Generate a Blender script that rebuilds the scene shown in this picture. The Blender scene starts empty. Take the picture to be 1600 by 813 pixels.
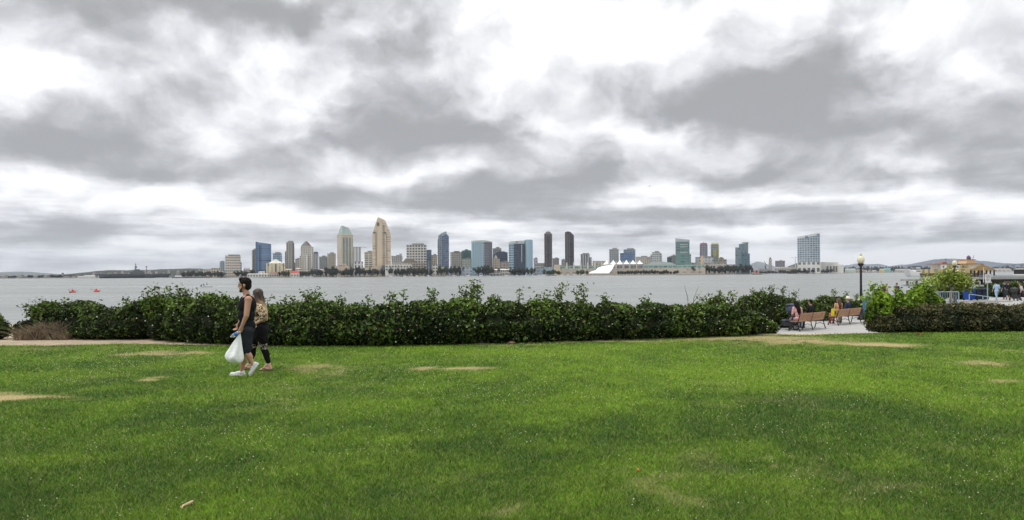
import bpy, math, random
import numpy as np
from mathutils import Vector, Matrix, Quaternion

random.seed(7)
RNG = np.random.default_rng(11)
R = math.radians
scene = bpy.context.scene
COL = scene.collection

# ---------------------------------------------------------------- camera
F = 1043.0            # focal length in pixels of a 1600 px wide picture
CZ = 1.75             # eye height above the lawn
CX, CY0 = 800.0, 428.5
ROLL = 0.0064
cam_d = bpy.data.cameras.new('camera')
cam = bpy.data.objects.new('camera', cam_d)
COL.objects.link(cam)
cam_d.sensor_width = 36.0
cam_d.lens = 36.0 * F / 1600.0
cam_d.shift_y = (CY0 - 406.5) / 1600.0
cam_d.clip_start = 0.1
cam_d.clip_end = 60000.0
cam.matrix_world = Matrix.Translation((0, 0, CZ)) @ Matrix.Rotation(R(90), 4, 'X') @ Matrix.Rotation(-ROLL, 4, 'Z')
scene.camera = cam
scene.render.resolution_x = 1024
scene.render.resolution_y = 520

# ---------------------------------------------------------------- exposure / render
scene.view_settings.view_transform = 'Standard'
scene.view_settings.look = 'None'
scene.view_settings.exposure = 0.28
scene.view_settings.gamma = 1.0
scene.view_settings.use_curve_mapping = False
scene.cycles.use_denoising = True
scene.cycles.max_bounces = 5
scene.cycles.diffuse_bounces = 2
scene.cycles.glossy_bounces = 2
scene.cycles.transmission_bounces = 4
scene.cycles.volume_bounces = 0
scene.cycles.caustics_reflective = False
scene.cycles.caustics_refractive = False

# ---------------------------------------------------------------- sun
SUN_EL, SUN_AZ = 62.0, 256.0      # azimuth from +Y towards +X (high on the left, a little behind)
sd = bpy.data.lights.new('sun', 'SUN')
sd.energy = 1.2
sd.angle = R(14)
sd.color = (1.0, 0.965, 0.91)
sun = bpy.data.objects.new('sun', sd)
COL.objects.link(sun)
_d = Vector((math.sin(R(SUN_AZ)) * math.cos(R(SUN_EL)), math.cos(R(SUN_AZ)) * math.cos(R(SUN_EL)), math.sin(R(SUN_EL))))
sun.rotation_euler = _d.to_track_quat('Z', 'Y').to_euler()
sun.location = (0, -20, 40)

# ---------------------------------------------------------------- pixel <-> place helpers
_cr, _sr = math.cos(ROLL), math.sin(ROLL)
def at(px, py, D):
    u = (px - CX) / F; v = -(py - CY0) / F
    return Vector(((u * _cr + v * _sr) * D, D, CZ + (-u * _sr + v * _cr) * D))
def hor(px):
    return CY0 - ROLL * (px - CX)
def depth(px, py, z=0.0):
    return F * (CZ - z) / max(0.5, (py - hor(px)))
def gnd(px, py, z=0.0):
    return at(px, py, depth(px, py, z))

# ---------------------------------------------------------------- node helpers
class NT:
    def __init__(s, tree): s.t = tree; s.n = tree.nodes; s.l = tree.links
    def new(s, typ, **kw):
        n = s.n.new(typ)
        for k, v in kw.items(): setattr(n, k, v)
        return n
    def put(s, sock, v):
        if isinstance(v, bpy.types.NodeSocket): s.l.new(v, sock)
        elif v is not None:
            if hasattr(sock.default_value, '__len__') and len(sock.default_value) == 4 and len(v) == 3: v = (*v, 1)
            sock.default_value = v
    def m(s, op, a, b=None, c=None, clamp=False):
        n = s.new('ShaderNodeMath', operation=op, use_clamp=clamp)
        for i, v in enumerate((a, b, c)):
            if v is not None: s.put(n.inputs[i], v)
        return n.outputs[0]
    def v(s, op, a, b=None, scale=None):
        n = s.new('ShaderNodeVectorMath', operation=op)
        s.put(n.inputs[0], a)
        if b is not None: s.put(n.inputs[1], b)
        if scale is not None: s.put(n.inputs[3], scale)
        return n.outputs['Value'] if op in ('LENGTH', 'DOT_PRODUCT', 'DISTANCE') else n.outputs[0]
    def noise(s, vec, scale, detail=4, rough=0.55, dist=0.0, col=False, dim='3D'):
        n = s.new('ShaderNodeTexNoise', noise_dimensions=dim)
        if vec is not None: s.put(n.inputs['Vector'], vec)
        n.inputs['Scale'].default_value = scale; n.inputs['Detail'].default_value = detail
        n.inputs['Roughness'].default_value = rough; n.inputs['Distortion'].default_value = dist
        return n.outputs['Color' if col else 'Fac']
    def mix(s, f, a, b):
        n = s.new('ShaderNodeMix', data_type='RGBA')
        s.put(n.inputs['Factor'], f); s.put(n.inputs['A'], a); s.put(n.inputs['B'], b)
        # float / vector sockets share names: pick the colour ones
        return n.outputs['Result']
    def mixc(s, f, a, b, blend='MIX'):
        n = s.new('ShaderNodeMixRGB', blend_type=blend)
        s.put(n.inputs[0], f); s.put(n.inputs[1], a); s.put(n.inputs[2], b)
        return n.outputs[0]
    def ramp(s, f, stops, interp='LINEAR'):
        n = s.new('ShaderNodeValToRGB'); n.color_ramp.interpolation = interp
        e = n.color_ramp.elements
        while len(e) < len(stops): e.new(0.5)
        for i, (p, c) in enumerate(stops):
            e[i].position = p; e[i].color = (*c, 1) if len(c) == 3 else c
        s.put(n.inputs[0], f)
        return n.outputs[0]
    def maprange(s, v, a, b, c, d, smooth=False):
        n = s.new('ShaderNodeMapRange', interpolation_type='SMOOTHSTEP' if smooth else 'LINEAR')
        for i, x in enumerate((v, a, b, c, d)): s.put(n.inputs[i], x)
        return n.outputs[0]
    def comb(s, x, y, z):
        n = s.new('ShaderNodeCombineXYZ')
        for i, q in enumerate((x, y, z)): s.put(n.inputs[i], q)
        return n.outputs[0]
    def sep(s, v):
        n = s.new('ShaderNodeSeparateXYZ'); s.put(n.inputs[0], v); return n.outputs

# ---------------------------------------------------------------- sky: overcast cloud deck over a daylight sky
world = bpy.data.worlds.new('World'); scene.world = world; world.use_nodes = True
w = NT(world.node_tree)
for n in list(w.n): w.n.remove(n)
out = w.new('ShaderNodeOutputWorld'); bg = w.new('ShaderNodeBackground'); w.l.new(bg.outputs[0], out.inputs[0])
bg.inputs['Strength'].default_value = 0.1
tc = w.new('ShaderNodeTexCoord')
dirv = tc.outputs['Generated']
dx, dy, dz = w.sep(dirv)
az = w.m('ARCTAN2', dx, dy)
hyp = w.m('SQRT', w.m('ADD', w.m('MULTIPLY', dx, dx), w.m('MULTIPLY', dy, dy)))
te = w.m('DIVIDE', dz, w.m('MAXIMUM', hyp, 0.001))            # tangent of the elevation
den = w.m('ADD', w.m('MAXIMUM', dz, 0.0), 0.055)
q = w.comb(w.m('DIVIDE', dx, den), w.m('DIVIDE', dy, den), 0.0)   # point of the cloud deck that is looked at
iso = w.comb(w.m('MULTIPLY', az, 6.5), w.m('MULTIPLY', w.m('POWER', w.m('MAXIMUM', te, 0.0002), 0.62), 8.0), 0.0)   # puffs, flatter towards the horizon
wn = w.noise(iso, 0.9, 6, 0.54, col=True)
warp = w.v('MULTIPLY', w.v('SUBTRACT', wn, (0.5, 0.5, 0.5)), (0.30, 0.12, 0.0))
ae = w.v('ADD', w.comb(az, te, 0.0), w.v('MULTIPLY', warp, w.comb(1.0, w.maprange(te, 0.0, 0.25, 0.15, 1.1), 0.0)))
CLOUD = 12.0       # brightness of the cloud deck against the Nishita sky
BLOBS = [  # cloud masses: position and size in the picture's own degrees (pixels), darkness - / brightness +
 (105,205,120,45,-.52),(30,225,70,35,-.25),(290,270,80,20,-.40),(215,235,60,20,-.25),(620,140,110,55,-.42),(715,205,120,34,-.50),(570,215,100,30,-.28),
 (470,18,90,28,-.55),(300,12,200,22,-.35),(90,30,110,28,-.25),(840,285,150,24,-.58),(905,252,70,18,-.35),(690,318,150,14,-.50),(520,300,120,14,-.32),
 (140,345,85,15,-.55),(300,362,140,10,-.40),(60,372,120,8,-.25),(1215,180,150,46,-.52),(1110,140,100,36,-.30),(1300,220,110,24,-.32),(1450,165,60,50,-.36),
 (1350,288,90,18,-.50),(1170,270,90,14,-.35),(1110,338,150,11,-.50),(900,335,110,10,-.35),(1570,280,70,28,-.32),(1500,372,170,9,-.34),(1290,40,70,60,-.25),(1230,345,160,9,-.28),
 (40,408,260,13,-.42),(1560,215,60,40,-.2),(410,250,60,18,-.2),(250,140,70,60,-.16),(1000,170,100,26,-.2),(560,372,130,9,-.3),(1000,372,130,7,-.25),
 (865,48,120,60,.58),(1030,45,80,40,.25),(1250,95,110,40,-.16),(720,60,60,40,-.1),(460,110,70,50,.36),(565,35,30,35,.3),(40,125,90,34,.42),(240,312,100,20,.60),(90,277,60,12,.52),(900,188,60,16,.45),(1000,215,60,24,.32),
 (1040,292,45,16,.50),(1160,302,70,12,.42),(1430,60,60,34,.36),(1570,80,60,50,.30),(1330,312,100,9,.50),(1500,332,110,11,.36),(330,300,70,14,.36),(760,268,60,10,.3),
 (720,352,150,9,.36),(1400,400,300,6,.80),(1180,360,110,8,.36),(210,385,120,7,.22),(480,345,90,8,.32),(620,275,70,10,.28),(1460,262,60,12,.25),(1010,318,80,8,.3),(330,190,60,40,.15)]
total = None
for (bx, by, sx, sy, amp) in BLOBS:
    u = (bx - CX) / F; a0 = math.atan(u); t0 = (hor(bx) - by) / F * math.cos(a0)
    ca = math.cos(a0)
    k = (1.0 / (sx / F * ca * ca * 1.15), 1.0 / (sy / F * ca * 1.15), 0.0)
    d = w.v('MULTIPLY', w.v('SUBTRACT', ae, (a0, t0, 0.0)), k)
    g = w.m('EXPONENT', w.m('MULTIPLY', w.v('DOT_PRODUCT', d, d), -0.9))
    total = w.m('MULTIPLY', g, amp) if total is None else w.m('MULTIPLY_ADD', g, amp, total)
fb1 = w.noise(q, 0.45, 6, 0.55, 0.3)
iw = w.v('ADD', iso, w.v('SCALE', w.v('SUBTRACT', wn, (0.5, 0.5, 0.5)), scale=0.9))
fb2 = w.noise(iw, 1.0, 8, 0.46)
fb2b = w.noise(w.v('ADD', iw, (0.05, -0.22, 0.0)), 1.0, 8, 0.46)
fb3 = w.noise(w.v('ADD', iw, (31.0, 7.0, 0.0)), 4.2, 9, 0.60)
bil = w.m('ABSOLUTE', w.m('SUBTRACT', w.noise(w.v('ADD', iw, (11.0, 3.0, 0.0)), 2.2, 7, 0.55), 0.5))
cl = w.m('MULTIPLY_ADD', w.m('SUBTRACT', fb1, 0.5), 0.30, w.m('MULTIPLY', total, 0.90))
cl = w.m('MULTIPLY_ADD', w.m('SUBTRACT', fb2, 0.5), 0.95, cl)
cl = w.m('MULTIPLY_ADD', w.m('SUBTRACT', fb2, fb2b), 1.45, cl)          # tops of the puffs catch the light
cl = w.m('MULTIPLY_ADD', w.m('SUBTRACT', fb3, 0.5), 0.20, cl)
cl = w.m('MULTIPLY_ADD', w.m('SUBTRACT', bil, 0.1), 0.40, cl)
hb = w.noise(w.comb(w.m('MULTIPLY', az, 9.0), w.m('MULTIPLY', te, 85.0), 3.0), 1.0, 9, 0.58, 0.3)       # rows of distant cloud seen edge-on
cl = w.m('MULTIPLY_ADD', w.m('MULTIPLY', w.m('SUBTRACT', hb, 0.5), w.maprange(te, 0.04, 0.17, 1.25, 0.0, True)), 1.0, cl)
cl = w.m('ADD', cl, w.m('ADD', 0.615, w.maprange(te, 0.0, 0.10, 0.17, 0.0, True)))
ccol = w.ramp(cl, [(0.0, (.265, .265, .268)), (0.22, (.32, .321, .328)), (0.48, (.50, .502, .520)), (0.74, (.72, .72, .735)), (1.0, (.88, .88, .875))], 'B_SPLINE')
zen = w.m('MULTIPLY', w.maprange(te, 0.45, 1.6, 1.0, 2.3, True), w.maprange(w.m('MULTIPLY', dy, w.m('LESS_THAN', dy, 0.0)), -0.5, 0.0, 0.95, 1.0, True))              # an overcast sky is brightest overhead
ccol = w.v('SCALE', ccol, scale=w.m('MULTIPLY', zen, CLOUD))
sky = w.new('ShaderNodeTexSky', sky_type='NISHITA', sun_disc=False)
sky.sun_elevation = R(SUN_EL); sky.sun_rotation = R(SUN_AZ)
thin = w.maprange(te, 0.0, 0.06, 0.16, 0.04)                  # a little clear air shows through near the horizon
w.l.new(w.mixc(thin, ccol, sky.outputs[0]), bg.inputs['Color'])

# ---------------------------------------------------------------- materials
MATS = {}
def mat(name, col, rough=0.7, spec=0.3, metal=0.0, var=0.12, scale=6.0, bump=0.0, trans=0.0, emit=None):
    if name in MATS: return MATS[name]
    m = bpy.data.materials.new(name); m.use_nodes = True
    t = NT(m.node_tree); b = t.n['Principled BSDF']
    tcn = t.new('ShaderNodeTexCoord')
    nz = t.noise(tcn.outputs['Object'], scale, 5, 0.6)
    lo = tuple(c * (1 - var) for c in col); hi = tuple(min(1, c * (1 + var)) for c in col)
    t.l.new(t.ramp(nz, [(0.3, lo), (0.7, hi)]), b.inputs['Base Color'])
    b.inputs['Roughness'].default_value = rough
    b.inputs['Specular IOR Level'].default_value = spec
    b.inputs['Metallic'].default_value = metal
    if trans: b.inputs['Transmission Weight'].default_value = trans
    if bump:
        bn = t.new('ShaderNodeBump'); bn.inputs['Strength'].default_value = bump; bn.inputs['Distance'].default_value = 0.02
        t.l.new(t.noise(tcn.outputs['Object'], scale * 4, 4), bn.inputs['Height']); t.l.new(bn.outputs[0], b.inputs['Normal'])
    MATS[name] = m
    return m

def facade(wall, glass, floor=4.0, bay=4.5, fw=0.55, fb=0.6, grough=0.18, wrough=0.6, band=False, var=0.08):
    if floor < 20: floor *= 1.3
    if bay < 20: bay *= 1.3
    glass = tuple(c * 0.8 for c in glass)
    key = ('facade', wall, glass, floor, bay, fw, fb, band)
    if key in MATS: return MATS[key]
    m = bpy.data.materials.new('facade'); m.use_nodes = True
    t = NT(m.node_tree); b = t.n['Principled BSDF']
    uv = t.new('ShaderNodeUVMap'); uv.uv_map = 'UVMap'
    u, v, _ = t.sep(uv.outputs[0])
    fu = t.m('FRACT', t.m('DIVIDE', u, bay)); fv = t.m('FRACT', t.m('DIVIDE', v, floor))
    wu = t.m('LESS_THAN', t.m('ABSOLUTE', t.m('SUBTRACT', fu, 0.5)), fb * 0.5)
    wv = t.m('LESS_THAN', t.m('ABSOLUTE', t.m('SUBTRACT', fv, 0.5)), fw * 0.5)
    win = wv if band else t.m('MULTIPLY', wu, wv)
    cell = t.comb(t.m('FLOOR', t.m('DIVIDE', u, bay)), t.m('FLOOR', t.m('DIVIDE', v, floor)), 0.0)
    wn_ = t.new('ShaderNodeTexWhiteNoise'); t.l.new(cell, wn_.inputs[0])
    gl = t.mixc(t.m('MULTIPLY', wn_.outputs['Value'], 0.75), tuple(c * 0.55 for c in glass), tuple(min(1, c * 1.7) for c in glass))
    big = t.noise(uv.outputs[0], 0.03, 3)
    wl = t.ramp(big, [(0.3, tuple(c * (1 - var) for c in wall)), (0.7, tuple(min(1, c * (1 + var)) for c in wall))])
    t.l.new(t.mixc(win, wl, gl), b.inputs['Base Color'])
    t.l.new(t.maprange(win, 0, 1, wrough, grough), b.inputs['Roughness'])
    b.inputs['Specular IOR Level'].default_value = 0.5
    MATS[key] = m
    return m

# ---------------------------------------------------------------- mesh builder
class MB:
    def __init__(s): s.v = []; s.f = []; s.uv = []
    def add(s, vs, fs, uvs=None):
        o = len(s.v); s.v.extend([tuple(p) for p in vs])
        for i, f in enumerate(fs):
            s.f.append([o + k for k in f])
            s.uv.extend(uvs[i] if uvs else [(0.0, 0.0)] * len(f))
        return s
    def prism(s, pts, z0, z1, cap=True, top=None):
        n = len(pts); zt = z1 if isinstance(z1, (list, tuple)) else [z1] * n
        tp = top or pts
        vs = [(x, y, z0) for x, y in pts] + [(tp[i][0], tp[i][1], zt[i]) for i in range(n)]
        fs, uvs = [], []; per = 0.0
        for i in range(n):
            j = (i + 1) % n
            L = math.hypot(pts[j][0] - pts[i][0], pts[j][1] - pts[i][1])
            fs.append([i, j, n + j, n + i]); uvs.append([(per, 0), (per + L, 0), (per + L, zt[j] - z0), (per, zt[i] - z0)]); per += L
        if cap:
            fs.append([n + i for i in range(n)]); uvs.append([(0.0, 0.0)] * n)
            fs.append([i for i in range(n)][::-1]); uvs.append([(0.0, 0.0)] * n)
        return s.add(vs, fs, uvs)
    def box(s, cx, cy, z0, sx, sy, h, rot=0.0):
        c, q = math.cos(rot), math.sin(rot)
        p = [(-sx / 2, -sy / 2), (sx / 2, -sy / 2), (sx / 2, sy / 2), (-sx / 2, sy / 2)]
        return s.prism([(cx + x * c - y * q, cy + x * q + y * c) for x, y in p], z0, z0 + h)
    def tube(s, pts, rads, n=8, cap=True):
        pts = [Vector(p) for p in pts]
        if not isinstance(rads, (list, tuple)): rads = [rads] * len(pts)
        rings = []; ref = None
        for i, p in enumerate(pts):
            d = (pts[min(i + 1, len(pts) - 1)] - pts[max(i - 1, 0)]).normalized()
            if ref is None or abs(d.dot(ref)) > 0.95: ref = Vector((0, 0, 1)) if abs(d.z) < 0.9 else Vector((1, 0, 0))
            a = d.cross(ref).normalized(); b = d.cross(a).normalized(); ref = a.cross(d)
            rings.append([p + (a * math.cos(t) + b * math.sin(t)) * rads[i] for t in [2 * math.pi * k / n for k in range(n)]])
        vs = [q for r in rings for q in r]; fs = []
        for i in range(len(rings) - 1):
            for k in range(n):
                fs.append([i * n + k, i * n + (k + 1) % n, (i + 1) * n + (k + 1) % n, (i + 1) * n + k])
        if cap:
            fs.append(list(range(n))[::-1]); fs.append([(len(rings) - 1) * n + k for k in range(n)])
        return s.add(vs, fs)
    def lathe(s, prof, n=16, c=(0, 0, 0)):
        vs = [(c[0] + r * math.cos(2 * math.pi * k / n), c[1] + r * math.sin(2 * math.pi * k / n), c[2] + z) for r, z in prof for k in range(n)]
        fs = []
        for i in range(len(prof) - 1):
            for k in range(n): fs.append([i * n + k, i * n + (k + 1) % n, (i + 1) * n + (k + 1) % n, (i + 1) * n + k])
        fs.append(list(range(n))[::-1]); fs.append([(len(prof) - 1) * n + k for k in range(n)])
        return s.add(vs, fs)
    def ball(s, c, r, nu=12, nv=8):
        if not isinstance(r, (tuple, list)): r = (r, r, r)
        vs = [(c[0], c[1], c[2] - r[2])]
        for i in range(1, nv):
            t = math.pi * i / nv
            for k in range(nu):
                p = 2 * math.pi * k / nu
                vs.append((c[0] + r[0] * math.sin(t) * math.cos(p), c[1] + r[1] * math.sin(t) * math.sin(p), c[2] - r[2] * math.cos(t)))
        vs.append((c[0], c[1], c[2] + r[2])); fs = []
        for k in range(nu): fs.append([0, 1 + (k + 1) % nu, 1 + k])
        for i in range(nv - 2):
            for k in range(nu):
                a = 1 + i * nu; fs.append([a + k, a + (k + 1) % nu, a + nu + (k + 1) % nu, a + nu + k])
        a = 1 + (nv - 2) * nu
        for k in range(nu): fs.append([a + k, a + (k + 1) % nu, len(vs) - 1])
        return s.add(vs, fs)
    def mesh(s, name):
        me = bpy.data.meshes.new(name); me.from_pydata(s.v, [], s.f)
        ul = me.uv_layers.new(name='UVMap')
        ul.data.foreach_set('uv', np.array(s.uv, dtype=np.float32).ravel())
        me.update(); return me
    def build(s, name, material, parent=None, smooth=False, loc=(0, 0, 0), bevel=0.0):
        me = s.mesh(name); o = bpy.data.objects.new(name, me); COL.objects.link(o)
        if material: me.materials.append(material)
        if smooth: me.polygons.foreach_set('use_smooth', [True] * len(me.polygons))
        o.parent = parent; o.location = loc
        if bevel:
            bv = o.modifiers.new('bevel', 'BEVEL'); bv.width = bevel; bv.segments = 2; bv.limit_method = 'ANGLE'
        return o

def tag(o, label=None, cat=None, group=None, kind=None):
    if label: o['label'] = label
    if cat: o['category'] = cat
    if group: o['group'] = group
    if kind: o['kind'] = kind
    return o
def thing(name, label, cat, loc=(0, 0, 0), rotz=0.0, group=None):
    o = bpy.data.objects.new(name, None); COL.objects.link(o)
    o.location = loc; o.rotation_euler = (0, 0, rotz); o.empty_display_size = 0.2
    return tag(o, label, cat, group)
def dup(root, loc, rotz=None, scale=None, label=None, group=None):
    def cp(o, par):
        c = o.copy(); COL.objects.link(c); c.parent = par
        for ch in o.children: cp(ch, c)
        return c
    r = cp(root, None); r.location = loc
    if rotz is not None: r.rotation_euler = (0, 0, rotz)
    if scale is not None: r.scale = scale if isinstance(scale, (tuple, list)) else (scale,) * 3
    if label: r['label'] = label
    if group: r['group'] = group
    return r

def np_mesh(name, verts, faces, attrs=None, material=None, parent=None, smooth=False):
    """verts Nx3, faces MxK; attrs = {name: per-vertex floats}"""
    me = bpy.data.meshes.new(name); n, mm, k = len(verts), len(faces), faces.shape[1]
    me.vertices.add(n); me.vertices.foreach_set('co', verts.astype(np.float32).ravel())
    me.loops.add(mm * k); me.loops.foreach_set('vertex_index', faces.astype(np.int32).ravel())
    me.polygons.add(mm); me.polygons.foreach_set('loop_start', np.arange(0, mm * k, k, dtype=np.int32))
    if smooth: me.polygons.foreach_set('use_smooth', np.ones(mm, dtype=bool))
    for an, av in (attrs or {}).items():
        a = me.attributes.new(an, 'FLOAT', 'POINT'); a.data.foreach_set('value', av.astype(np.float32))
    me.update(calc_edges=True); me.validate()
    o = bpy.data.objects.new(name, me); COL.objects.link(o)
    if material: me.materials.append(material)
    o.parent = parent
    return o

_PT = np.random.default_rng(5).random((256, 256))
def vnoise(x, y, seed=0):
    x = x + seed * 17.3; y = y + seed * 9.7
    xi = np.floor(x).astype(int); yi = np.floor(y).astype(int); fx = x - xi; fy = y - yi
    fx = fx * fx * (3 - 2 * fx); fy = fy * fy * (3 - 2 * fy)
    g = lambda a, b: _PT[a % 256, b % 256]
    return (g(xi, yi) * (1 - fx) + g(xi + 1, yi) * fx) * (1 - fy) + (g(xi, yi + 1) * (1 - fx) + g(xi + 1, yi + 1) * fx) * fy
def fbm(x, y, seed=0, oct=4):
    s = 0; a = 0.5; t = 0
    for i in range(oct):
        s = s + a * vnoise(x * 2 ** i, y * 2 ** i, seed + i); t += a; a *= 0.55
    return s / t
def sstep(a, b, x):
    t = np.clip((x - a) / (b - a), 0, 1); return t * t * (3 - 2 * t)

# ================================================================ SETTING
WATER_Z = -3.0
def height(x, y):
    ys = 44 + 30 * sstep(0.46, 0.54, x / np.maximum(y, 1.0))        # the plaza reaches further out than the promenade
    right = -0.95 * sstep(18.9, 25.0, y) - 5.05 * sstep(ys, ys * 1.2, y)
    left = np.maximum(-6.0, -0.062 * np.maximum(0, y - 19.0))
    k = sstep(-11, 0, x)
    return right * k + left * (1 - k)
def hz(x, y): return float(height(np.array(float(x)), np.array(float(y))))

# --- ground: one sheet to the horizon
gx = np.concatenate([[-17000, -9000, -4000, -1500, -500, -200, -110], np.linspace(-70, 90, 161), [120, 220, 500, 1500, 4000, 9000, 17000]])
gy = np.concatenate([[-60, -30, -12, 0, 10], np.linspace(15, 100, 121), [140, 300, 900, 3000, 8000, 17500]])
GX, GY = np.meshgrid(gx, gy)
GZ = height(GX, GY)
def grid_faces(nr, nc):
    i = np.arange(nr * nc).reshape(nr, nc)
    return np.stack([i[:-1, :-1], i[:-1, 1:], i[1:, 1:], i[1:, :-1]], -1).reshape(-1, 4)
gm = bpy.data.materials.new('sandy_soil'); gm.use_nodes = True
t = NT(gm.node_tree); b = t.n['Principled BSDF']; tcn = t.new('ShaderNodeTexCoord')
n1 = t.noise(tcn.outputs['Object'], 0.5, 5); n2 = t.noise(tcn.outputs['Object'], 9, 6, 0.7)
c = t.mixc(n1, (0.36, 0.27, 0.17), (0.50, 0.41, 0.29)); c = t.mixc(t.maprange(n2, 0.55, 0.75, 0, 0.6), c, (0.20, 0.15, 0.10))
t.l.new(c, b.inputs['Base Color']); b.inputs['Roughness'].default_value = 0.95
bn = t.new('ShaderNodeBump'); bn.inputs['Strength'].default_value = 0.5; bn.inputs['Distance'].default_value = 0.03
t.l.new(n2, bn.inputs['Height']); t.l.new(bn.outputs[0], b.inputs['Normal'])
o = np_mesh('ground', np.stack([GX, GY, GZ], -1).reshape(-1, 3), grid_faces(*GX.shape), material=gm, smooth=True); tag(o, 'sandy brown soil under the lawn, hedges and shore', 'ground', kind='structure')

# --- water of the bay
wm = bpy.data.materials.new('bay_water'); wm.use_nodes = True
t = NT(wm.node_tree); b = t.n['Principled BSDF']; tcn = t.new('ShaderNodeTexCoord')
pos = tcn.outputs['Object']
stretch = t.v('MULTIPLY', pos, (0.55, 1.0, 1.0))
wa = t.noise(stretch, 1.1, 5, 0.62, 0.5); wb = t.noise(stretch, 0.22, 4, 0.6, 0.4); wc = t.noise(t.v('MULTIPLY', pos, (0.2, 1, 1)), 0.03, 4)
hgt = t.m('MULTIPLY_ADD', wb, 2.2, t.m('MULTIPLY', wa, 0.7))
bn = t.new('ShaderNodeBump'); bn.inputs['Strength'].default_value = 0.9; bn.inputs['Distance'].default_value = 0.55
t.l.new(hgt, bn.inputs['Height']); t.l.new(bn.outputs[0], b.inputs['Normal'])
t.l.new(t.mixc(wc, (0.165, 0.18, 0.17), (0.23, 0.245, 0.235)), b.inputs['Base Color'])
t.l.new(t.maprange(t.noise(t.v('MULTIPLY', pos, (0.12, 1, 1)), 0.018, 5, .6), .35, .65, .22, .42), b.inputs['Roughness']); b.inputs['IOR'].default_value = 1.33; b.inputs['Specular IOR Level'].default_value = 0.6
WX, WY = np.meshgrid(np.array([-16500., -4000, -800, -200, -60, 0, 60, 200, 800, 4000, 16500]), np.array([40., 70, 110, 200, 500, 1200, 3000, 8000, 16500]))
o = np_mesh('water', np.stack([WX, WY, WX * 0 + WATER_Z], -1).reshape(-1, 3), grid_faces(*WX.shape), material=wm, smooth=True); tag(o, 'grey rippled water of the bay', 'water', kind='structure')

# --- lawn
EDGE = [(-420, 549), (-200, 545), (0, 541), (100, 540.5), (190, 538), (300, 540), (380, 542.5), (480, 543), (600, 542.5), (700, 541), (800, 538), (900, 535.5), (1000, 532.5),
        (1100, 529), (1160, 526.5), (1210, 525), (1280, 524), (1355, 522.5), (1450, 521), (1600, 519.5), (1760, 518), (2000, 516)]
EDGE = [(p, q - (1.6 if 340 < p < 1220 or p > 1352 else 0.6)) for p, q in EDGE]
ex = np.array([gnd(p, q).x for p, q in EDGE]); ey = np.array([gnd(p, q).y for p, q in EDGE])
ex = np.concatenate([[-60], ex, [70]]); ey = np.concatenate([[ey[0]], ey, [ey[-1]]])
def edge_y(x): return np.interp(x, ex, ey) + 0.25 * (fbm(np.asarray(x) * 1.7, np.asarray(x) * 0 + 3.3, 4) - 0.5)

# bare / dry and light / dark growth patches (pixel position, size, amount)
DRY = [(52, 621, 75, 4.2, 1.0), (15, 617, 35, 4, .4), (230, 593, 20, 3.5, .85), (215, 555, 55, 3.5, .75), (312, 552.5, 34, 3, .7), (500, 574, 60, 9, .55), (525, 590, 40, 10, .3), (670, 574, 20, 3, .8), (722, 577, 26, 3.2, .95),
       (1245, 533, 100, 7, .78), (1130, 529.5, 80, 2, .6), (960, 534, 90, 1.6, .8), (800, 539, 70, 1.5, .5), (1395, 540, 40, 2.5, .8), (1340, 537, 40, 3, .5), (1520, 566, 55, 3, .85), (1555, 596, 28, 4, .7), (1595, 550, 20, 3, .5), (1580, 536, 50, 1.5, .5),
       (985, 757, 80, 32, .30), (1280, 735, 45, 40, .22), (1090, 790, 60, 25, .2), (740, 760, 70, 40, .14), (810, 806, 40, 8, .4), (1420, 770, 80, 25, .22), (600, 700, 60, 20, .12), (30, 760, 60, 40, .05), (1190, 716, 9, 3, .5), (1231, 715, 5, 3, .6), (80, 545, 120, 2.5, .35), (440, 630, 60, 12, .22), (1470, 640, 90, 10, .1), (620, 556, 60, 3, .2)]
TONE = [(1180, 585, 130, 20, .55), (880, 660, 60, 16, .5), (920, 625, 120, 20, .3), (630, 690, 40, 10, .4), (1400, 600, 200, 30, .4), (1000, 550, 200, 10, .35), (150, 585, 150, 18, .3), (700, 550, 250, 8, .3), (900, 580, 300, 16, .25), (1500, 560, 130, 14, .3),
        (40, 730, 60, 25, .3), (300, 560, 120, 12, .35), (80, 790, 90, 20, -.5), (760, 620, 90, 20, -.25), (260, 660, 100, 25, -.35), (180, 590, 40, 8, -.4), (1350, 640, 90, 18, -.35), (800, 720, 150, 30, -.3), (400, 720, 120, 30, -.1), (1190, 640, 80, 25, -.3), (640, 640, 80, 15, .2),
        (880, 800, 60, 12, .3), (1120, 725, 50, 20, -.3), (1560, 740, 60, 40, -.25), (1530, 640, 70, 25, .35), (520, 610, 40, 5, -.55), (980, 700, 60, 20, .15), (380, 640, 90, 16, -.3), (940, 690, 70, 12, -.2), (1310, 760, 50, 20, -.25)]
def patches(x, y, lst):
    wx = x + 0.9 * (fbm(x * 0.8, y * 0.8, 21) - 0.5) + 0.35 * (fbm(x * 4, y * 4, 22) - 0.5); wy = y + 1.4 * (fbm(x * 0.6, y * 0.9, 23) - 0.5) + 0.35 * (fbm(x * 4, y * 4, 24) - 0.5)
    s = np.zeros_like(x)
    for px, py, sx, sy, a in lst:
        c0 = gnd(px, py); rx = sx / F * c0.y; ry = max(0.10, (depth(px, py - sy) - depth(px, py + sy)) / 2)
        s = s + a * np.exp(-(((wx - c0.x) / rx) ** 2 + ((wy - c0.y) / ry) ** 2) * 0.8)
    return s
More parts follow.
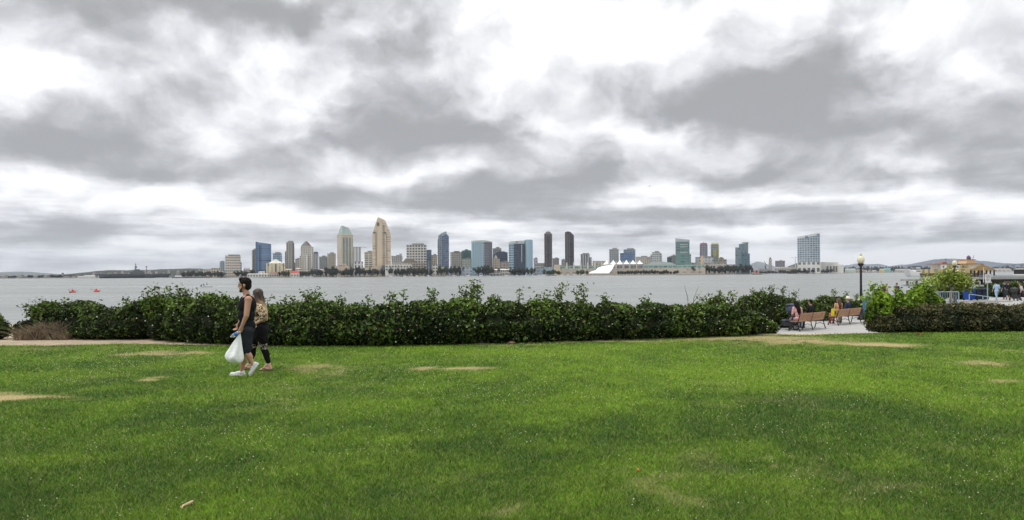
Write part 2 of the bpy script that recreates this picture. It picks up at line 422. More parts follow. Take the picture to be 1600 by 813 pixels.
def lawn_attrs(x, y):
    raw = patches(x, y, DRY); rag = fbm(x * 3, y * 3, 31) - 0.5 + 0.6 * (fbm(x * 11, y * 11, 35, 2) - 0.5)
    dry = np.clip(raw, 0, 1) * sstep(0.18, 0.62, raw + 1.3 * rag + 0.06) + 0.16 * sstep(0.58, 0.8, fbm(x * 0.45, y * 0.6, 41)) * sstep(.4, .7, fbm(x * 2.3, y * 2.3, 33))
    tone = 0.42 + patches(x, y, TONE) * 0.75 + 1.1 * (fbm(x * 0.55, y * 0.7, 51) - 0.5) + 0.8 * (fbm(x * 2.6, y * 2.6, 52, 3) - 0.5)
    return np.clip(dry, 0, 1), np.clip(tone, 0, 1)

lm = bpy.data.materials.new('lawn_turf'); lm.use_nodes = True
def lawn_color(t, dark, bright, dryc, extra):
    a1 = t.new('ShaderNodeAttribute', attribute_name='dry'); a2 = t.new('ShaderNodeAttribute', attribute_name='tone')
    geo = t.new('ShaderNodeNewGeometry')
    g = t.mixc(a2.outputs['Fac'], dark, bright)
    nn = t.noise(geo.outputs['Position'], extra, 4, 0.7)
    g = t.mixc(t.maprange(nn, 0.35, 0.75, 0.0, 0.55), g, tuple(c * 0.45 for c in dark))
    return t.mixc(a1.outputs['Fac'], g, dryc)
t = NT(lm.node_tree); b = t.n['Principled BSDF']
t.l.new(lawn_color(t, (0.034, 0.080, 0.009), (0.120, 0.200, 0.014), (0.34, 0.27, 0.13), 35.0), b.inputs['Base Color']); b.inputs['Roughness'].default_value = 0.9; b.inputs['Specular IOR Level'].default_value = 0.1
lx = np.concatenate([np.linspace(-45, -20, 26)[:-1], np.linspace(-20, 22, 260), np.linspace(22, 50, 29)[1:]]); ls = np.linspace(0, 1, 300) ** 0.8
LX = np.tile(lx, (len(ls), 1)); E = edge_y(lx)
LY = -8 + (E[None, :] + 8) * ls[:, None]
d_, t_ = lawn_attrs(LX, LY)
o = np_mesh('lawn', np.stack([LX, LY, height(LX, LY) + 0.004], -1).reshape(-1, 3), grid_faces(*LX.shape), {'dry': d_.ravel(), 'tone': t_.ravel()}, lm, smooth=True); tag(o, 'green mown lawn with dry tan patches', 'lawn', kind='structure')

# --- grass blades of the lawn
N1, N2 = 760000, 200000
px = RNG.uniform(-160, 1760, N1); py = 505 + (850 - 505) * RNG.random(N1) ** 0.9
v = (py - CY0) / F; u = (px - CX) / F
yy = CZ / np.maximum(0.02, (v * _cr + u * _sr)); xx = (u * _cr - v * _sr) * yy
x2 = RNG.uniform(-20, 22, N2); y2 = RNG.uniform(3.2, 20, N2)
xx = np.concatenate([xx, x2]); yy = np.concatenate([yy, y2])
ok = (yy < edge_y(xx) + 0.02 + 0.10 * RNG.standard_normal(len(xx))) & (yy > 3)
xx, yy = xx[ok], yy[ok]
dry, tone = lawn_attrs(xx, yy)
keep = RNG.random(len(xx)) > dry * 0.85
xx, yy, dry, tone = xx[keep], yy[keep], dry[keep], tone[keep]
n = len(xx)
L = (0.018 + 0.022 * RNG.random(n)) * (0.75 + 0.5 * fbm(xx * 1.3, yy * 1.3, 61)) * (1 - 0.5 * dry); wd = np.maximum(0.0036, 0.00072 * yy) * RNG.uniform(0.8, 1.5, n)
th = RNG.uniform(0, 2 * np.pi, n); lean = RNG.uniform(0.2, 1.6, n) * L; la = RNG.uniform(0, 2 * np.pi, n)
z0 = height(xx, yy) + 0.002
bx, by = np.cos(th) * wd / 2, np.sin(th) * wd / 2
A = np.stack([xx - bx, yy - by, z0], -1); B = np.stack([xx + bx, yy + by, z0], -1)
T = np.stack([xx + np.cos(la) * lean, yy + np.sin(la) * lean, z0 + L], -1)
V = np.stack([A, B, T], 1).reshape(-1, 3)
tone = np.clip(tone + 0.28 * RNG.standard_normal(n), 0, 1); dry = np.clip(dry * 0.8 + 0.55 * (RNG.random(n) < 0.12 + 0.25 * dry), 0, 1)
bm_ = bpy.data.materials.new('grass_blade'); bm_.use_nodes = True
t = NT(bm_.node_tree); b = t.n['Principled BSDF']
t.l.new(lawn_color(t, (0.050, 0.122, 0.012), (0.240, 0.405, 0.022), (0.37, 0.32, 0.15), 9.0), b.inputs['Base Color']); b.inputs['Roughness'].default_value = 0.6; b.inputs['Specular IOR Level'].default_value = 0.25
o = np_mesh('grass', V, np.arange(3 * n).reshape(-1, 3), {'dry': np.repeat(dry, 3), 'tone': np.repeat(tone, 3)}, bm_); tag(o, 'short green grass blades covering the lawn', 'grass', kind='stuff')

# --- clover heads in the grass
nc = 150000
cx_ = RNG.uniform(-17, 20, nc); cy_ = 4.2 + (19 - 4.2) * RNG.random(nc)
den_ = sstep(0.50, 0.78, fbm(cx_ * 0.5, cy_ * 0.6, 71)) * (0.35 + 0.65 * sstep(.35, .7, fbm(cx_ * 2, cy_ * 2, 72)))
for (p, q, sx, sy, a) in [(1500, 690, 70, 22, .9), (230, 700, 180, 40, .35), (30, 740, 60, 50, .6), (480, 620, 120, 25, .7), (720, 600, 150, 25, .6), (1300, 580, 200, 25, .5), (400, 555, 150, 8, .5), (1250, 650, 220, 25, .4), (100, 570, 150, 15, .5), (1000, 560, 200, 15, .4)]:
    c0 = gnd(p, q); rx = sx / F * c0.y; ry = (depth(p, q - sy) - depth(p, q + sy)) / 2
    den_ = den_ + 0.5 * a * np.exp(-(((cx_ - c0.x) / rx) ** 2 + ((cy_ - c0.y) / ry) ** 2))
ok = (RNG.random(nc) < den_ * 0.28) & (cy_ < edge_y(cx_) - 0.2)
cx_, cy_ = cx_[ok], cy_[ok]; n = len(cx_)
r = RNG.uniform(0.0028, 0.0075, n) * (0.75 + 0.03 * cy_); zc = height(cx_, cy_) + RNG.uniform(0.035, 0.065, n)
off = np.array([[1, 0, 0], [0, 1, 0], [-1, 0, 0], [0, -1, 0], [0, 0, 1], [0, 0, -1]], float)
V = np.stack([cx_, cy_, zc], -1)[:, None, :] + off[None] * r[:, None, None]
fo = np.array([[0, 1, 4], [1, 2, 4], [2, 3, 4], [3, 0, 4], [1, 0, 5], [2, 1, 5], [3, 2, 5], [0, 3, 5]])
o = np_mesh('clover_flowers', V.reshape(-1, 3), (np.arange(n)[:, None, None] * 6 + fo[None]).reshape(-1, 3), material=mat('clover_white', (0.55, 0.55, 0.40), var=0.25, scale=3.0)); tag(o, 'tiny cream clover heads dotted through the lawn', 'flowers', kind='stuff')

# --- concrete promenade and plaza
pm = bpy.data.materials.new('promenade_concrete'); pm.use_nodes = True
t = NT(pm.node_tree); b = t.n['Principled BSDF']; tcn = t.new('ShaderNodeTexCoord'); X, Y, Z = t.sep(t.v('ADD', tcn.outputs['Object'], (0.0, 0.0, 0.0)))
rx_ = t.m('ADD', t.m('MULTIPLY', X, 0.76), t.m('MULTIPLY', Y, 0.65)); ry_ = t.m('SUBTRACT', t.m('MULTIPLY', Y, 0.76), t.m('MULTIPLY', X, 0.65))
j = t.m('MAXIMUM', t.m('LESS_THAN', t.m('FRACT', t.m('DIVIDE', rx_, 3.0)), 0.02), t.m('LESS_THAN', t.m('FRACT', t.m('DIVIDE', ry_, 3.0)), 0.02))
nn = t.noise(tcn.outputs['Object'], 0.9, 6, 0.65)
t.l.new(t.mixc(j, t.mixc(nn, (0.29, 0.285, 0.27), (0.39, 0.385, 0.365)), (0.16, 0.15, 0.14)), b.inputs['Base Color']); b.inputs['Roughness'].default_value = 0.9
pxs = np.linspace(7.5, 80, 100); pys = np.linspace(25.0, 73.5, 90); PX, PY = np.meshgrid(pxs, pys)
pf = grid_faces(*PX.shape); pk = ((PY < 43) | (PX / PY > 0.545)).ravel(); pf = pf[pk[pf].all(1)]
o = np_mesh('path', np.stack([PX, PY, height(PX, PY) + 0.006], -1).reshape(-1, 3), pf, material=pm, smooth=True); tag(o, 'pale grey concrete promenade behind the lawn', 'path', kind='structure')

# --- dirt footpath along the foot of the left hedge
dxs = np.linspace(-26, -8.6, 120); dj = np.linspace(0, 1, 8); DX = np.tile(dxs, (8, 1))
yl = edge_y(dxs) - 0.10; yu = edge_y(dxs) + 1.1 * sstep(-8.4, -11.5, dxs) + 0.04 + .25 * (fbm(dxs * 2, dxs * 0 + 5, 17) - .5)
DY_ = yl[None] + (yu - yl)[None] * dj[:, None]
o = np_mesh('dirt_path', np.stack([DX, DY_, height(DX, DY_) + 0.008], -1).reshape(-1, 3), grid_faces(*DX.shape), material=mat('dirt', (0.33, 0.27, 0.19), 0.95, 0.1, var=0.25, scale=3.0, bump=0.4), smooth=True); tag(o, 'pale bare dirt strip between lawn and left hedge', 'dirt path', kind='structure')

# --- far shore, low land on the other side of the bay
SHORE = [(-700, 2400), (-200, 2350), (0, 2300), (150, 2250), (260, 1960), (330, 1720), (420, 1660), (600, 1620), (800, 1610), (1000, 1610), (1190, 1640), (1196, 1700), (1200, 2050), (1320, 2150), (1335, 2700), (1400, 3400), (1600, 3500), (2000, 3500), (2400, 3500)]
shx = np.array([(p - CX) / F * D for p, D in SHORE]); shy = np.array([float(D) for p, D in SHORE])
LAND = -1.6
sx_, sy_ = [], []
for i in range(len(shx) - 1):
    for k in range(12):
        f_ = k / 12; sx_.append(shx[i] * (1 - f_) + shx[i + 1] * f_); sy_.append(shy[i] * (1 - f_) + shy[i + 1] * f_)
sx_ = np.array(sx_); sy_ = np.array(sy_) + 8 * (fbm(sx_ * 0.02, sx_ * 0 + 1, 81) - 0.5)
rows = [np.stack([sx_, sy_ - 3, sx_ * 0 - 3.6], -1), np.stack([sx_, sy_, sx_ * 0 + LAND - 0.2], -1), np.stack([sx_, sy_ + 4, sx_ * 0 + LAND], -1), np.stack([sx_ * 1.3, sy_ + 700, sx_ * 0 + LAND + 1], -1), np.stack([sx_ * 5.4, sx_ * 0 + 15000, sx_ * 0 + LAND + 1], -1)]
o = np_mesh('far_shore', np.concatenate(rows), grid_faces(5, len(sx_)), material=mat('far_land', (0.15, 0.145, 0.125), 0.95, 0.1, var=0.35, scale=0.05), smooth=False); tag(o, 'low built-up land across the bay with a dark rock edge', 'shore', kind='structure')
def shore_D(px): return float(np.interp(px, [p for p, _ in SHORE], [d for _, d in SHORE]))

# --- hills
def hill(label, D, prof, colr, thick=1800.0, rough=0.05):
    ps = []
    for i in range(len(prof) - 1):
        for k in range(10):
            f_ = k / 10; f2 = f_ * f_ * (3 - 2 * f_); ps.append((prof[i][0] * (1 - f_) + prof[i + 1][0] * f_, prof[i][1] * (1 - f2) + prof[i + 1][1] * f2))
    ps.append(prof[-1]); ps = np.array(ps)
    X = (ps[:, 0] - CX) / F * D; H = np.maximum(0.5, (hor(ps[:, 0]) - ps[:, 1]) / F * D)
    H = H * (1 + rough * 2 * (fbm(ps[:, 0] * 0.06, ps[:, 0] * 0 + D, 91) - 0.5))
    rows = []
    for f_, hh in ((-0.5, 0.0), (-0.36, 0.25), (-0.22, 0.62), (-0.08, 0.93), (0.0, 1.0), (0.25, 0.7), (0.6, 0.0)):
        jit = 1 + 0.25 * (fbm(ps[:, 0] * 0.12, ps[:, 0] * 0 + f_ * 9, 95) - 0.5) * (0 < hh < 1)
        rows.append(np.stack([X, X * 0 + D + f_ * thick, LAND + (H - LAND) * hh * jit], -1))
    o = np_mesh('hills', np.concatenate(rows), grid_faces(7, len(X)), material=mat('hill_' + label[:12], colr, 0.95, 0.05, var=0.3, scale=0.004), smooth=True); tag(o, label, 'hills', kind='structure')
    return o
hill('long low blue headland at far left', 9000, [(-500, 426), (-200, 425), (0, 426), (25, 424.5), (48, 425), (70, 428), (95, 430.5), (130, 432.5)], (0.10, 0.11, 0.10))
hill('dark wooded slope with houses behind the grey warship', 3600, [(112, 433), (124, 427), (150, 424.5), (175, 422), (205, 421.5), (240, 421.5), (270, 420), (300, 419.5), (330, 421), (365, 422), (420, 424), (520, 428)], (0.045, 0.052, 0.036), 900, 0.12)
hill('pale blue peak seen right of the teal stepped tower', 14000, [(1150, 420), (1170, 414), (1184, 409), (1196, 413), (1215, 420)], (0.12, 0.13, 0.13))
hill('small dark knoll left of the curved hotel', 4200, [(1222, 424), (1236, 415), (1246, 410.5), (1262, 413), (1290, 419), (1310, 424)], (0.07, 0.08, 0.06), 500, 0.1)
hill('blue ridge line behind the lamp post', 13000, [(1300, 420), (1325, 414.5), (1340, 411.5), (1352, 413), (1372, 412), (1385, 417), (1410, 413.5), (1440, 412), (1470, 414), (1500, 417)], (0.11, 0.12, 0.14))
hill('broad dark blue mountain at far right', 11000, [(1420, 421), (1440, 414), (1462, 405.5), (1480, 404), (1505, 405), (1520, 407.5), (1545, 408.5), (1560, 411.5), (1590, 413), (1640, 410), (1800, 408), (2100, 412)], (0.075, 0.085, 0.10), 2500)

# --- air: thin even haze round the whole scene
hm = bpy.data.materials.new('haze_air'); hm.use_nodes = True
t = NT(hm.node_tree)
for nd in list(t.n): t.n.remove(nd)
mo = t.new('ShaderNodeOutputMaterial'); pv = t.new('ShaderNodeVolumePrincipled')
pv.inputs['Color'].default_value = (0.80, 0.88, 1.0, 1); pv.inputs['Density'].default_value = 4.5e-5; pv.inputs['Anisotropy'].default_value = 0.2
t.l.new(pv.outputs[0], mo.inputs['Volume'])
hb = MB().box(0, 8500, -7.2, 36000, 19000, 620)
o = hb.build('haze', hm); tag(o, 'pale even haze filling the air over the bay', 'haze', kind='stuff')

# ================================================================ FOLIAGE
def leaf_mat(name, dark, light, rough=0.45, spec=0.35):
    if name in MATS: return MATS[name]
    m = bpy.data.materials.new(name); m.use_nodes = True
    t = NT(m.node_tree); b = t.n['Principled BSDF']; a = t.new('ShaderNodeAttribute', attribute_name='tone')
    dd = t.new('ShaderNodeAttribute', attribute_name='dead')
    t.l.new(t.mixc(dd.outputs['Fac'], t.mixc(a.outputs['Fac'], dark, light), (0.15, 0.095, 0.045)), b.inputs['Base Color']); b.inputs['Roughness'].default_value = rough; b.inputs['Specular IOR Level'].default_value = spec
    MATS[name] = m; return m

def leaves(P, Nrm, size, tone, asp=0.5, rng=RNG, droop=0.35):
    """one folded diamond leaf per point; returns verts, faces, tone per vertex"""
    n = len(P)
    d = Nrm + 0.75 * rng.standard_normal((n, 3)); d /= np.linalg.norm(d, axis=1, keepdims=True) + 1e-9   # face normal
    a = rng.standard_normal((n, 3)); a -= (a * d).sum(1, keepdims=True) * d; a /= np.linalg.norm(a, axis=1, keepdims=True) + 1e-9
    b = np.cross(d, a)
    L = (size * rng.uniform(0.65, 1.3, n))[:, None] / 2; W = L * asp
    v0 = P - a * L; v2 = P + a * L - d * L * droop; v1 = P + b * W + d * W * 0.45 - a * L * 0.1; v3 = P - b * W + d * W * 0.45 - a * L * 0.1
    V = np.stack([v0, v1, v2, v3], 1).reshape(-1, 3)
    i = np.arange(n)[:, None] * 4
    Fc = np.concatenate([i + np.array([[0, 1, 2]]), i + np.array([[0, 2, 3]])], 1).reshape(-1, 3)
    return V, Fc, np.repeat(tone, 4)

def bush(name, label, cat, mounds, nleaf, size, lm_, wood, sprigs=(), flowers=0, group=None, topcol=0.55, asp=0.5, inner=0.30, tone0=0.16, seed=1, zcut=None, flsize=0.03, core=0.80):
    """mounds: (x, y, z, rx, ry, rz) ellipsoids; the leaves sit in their outer shell"""
    rng = np.random.default_rng(seed)
    M = np.array(mounds, float); base = M[:, :3].mean(0); zb = hz(base[0], base[1])
    root = thing(name, label, cat, (base[0], base[1], zb), 0, group); off = np.array([base[0], base[1], zb])
    area = (M[:, 3] * M[:, 5] + M[:, 4] * M[:, 5] + M[:, 3] * M[:, 4]); idx = rng.choice(len(M), size=int(nleaf * 1.7), p=area / area.sum())
    d = rng.standard_normal((len(idx), 3)); d /= np.linalg.norm(d, axis=1, keepdims=True)
    m = M[idx]; bul = 0.90 + 0.46 * (fbm(m[:, 0] * 3 + d[:, 0] * 3.1 + 40, m[:, 2] * 3 + d[:, 2] * 3.1 + d[:, 1] * 2 + 40, 7) - 0.5)
    rr = bul * (1 - inner * rng.random(len(idx)) ** 1.6) + 0.05 * np.abs(rng.standard_normal(len(idx))) * (rng.random(len(idx)) < 0.25)
    P = m[:, :3] + d * m[:, 3:6] * rr[:, None]
    ok = np.ones(len(P), bool)
    for e in M:                                       # drop leaves buried in a neighbour
        q = (((P - e[:3]) / e[3:6]) ** 2).sum(1); ok &= q > 0.52
    gz = height(P[:, 0], P[:, 1]); ok &= P[:, 2] > gz + 0.03
    P, d, idx = P[ok][:nleaf], d[ok][:nleaf], idx[ok][:nleaf]; mt = rng.normal(0, 0.13, len(M))
    nr = d / M[0, 3:6]; nr /= np.linalg.norm(nr, axis=1, keepdims=True)
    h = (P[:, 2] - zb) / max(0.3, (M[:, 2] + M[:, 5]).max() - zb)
    tone = np.clip(tone0 + mt[idx] + topcol * sstep(0.55, 1.0, h) + 0.30 * rng.standard_normal(len(P)) + 0.9 * (fbm(P[:, 0] * 1.6 + 50, P[:, 2] * 2.2 + 50, 9) - 0.5), 0, 1)  # leaves paler towards the top: young growth, plus shade painted into the lower part
    sz = size * rng.choice([0.75, 1.0, 1.25], len(P)) * (1 + 0.5 * mt[idx])
    stems = []
    for (sx, sy, sz0, sl, lean, nlv) in sprigs:       # young shoots that stick out of the top
        tip = np.array([sx + lean, sy, sz0 + sl]); b0 = np.array([sx, sy, sz0 - 0.25])
        stems.append(MB().tube([tuple(b0 - off), tuple((b0 * 0.5 + tip * 0.5) + np.array([lean * 0.2, 0, 0]) - off), tuple(tip - off)], [0.012, 0.009, 0.004], 5))
        f_ = rng.random(nlv) ** 0.6
        pp = b0 + (tip - b0) * f_[:, None] + rng.standard_normal((nlv, 3)) * np.array([0.075, 0.075, 0.05]) * (0.5 + f_[:, None] * 0.8)
        P = np.concatenate([P, pp]); nr = np.concatenate([nr, rng.standard_normal((nlv, 3)) * 0.5 + np.array([0, -0.3, 0.8])]); tone = np.concatenate([tone, np.clip(rng.normal(0.62, 0.2, nlv), 0, 1)]); sz = np.concatenate([sz, np.full(nlv, size * 1.05)])
    V, Fc, tn = leaves(P - off, nr, sz, tone, asp, rng)
    dead = np.repeat((rng.random(len(P)) < 0.010 + 0.06 * sstep(.66, .78, fbm(P[:, 0] * 2.2 + 9, P[:, 2] * 2.5 + 70, 13))).astype(float), 4)
    np_mesh('leaves', V, Fc, {'tone': tn, 'dead': dead}, lm_, root)
    cb = MB()
    for e in M: cb.ball(tuple(e[:3] - off), tuple(e[3:6] * core), 10, 7)
    wood_o = cb.build('branches', wood, root, smooth=True)
    for q_ in stems: q_.build('shoot', mat('shoot', (0.10, 0.12, 0.04)), root)
    if flowers:
        k = rng.choice(np.where(h > 0.06)[0], flowers); fp = P[k] + d[k] * 0.03 - off; n = len(fp); r = rng.uniform(0.4, 1.0, n) * flsize
        Vf = fp[:, None, :] + off6[None] * r[:, None, None] * np.array([1, 1, 0.8])
        fo_ = np_mesh('blossoms', Vf.reshape(-1, 3), (np.arange(n)[:, None, None] * 6 + fo[None]).reshape(-1, 3), material=mat('blossom_white', (0.75, 0.74, 0.70), var=0.08), parent=root); fo_['kind'] = 'stuff'
    return root
off6 = off
TWIG = mat('inner_twigs', (0.016, 0.019, 0.010), 0.95, 0.05, var=0.4, scale=14)
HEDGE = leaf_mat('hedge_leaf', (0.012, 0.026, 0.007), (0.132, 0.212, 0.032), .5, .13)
HEDGE2 = leaf_mat('clipped_leaf', (0.014, 0.030, 0.010), (0.17, 0.15, 0.05), .5, .22)
LIME = leaf_mat('lime_leaf', (0.05, 0.11, 0.010), (0.27, 0.42, 0.035), .5, .2)

def hedge_mounds(tops, base, depth_=1.5, step=0.55, zf=None, dy=0.0, seed=3, z0=None):
    """row of mounds from a list of (px, top py) and (px, base py)"""
    rng = np.random.default_rng(seed); out_ = []
    bp = np.array(base, float); tp = np.array(tops, float)
    xs_px = []; p = tp[0, 0]
    while p < tp[-1, 0]:
        xs_px.append(p); D = depth(p, np.interp(p, bp[:, 0], bp[:, 1]), 0 if z0 is None else z0); p += step / D * F
    for p in xs_px:
        by_ = np.interp(p, bp[:, 0], bp[:, 1]); zz = 0.0 if z0 is None else z0; D = depth(p, by_, zz) + dy - (0.28 if z0 is None else 0)
        g = at(p, by_, D); top = at(p, np.interp(p, tp[:, 0], tp[:, 1]), D + depth_ * 0.45).z
        zg = hz(g.x, D + depth_ / 2); H = top - min(zz, zg) if z0 is None else top - zz
        zz0 = min(zz, zg) if z0 is None else zz
        ry = depth_ / 2
        out_.append((g.x + rng.normal(0, .06), D + ry * rng.uniform(.95, 1.1), zz0 + H * 0.33, step * rng.uniform(1.0, 1.3), ry * rng.uniform(.98, 1.08), H * 0.48))
        out_.append((g.x + rng.normal(0, .12), D + ry * rng.uniform(1.0, 1.2), zz0 + H * rng.uniform(.62, .68), step * rng.uniform(.8, 1.15), ry * rng.uniform(.78, .95), H * rng.uniform(.33, .38)))
    return out_
def sprig_at(px, py_top, D, sl, lean=0.0, n=70):
    q = at(px, py_top, D); return (q.x - lean, D, q.z - sl, sl, lean, n)

BASE = [(-200, 540), (0, 532), (100, 531.5), (200, 531), (300, 538), (380, 541), (600, 541.5), (700, 540), (800, 536.5), (900, 534), (1000, 531), (1100, 527.5), (1160, 525), (1210, 523.5), (1355, 521), (1450, 519.5), (1600, 518), (1900, 516)]
# left-hand shrub at the sand
tA = [(28, 500), (34, 487), (45, 476), (60, 470), (75, 468), (92, 468), (103, 470), (112, 480), (120, 489)]
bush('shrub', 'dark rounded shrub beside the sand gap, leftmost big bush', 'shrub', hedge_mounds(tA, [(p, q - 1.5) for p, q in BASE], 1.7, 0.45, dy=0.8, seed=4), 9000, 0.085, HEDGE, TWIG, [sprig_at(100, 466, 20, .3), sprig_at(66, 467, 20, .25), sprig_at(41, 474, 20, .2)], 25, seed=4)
tB = [(118, 490), (124, 482), (135, 478), (150, 478), (165, 476), (180, 476), (195, 471), (205, 468), (215, 470), (228, 462), (240, 458), (256, 462), (268, 458), (282, 456), (292, 458), (302, 468), (314, 465), (325, 463), (338, 462), (350, 465), (360, 470), (372, 474), (384, 478)]
sB = [sprig_at(242, 447, 18.3, .45), sprig_at(228, 456, 18.3, .3, .05), sprig_at(265, 451, 18.3, .35, .05), sprig_at(281, 450, 18.3, .3, .1), sprig_at(292, 453, 18.3, .3), sprig_at(312, 456, 18.3, .35, .03), sprig_at(197, 466, 18.5, .25), sprig_at(126, 479, 18.7, .25, -.1), sprig_at(148, 475, 18.7, .25), sprig_at(348, 461, 18, .25), sprig_at(330, 459, 18, .25, .05), sprig_at(368, 468, 18, .2)]
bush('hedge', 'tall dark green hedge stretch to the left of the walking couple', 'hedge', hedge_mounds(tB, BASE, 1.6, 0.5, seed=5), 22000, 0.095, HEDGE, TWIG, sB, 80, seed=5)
tC = [(390, 478), (405, 474), (418, 472), (435, 471), (450, 470), (465, 470), (480, 468), (495, 468), (510, 474), (525, 474), (540, 471), (555, 475), (572, 473), (585, 478), (600, 474), (615, 469), (640, 469), (655, 468), (670, 466), (690, 468), (705, 466), (725, 464), (745, 462), (760, 464), (775, 467), (790, 471),
      (805, 469), (820, 468), (840, 465), (860, 466), (880, 468), (900, 472), (915, 473), (935, 473), (950, 468), (965, 468), (980, 470), (1000, 471), (1020, 472), (1040, 473), (1060, 475), (1080, 472), (1100, 470), (1120, 474), (1140, 477), (1160, 478), (1175, 481), (1187, 487), (1196, 497), (1203, 508)]
sC = [sprig_at(487, 455, 17.4, .32, .05, 90), sprig_at(497, 457, 17.5, .3, .1, 80), sprig_at(480, 458, 17.5, .25, -.05), sprig_at(631, 453, 17.4, .35, .05, 40), sprig_at(613, 459, 17.4, .3, .02), sprig_at(675, 453, 17.4, .35, .02, 90), sprig_at(741, 440, 17.5, .5, .08, 130), sprig_at(747, 446, 17.5, .4, .03, 100), sprig_at(728, 449, 17.5, .4, -.12, 80), sprig_at(720, 455, 17.5, .3, -.1),
      sprig_at(812, 450, 17.7, .4, .03, 45), sprig_at(879, 444, 17.9, .45, .1, 70), sprig_at(871, 453, 17.9, .35, 0, 80), sprig_at(912, 445, 18, .45, .05, 90), sprig_at(901, 451, 18, .4, .03, 60), sprig_at(842, 459, 17.8, .25), sprig_at(855, 460, 17.8, .25), sprig_at(575, 467, 17.3, .25), sprig_at(533, 466, 17.3, .25), sprig_at(535, 470, 17.3, .2, .1), sprig_at(418, 468, 17.3, .2), sprig_at(444, 467, 17.3, .2), sprig_at(460, 466, 17.3, .2), sprig_at(770, 462, 17.5, .25), sprig_at(945, 463, 18, .2), sprig_at(1010, 467, 18.2, .2), sprig_at(1098, 464, 18.4, .25)]
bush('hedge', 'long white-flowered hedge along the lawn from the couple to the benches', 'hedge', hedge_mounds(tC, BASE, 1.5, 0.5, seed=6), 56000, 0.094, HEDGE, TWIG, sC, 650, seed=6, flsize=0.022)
# small plants at the right foot of the long hedge
g0 = gnd(1203, 521.5)
bush('shrub', 'small low leafy plant at the right foot of the long hedge', 'shrub', [(g0.x + dx_, g0.y + .2 + abs(dx_) * .3, .12, .22, .25, .16 + .05 * k) for k, dx_ in enumerate((-.35, -.1, .12))], 900, 0.07, HEDGE, TWIG, flowers=14, seed=8, tone0=.45)
# shrubs on the bank behind the long hedge and the benches
def bank(label, tops, D, z0, seed, step=0.6, dep=2.0, n=7000, sp=(), size=0.11, fl=30, lm_=HEDGE, tone0=.30):
    basey = [(p, hor(p) + F * (CZ - z0) / D) for p, _ in tops]
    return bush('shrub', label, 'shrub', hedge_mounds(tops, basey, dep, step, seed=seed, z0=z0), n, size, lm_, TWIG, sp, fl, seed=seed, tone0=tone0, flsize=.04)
bank('dark leafy bush standing beyond the long hedge, left of the stroller shrub', [(1112, 470), (1122, 463), (1135, 460), (1150, 461), (1160, 468), (1166, 475)], 25, -.9, 11, sp=[sprig_at(1124, 456, 25.8, .4, -.1), sprig_at(1145, 457, 25.8, .3, .1)], n=3500)
bank('tall leafy bush with white flower heads behind the stroller', [(1166, 474), (1174, 461), (1185, 459), (1196, 455), (1208, 453), (1220, 455), (1232, 457), (1244, 463), (1254, 472), (1262, 478)], 32.0, -.93, 12, n=8000, sp=[sprig_at(1206, 446, 33, .6, 0, 110), sprig_at(1225, 449, 33, .5, .1, 90), sprig_at(1176, 453, 33, .5, -.1, 80), sprig_at(1192, 451, 33, .4, 0), sprig_at(1243, 456, 33, .4, .15)], fl=40)
bank('low green bush in the middle behind the black-shirted sitter', [(1258, 476), (1268, 468), (1280, 466), (1290, 470), (1298, 474)], 36.5, -.93, 13, n=3500, tone0=.36)
bank('green bush behind the second bench, left of the lamp post', [(1288, 474), (1295, 462), (1304, 460), (1314, 459), (1324, 462), (1334, 464), (1343, 467), (1352, 470), (1362, 474)], 40.5, -.93, 14, n=6000, sp=[sprig_at(1303, 453, 40, .5), sprig_at(1322, 455, 40, .5, .05), sprig_at(1338, 460, 40, .3)], lm_=HEDGE)
# right-hand clipped hedge and the shrubs that grow through it
tH = [(1409, 485), (1413, 478), (1418, 475), (1436, 474), (1455, 473), (1480, 472), (1510, 471), (1540, 472), (1570, 472), (1600, 473), (1640, 473), (1700, 473), (1760, 473)]
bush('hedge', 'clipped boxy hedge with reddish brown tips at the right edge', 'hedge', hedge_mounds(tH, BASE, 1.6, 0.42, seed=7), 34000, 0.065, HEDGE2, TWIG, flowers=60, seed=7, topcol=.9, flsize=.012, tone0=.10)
def lime(label, tops, base_y, D, seed, n, sp):
    ms = []
    rng = np.random.default_rng(seed)
    for p, q in tops:
        a = at(p, q, D); zlo = at(p, base_y, D).z; H = a.z - zlo
        ms.append((a.x, D + rng.uniform(-.1, .2), zlo + H * .5, .20, .24, H * .5))
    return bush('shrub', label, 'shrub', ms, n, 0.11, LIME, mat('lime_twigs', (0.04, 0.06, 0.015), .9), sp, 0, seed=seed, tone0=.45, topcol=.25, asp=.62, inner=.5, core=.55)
lime('bright lime green shrub right beside the first lamp post', [(1366, 474), (1370, 462), (1374, 450), (1380, 458), (1388, 456), (1396, 460), (1406, 455), (1413, 458), (1420, 460), (1428, 460)], 505, 19.6, 21, 4200, [sprig_at(1366, 443, 19.6, .3, .02, 40), sprig_at(1376, 446, 19.6, .3, .04, 40), sprig_at(1352, 459, 19.6, .25, -.1, 40), sprig_at(1403, 450, 19.6, .25, 0, 40), sprig_at(1410, 453, 19.6, .2, .05, 30), sprig_at(1424, 458, 19.6, .2, .05, 30)])
lime('bright lime green shrub in front of the grey railing', [(1426, 452), (1434, 446), (1444, 446), (1452, 450), (1458, 455), (1465, 460), (1471, 464)], 486, 20.4, 22, 2300, [sprig_at(1430, 442, 20.4, .2, 0, 40), sprig_at(1446, 441, 20.4, .2, .05, 40), sprig_at(1437, 440, 20.4, .25, 0, 40)])
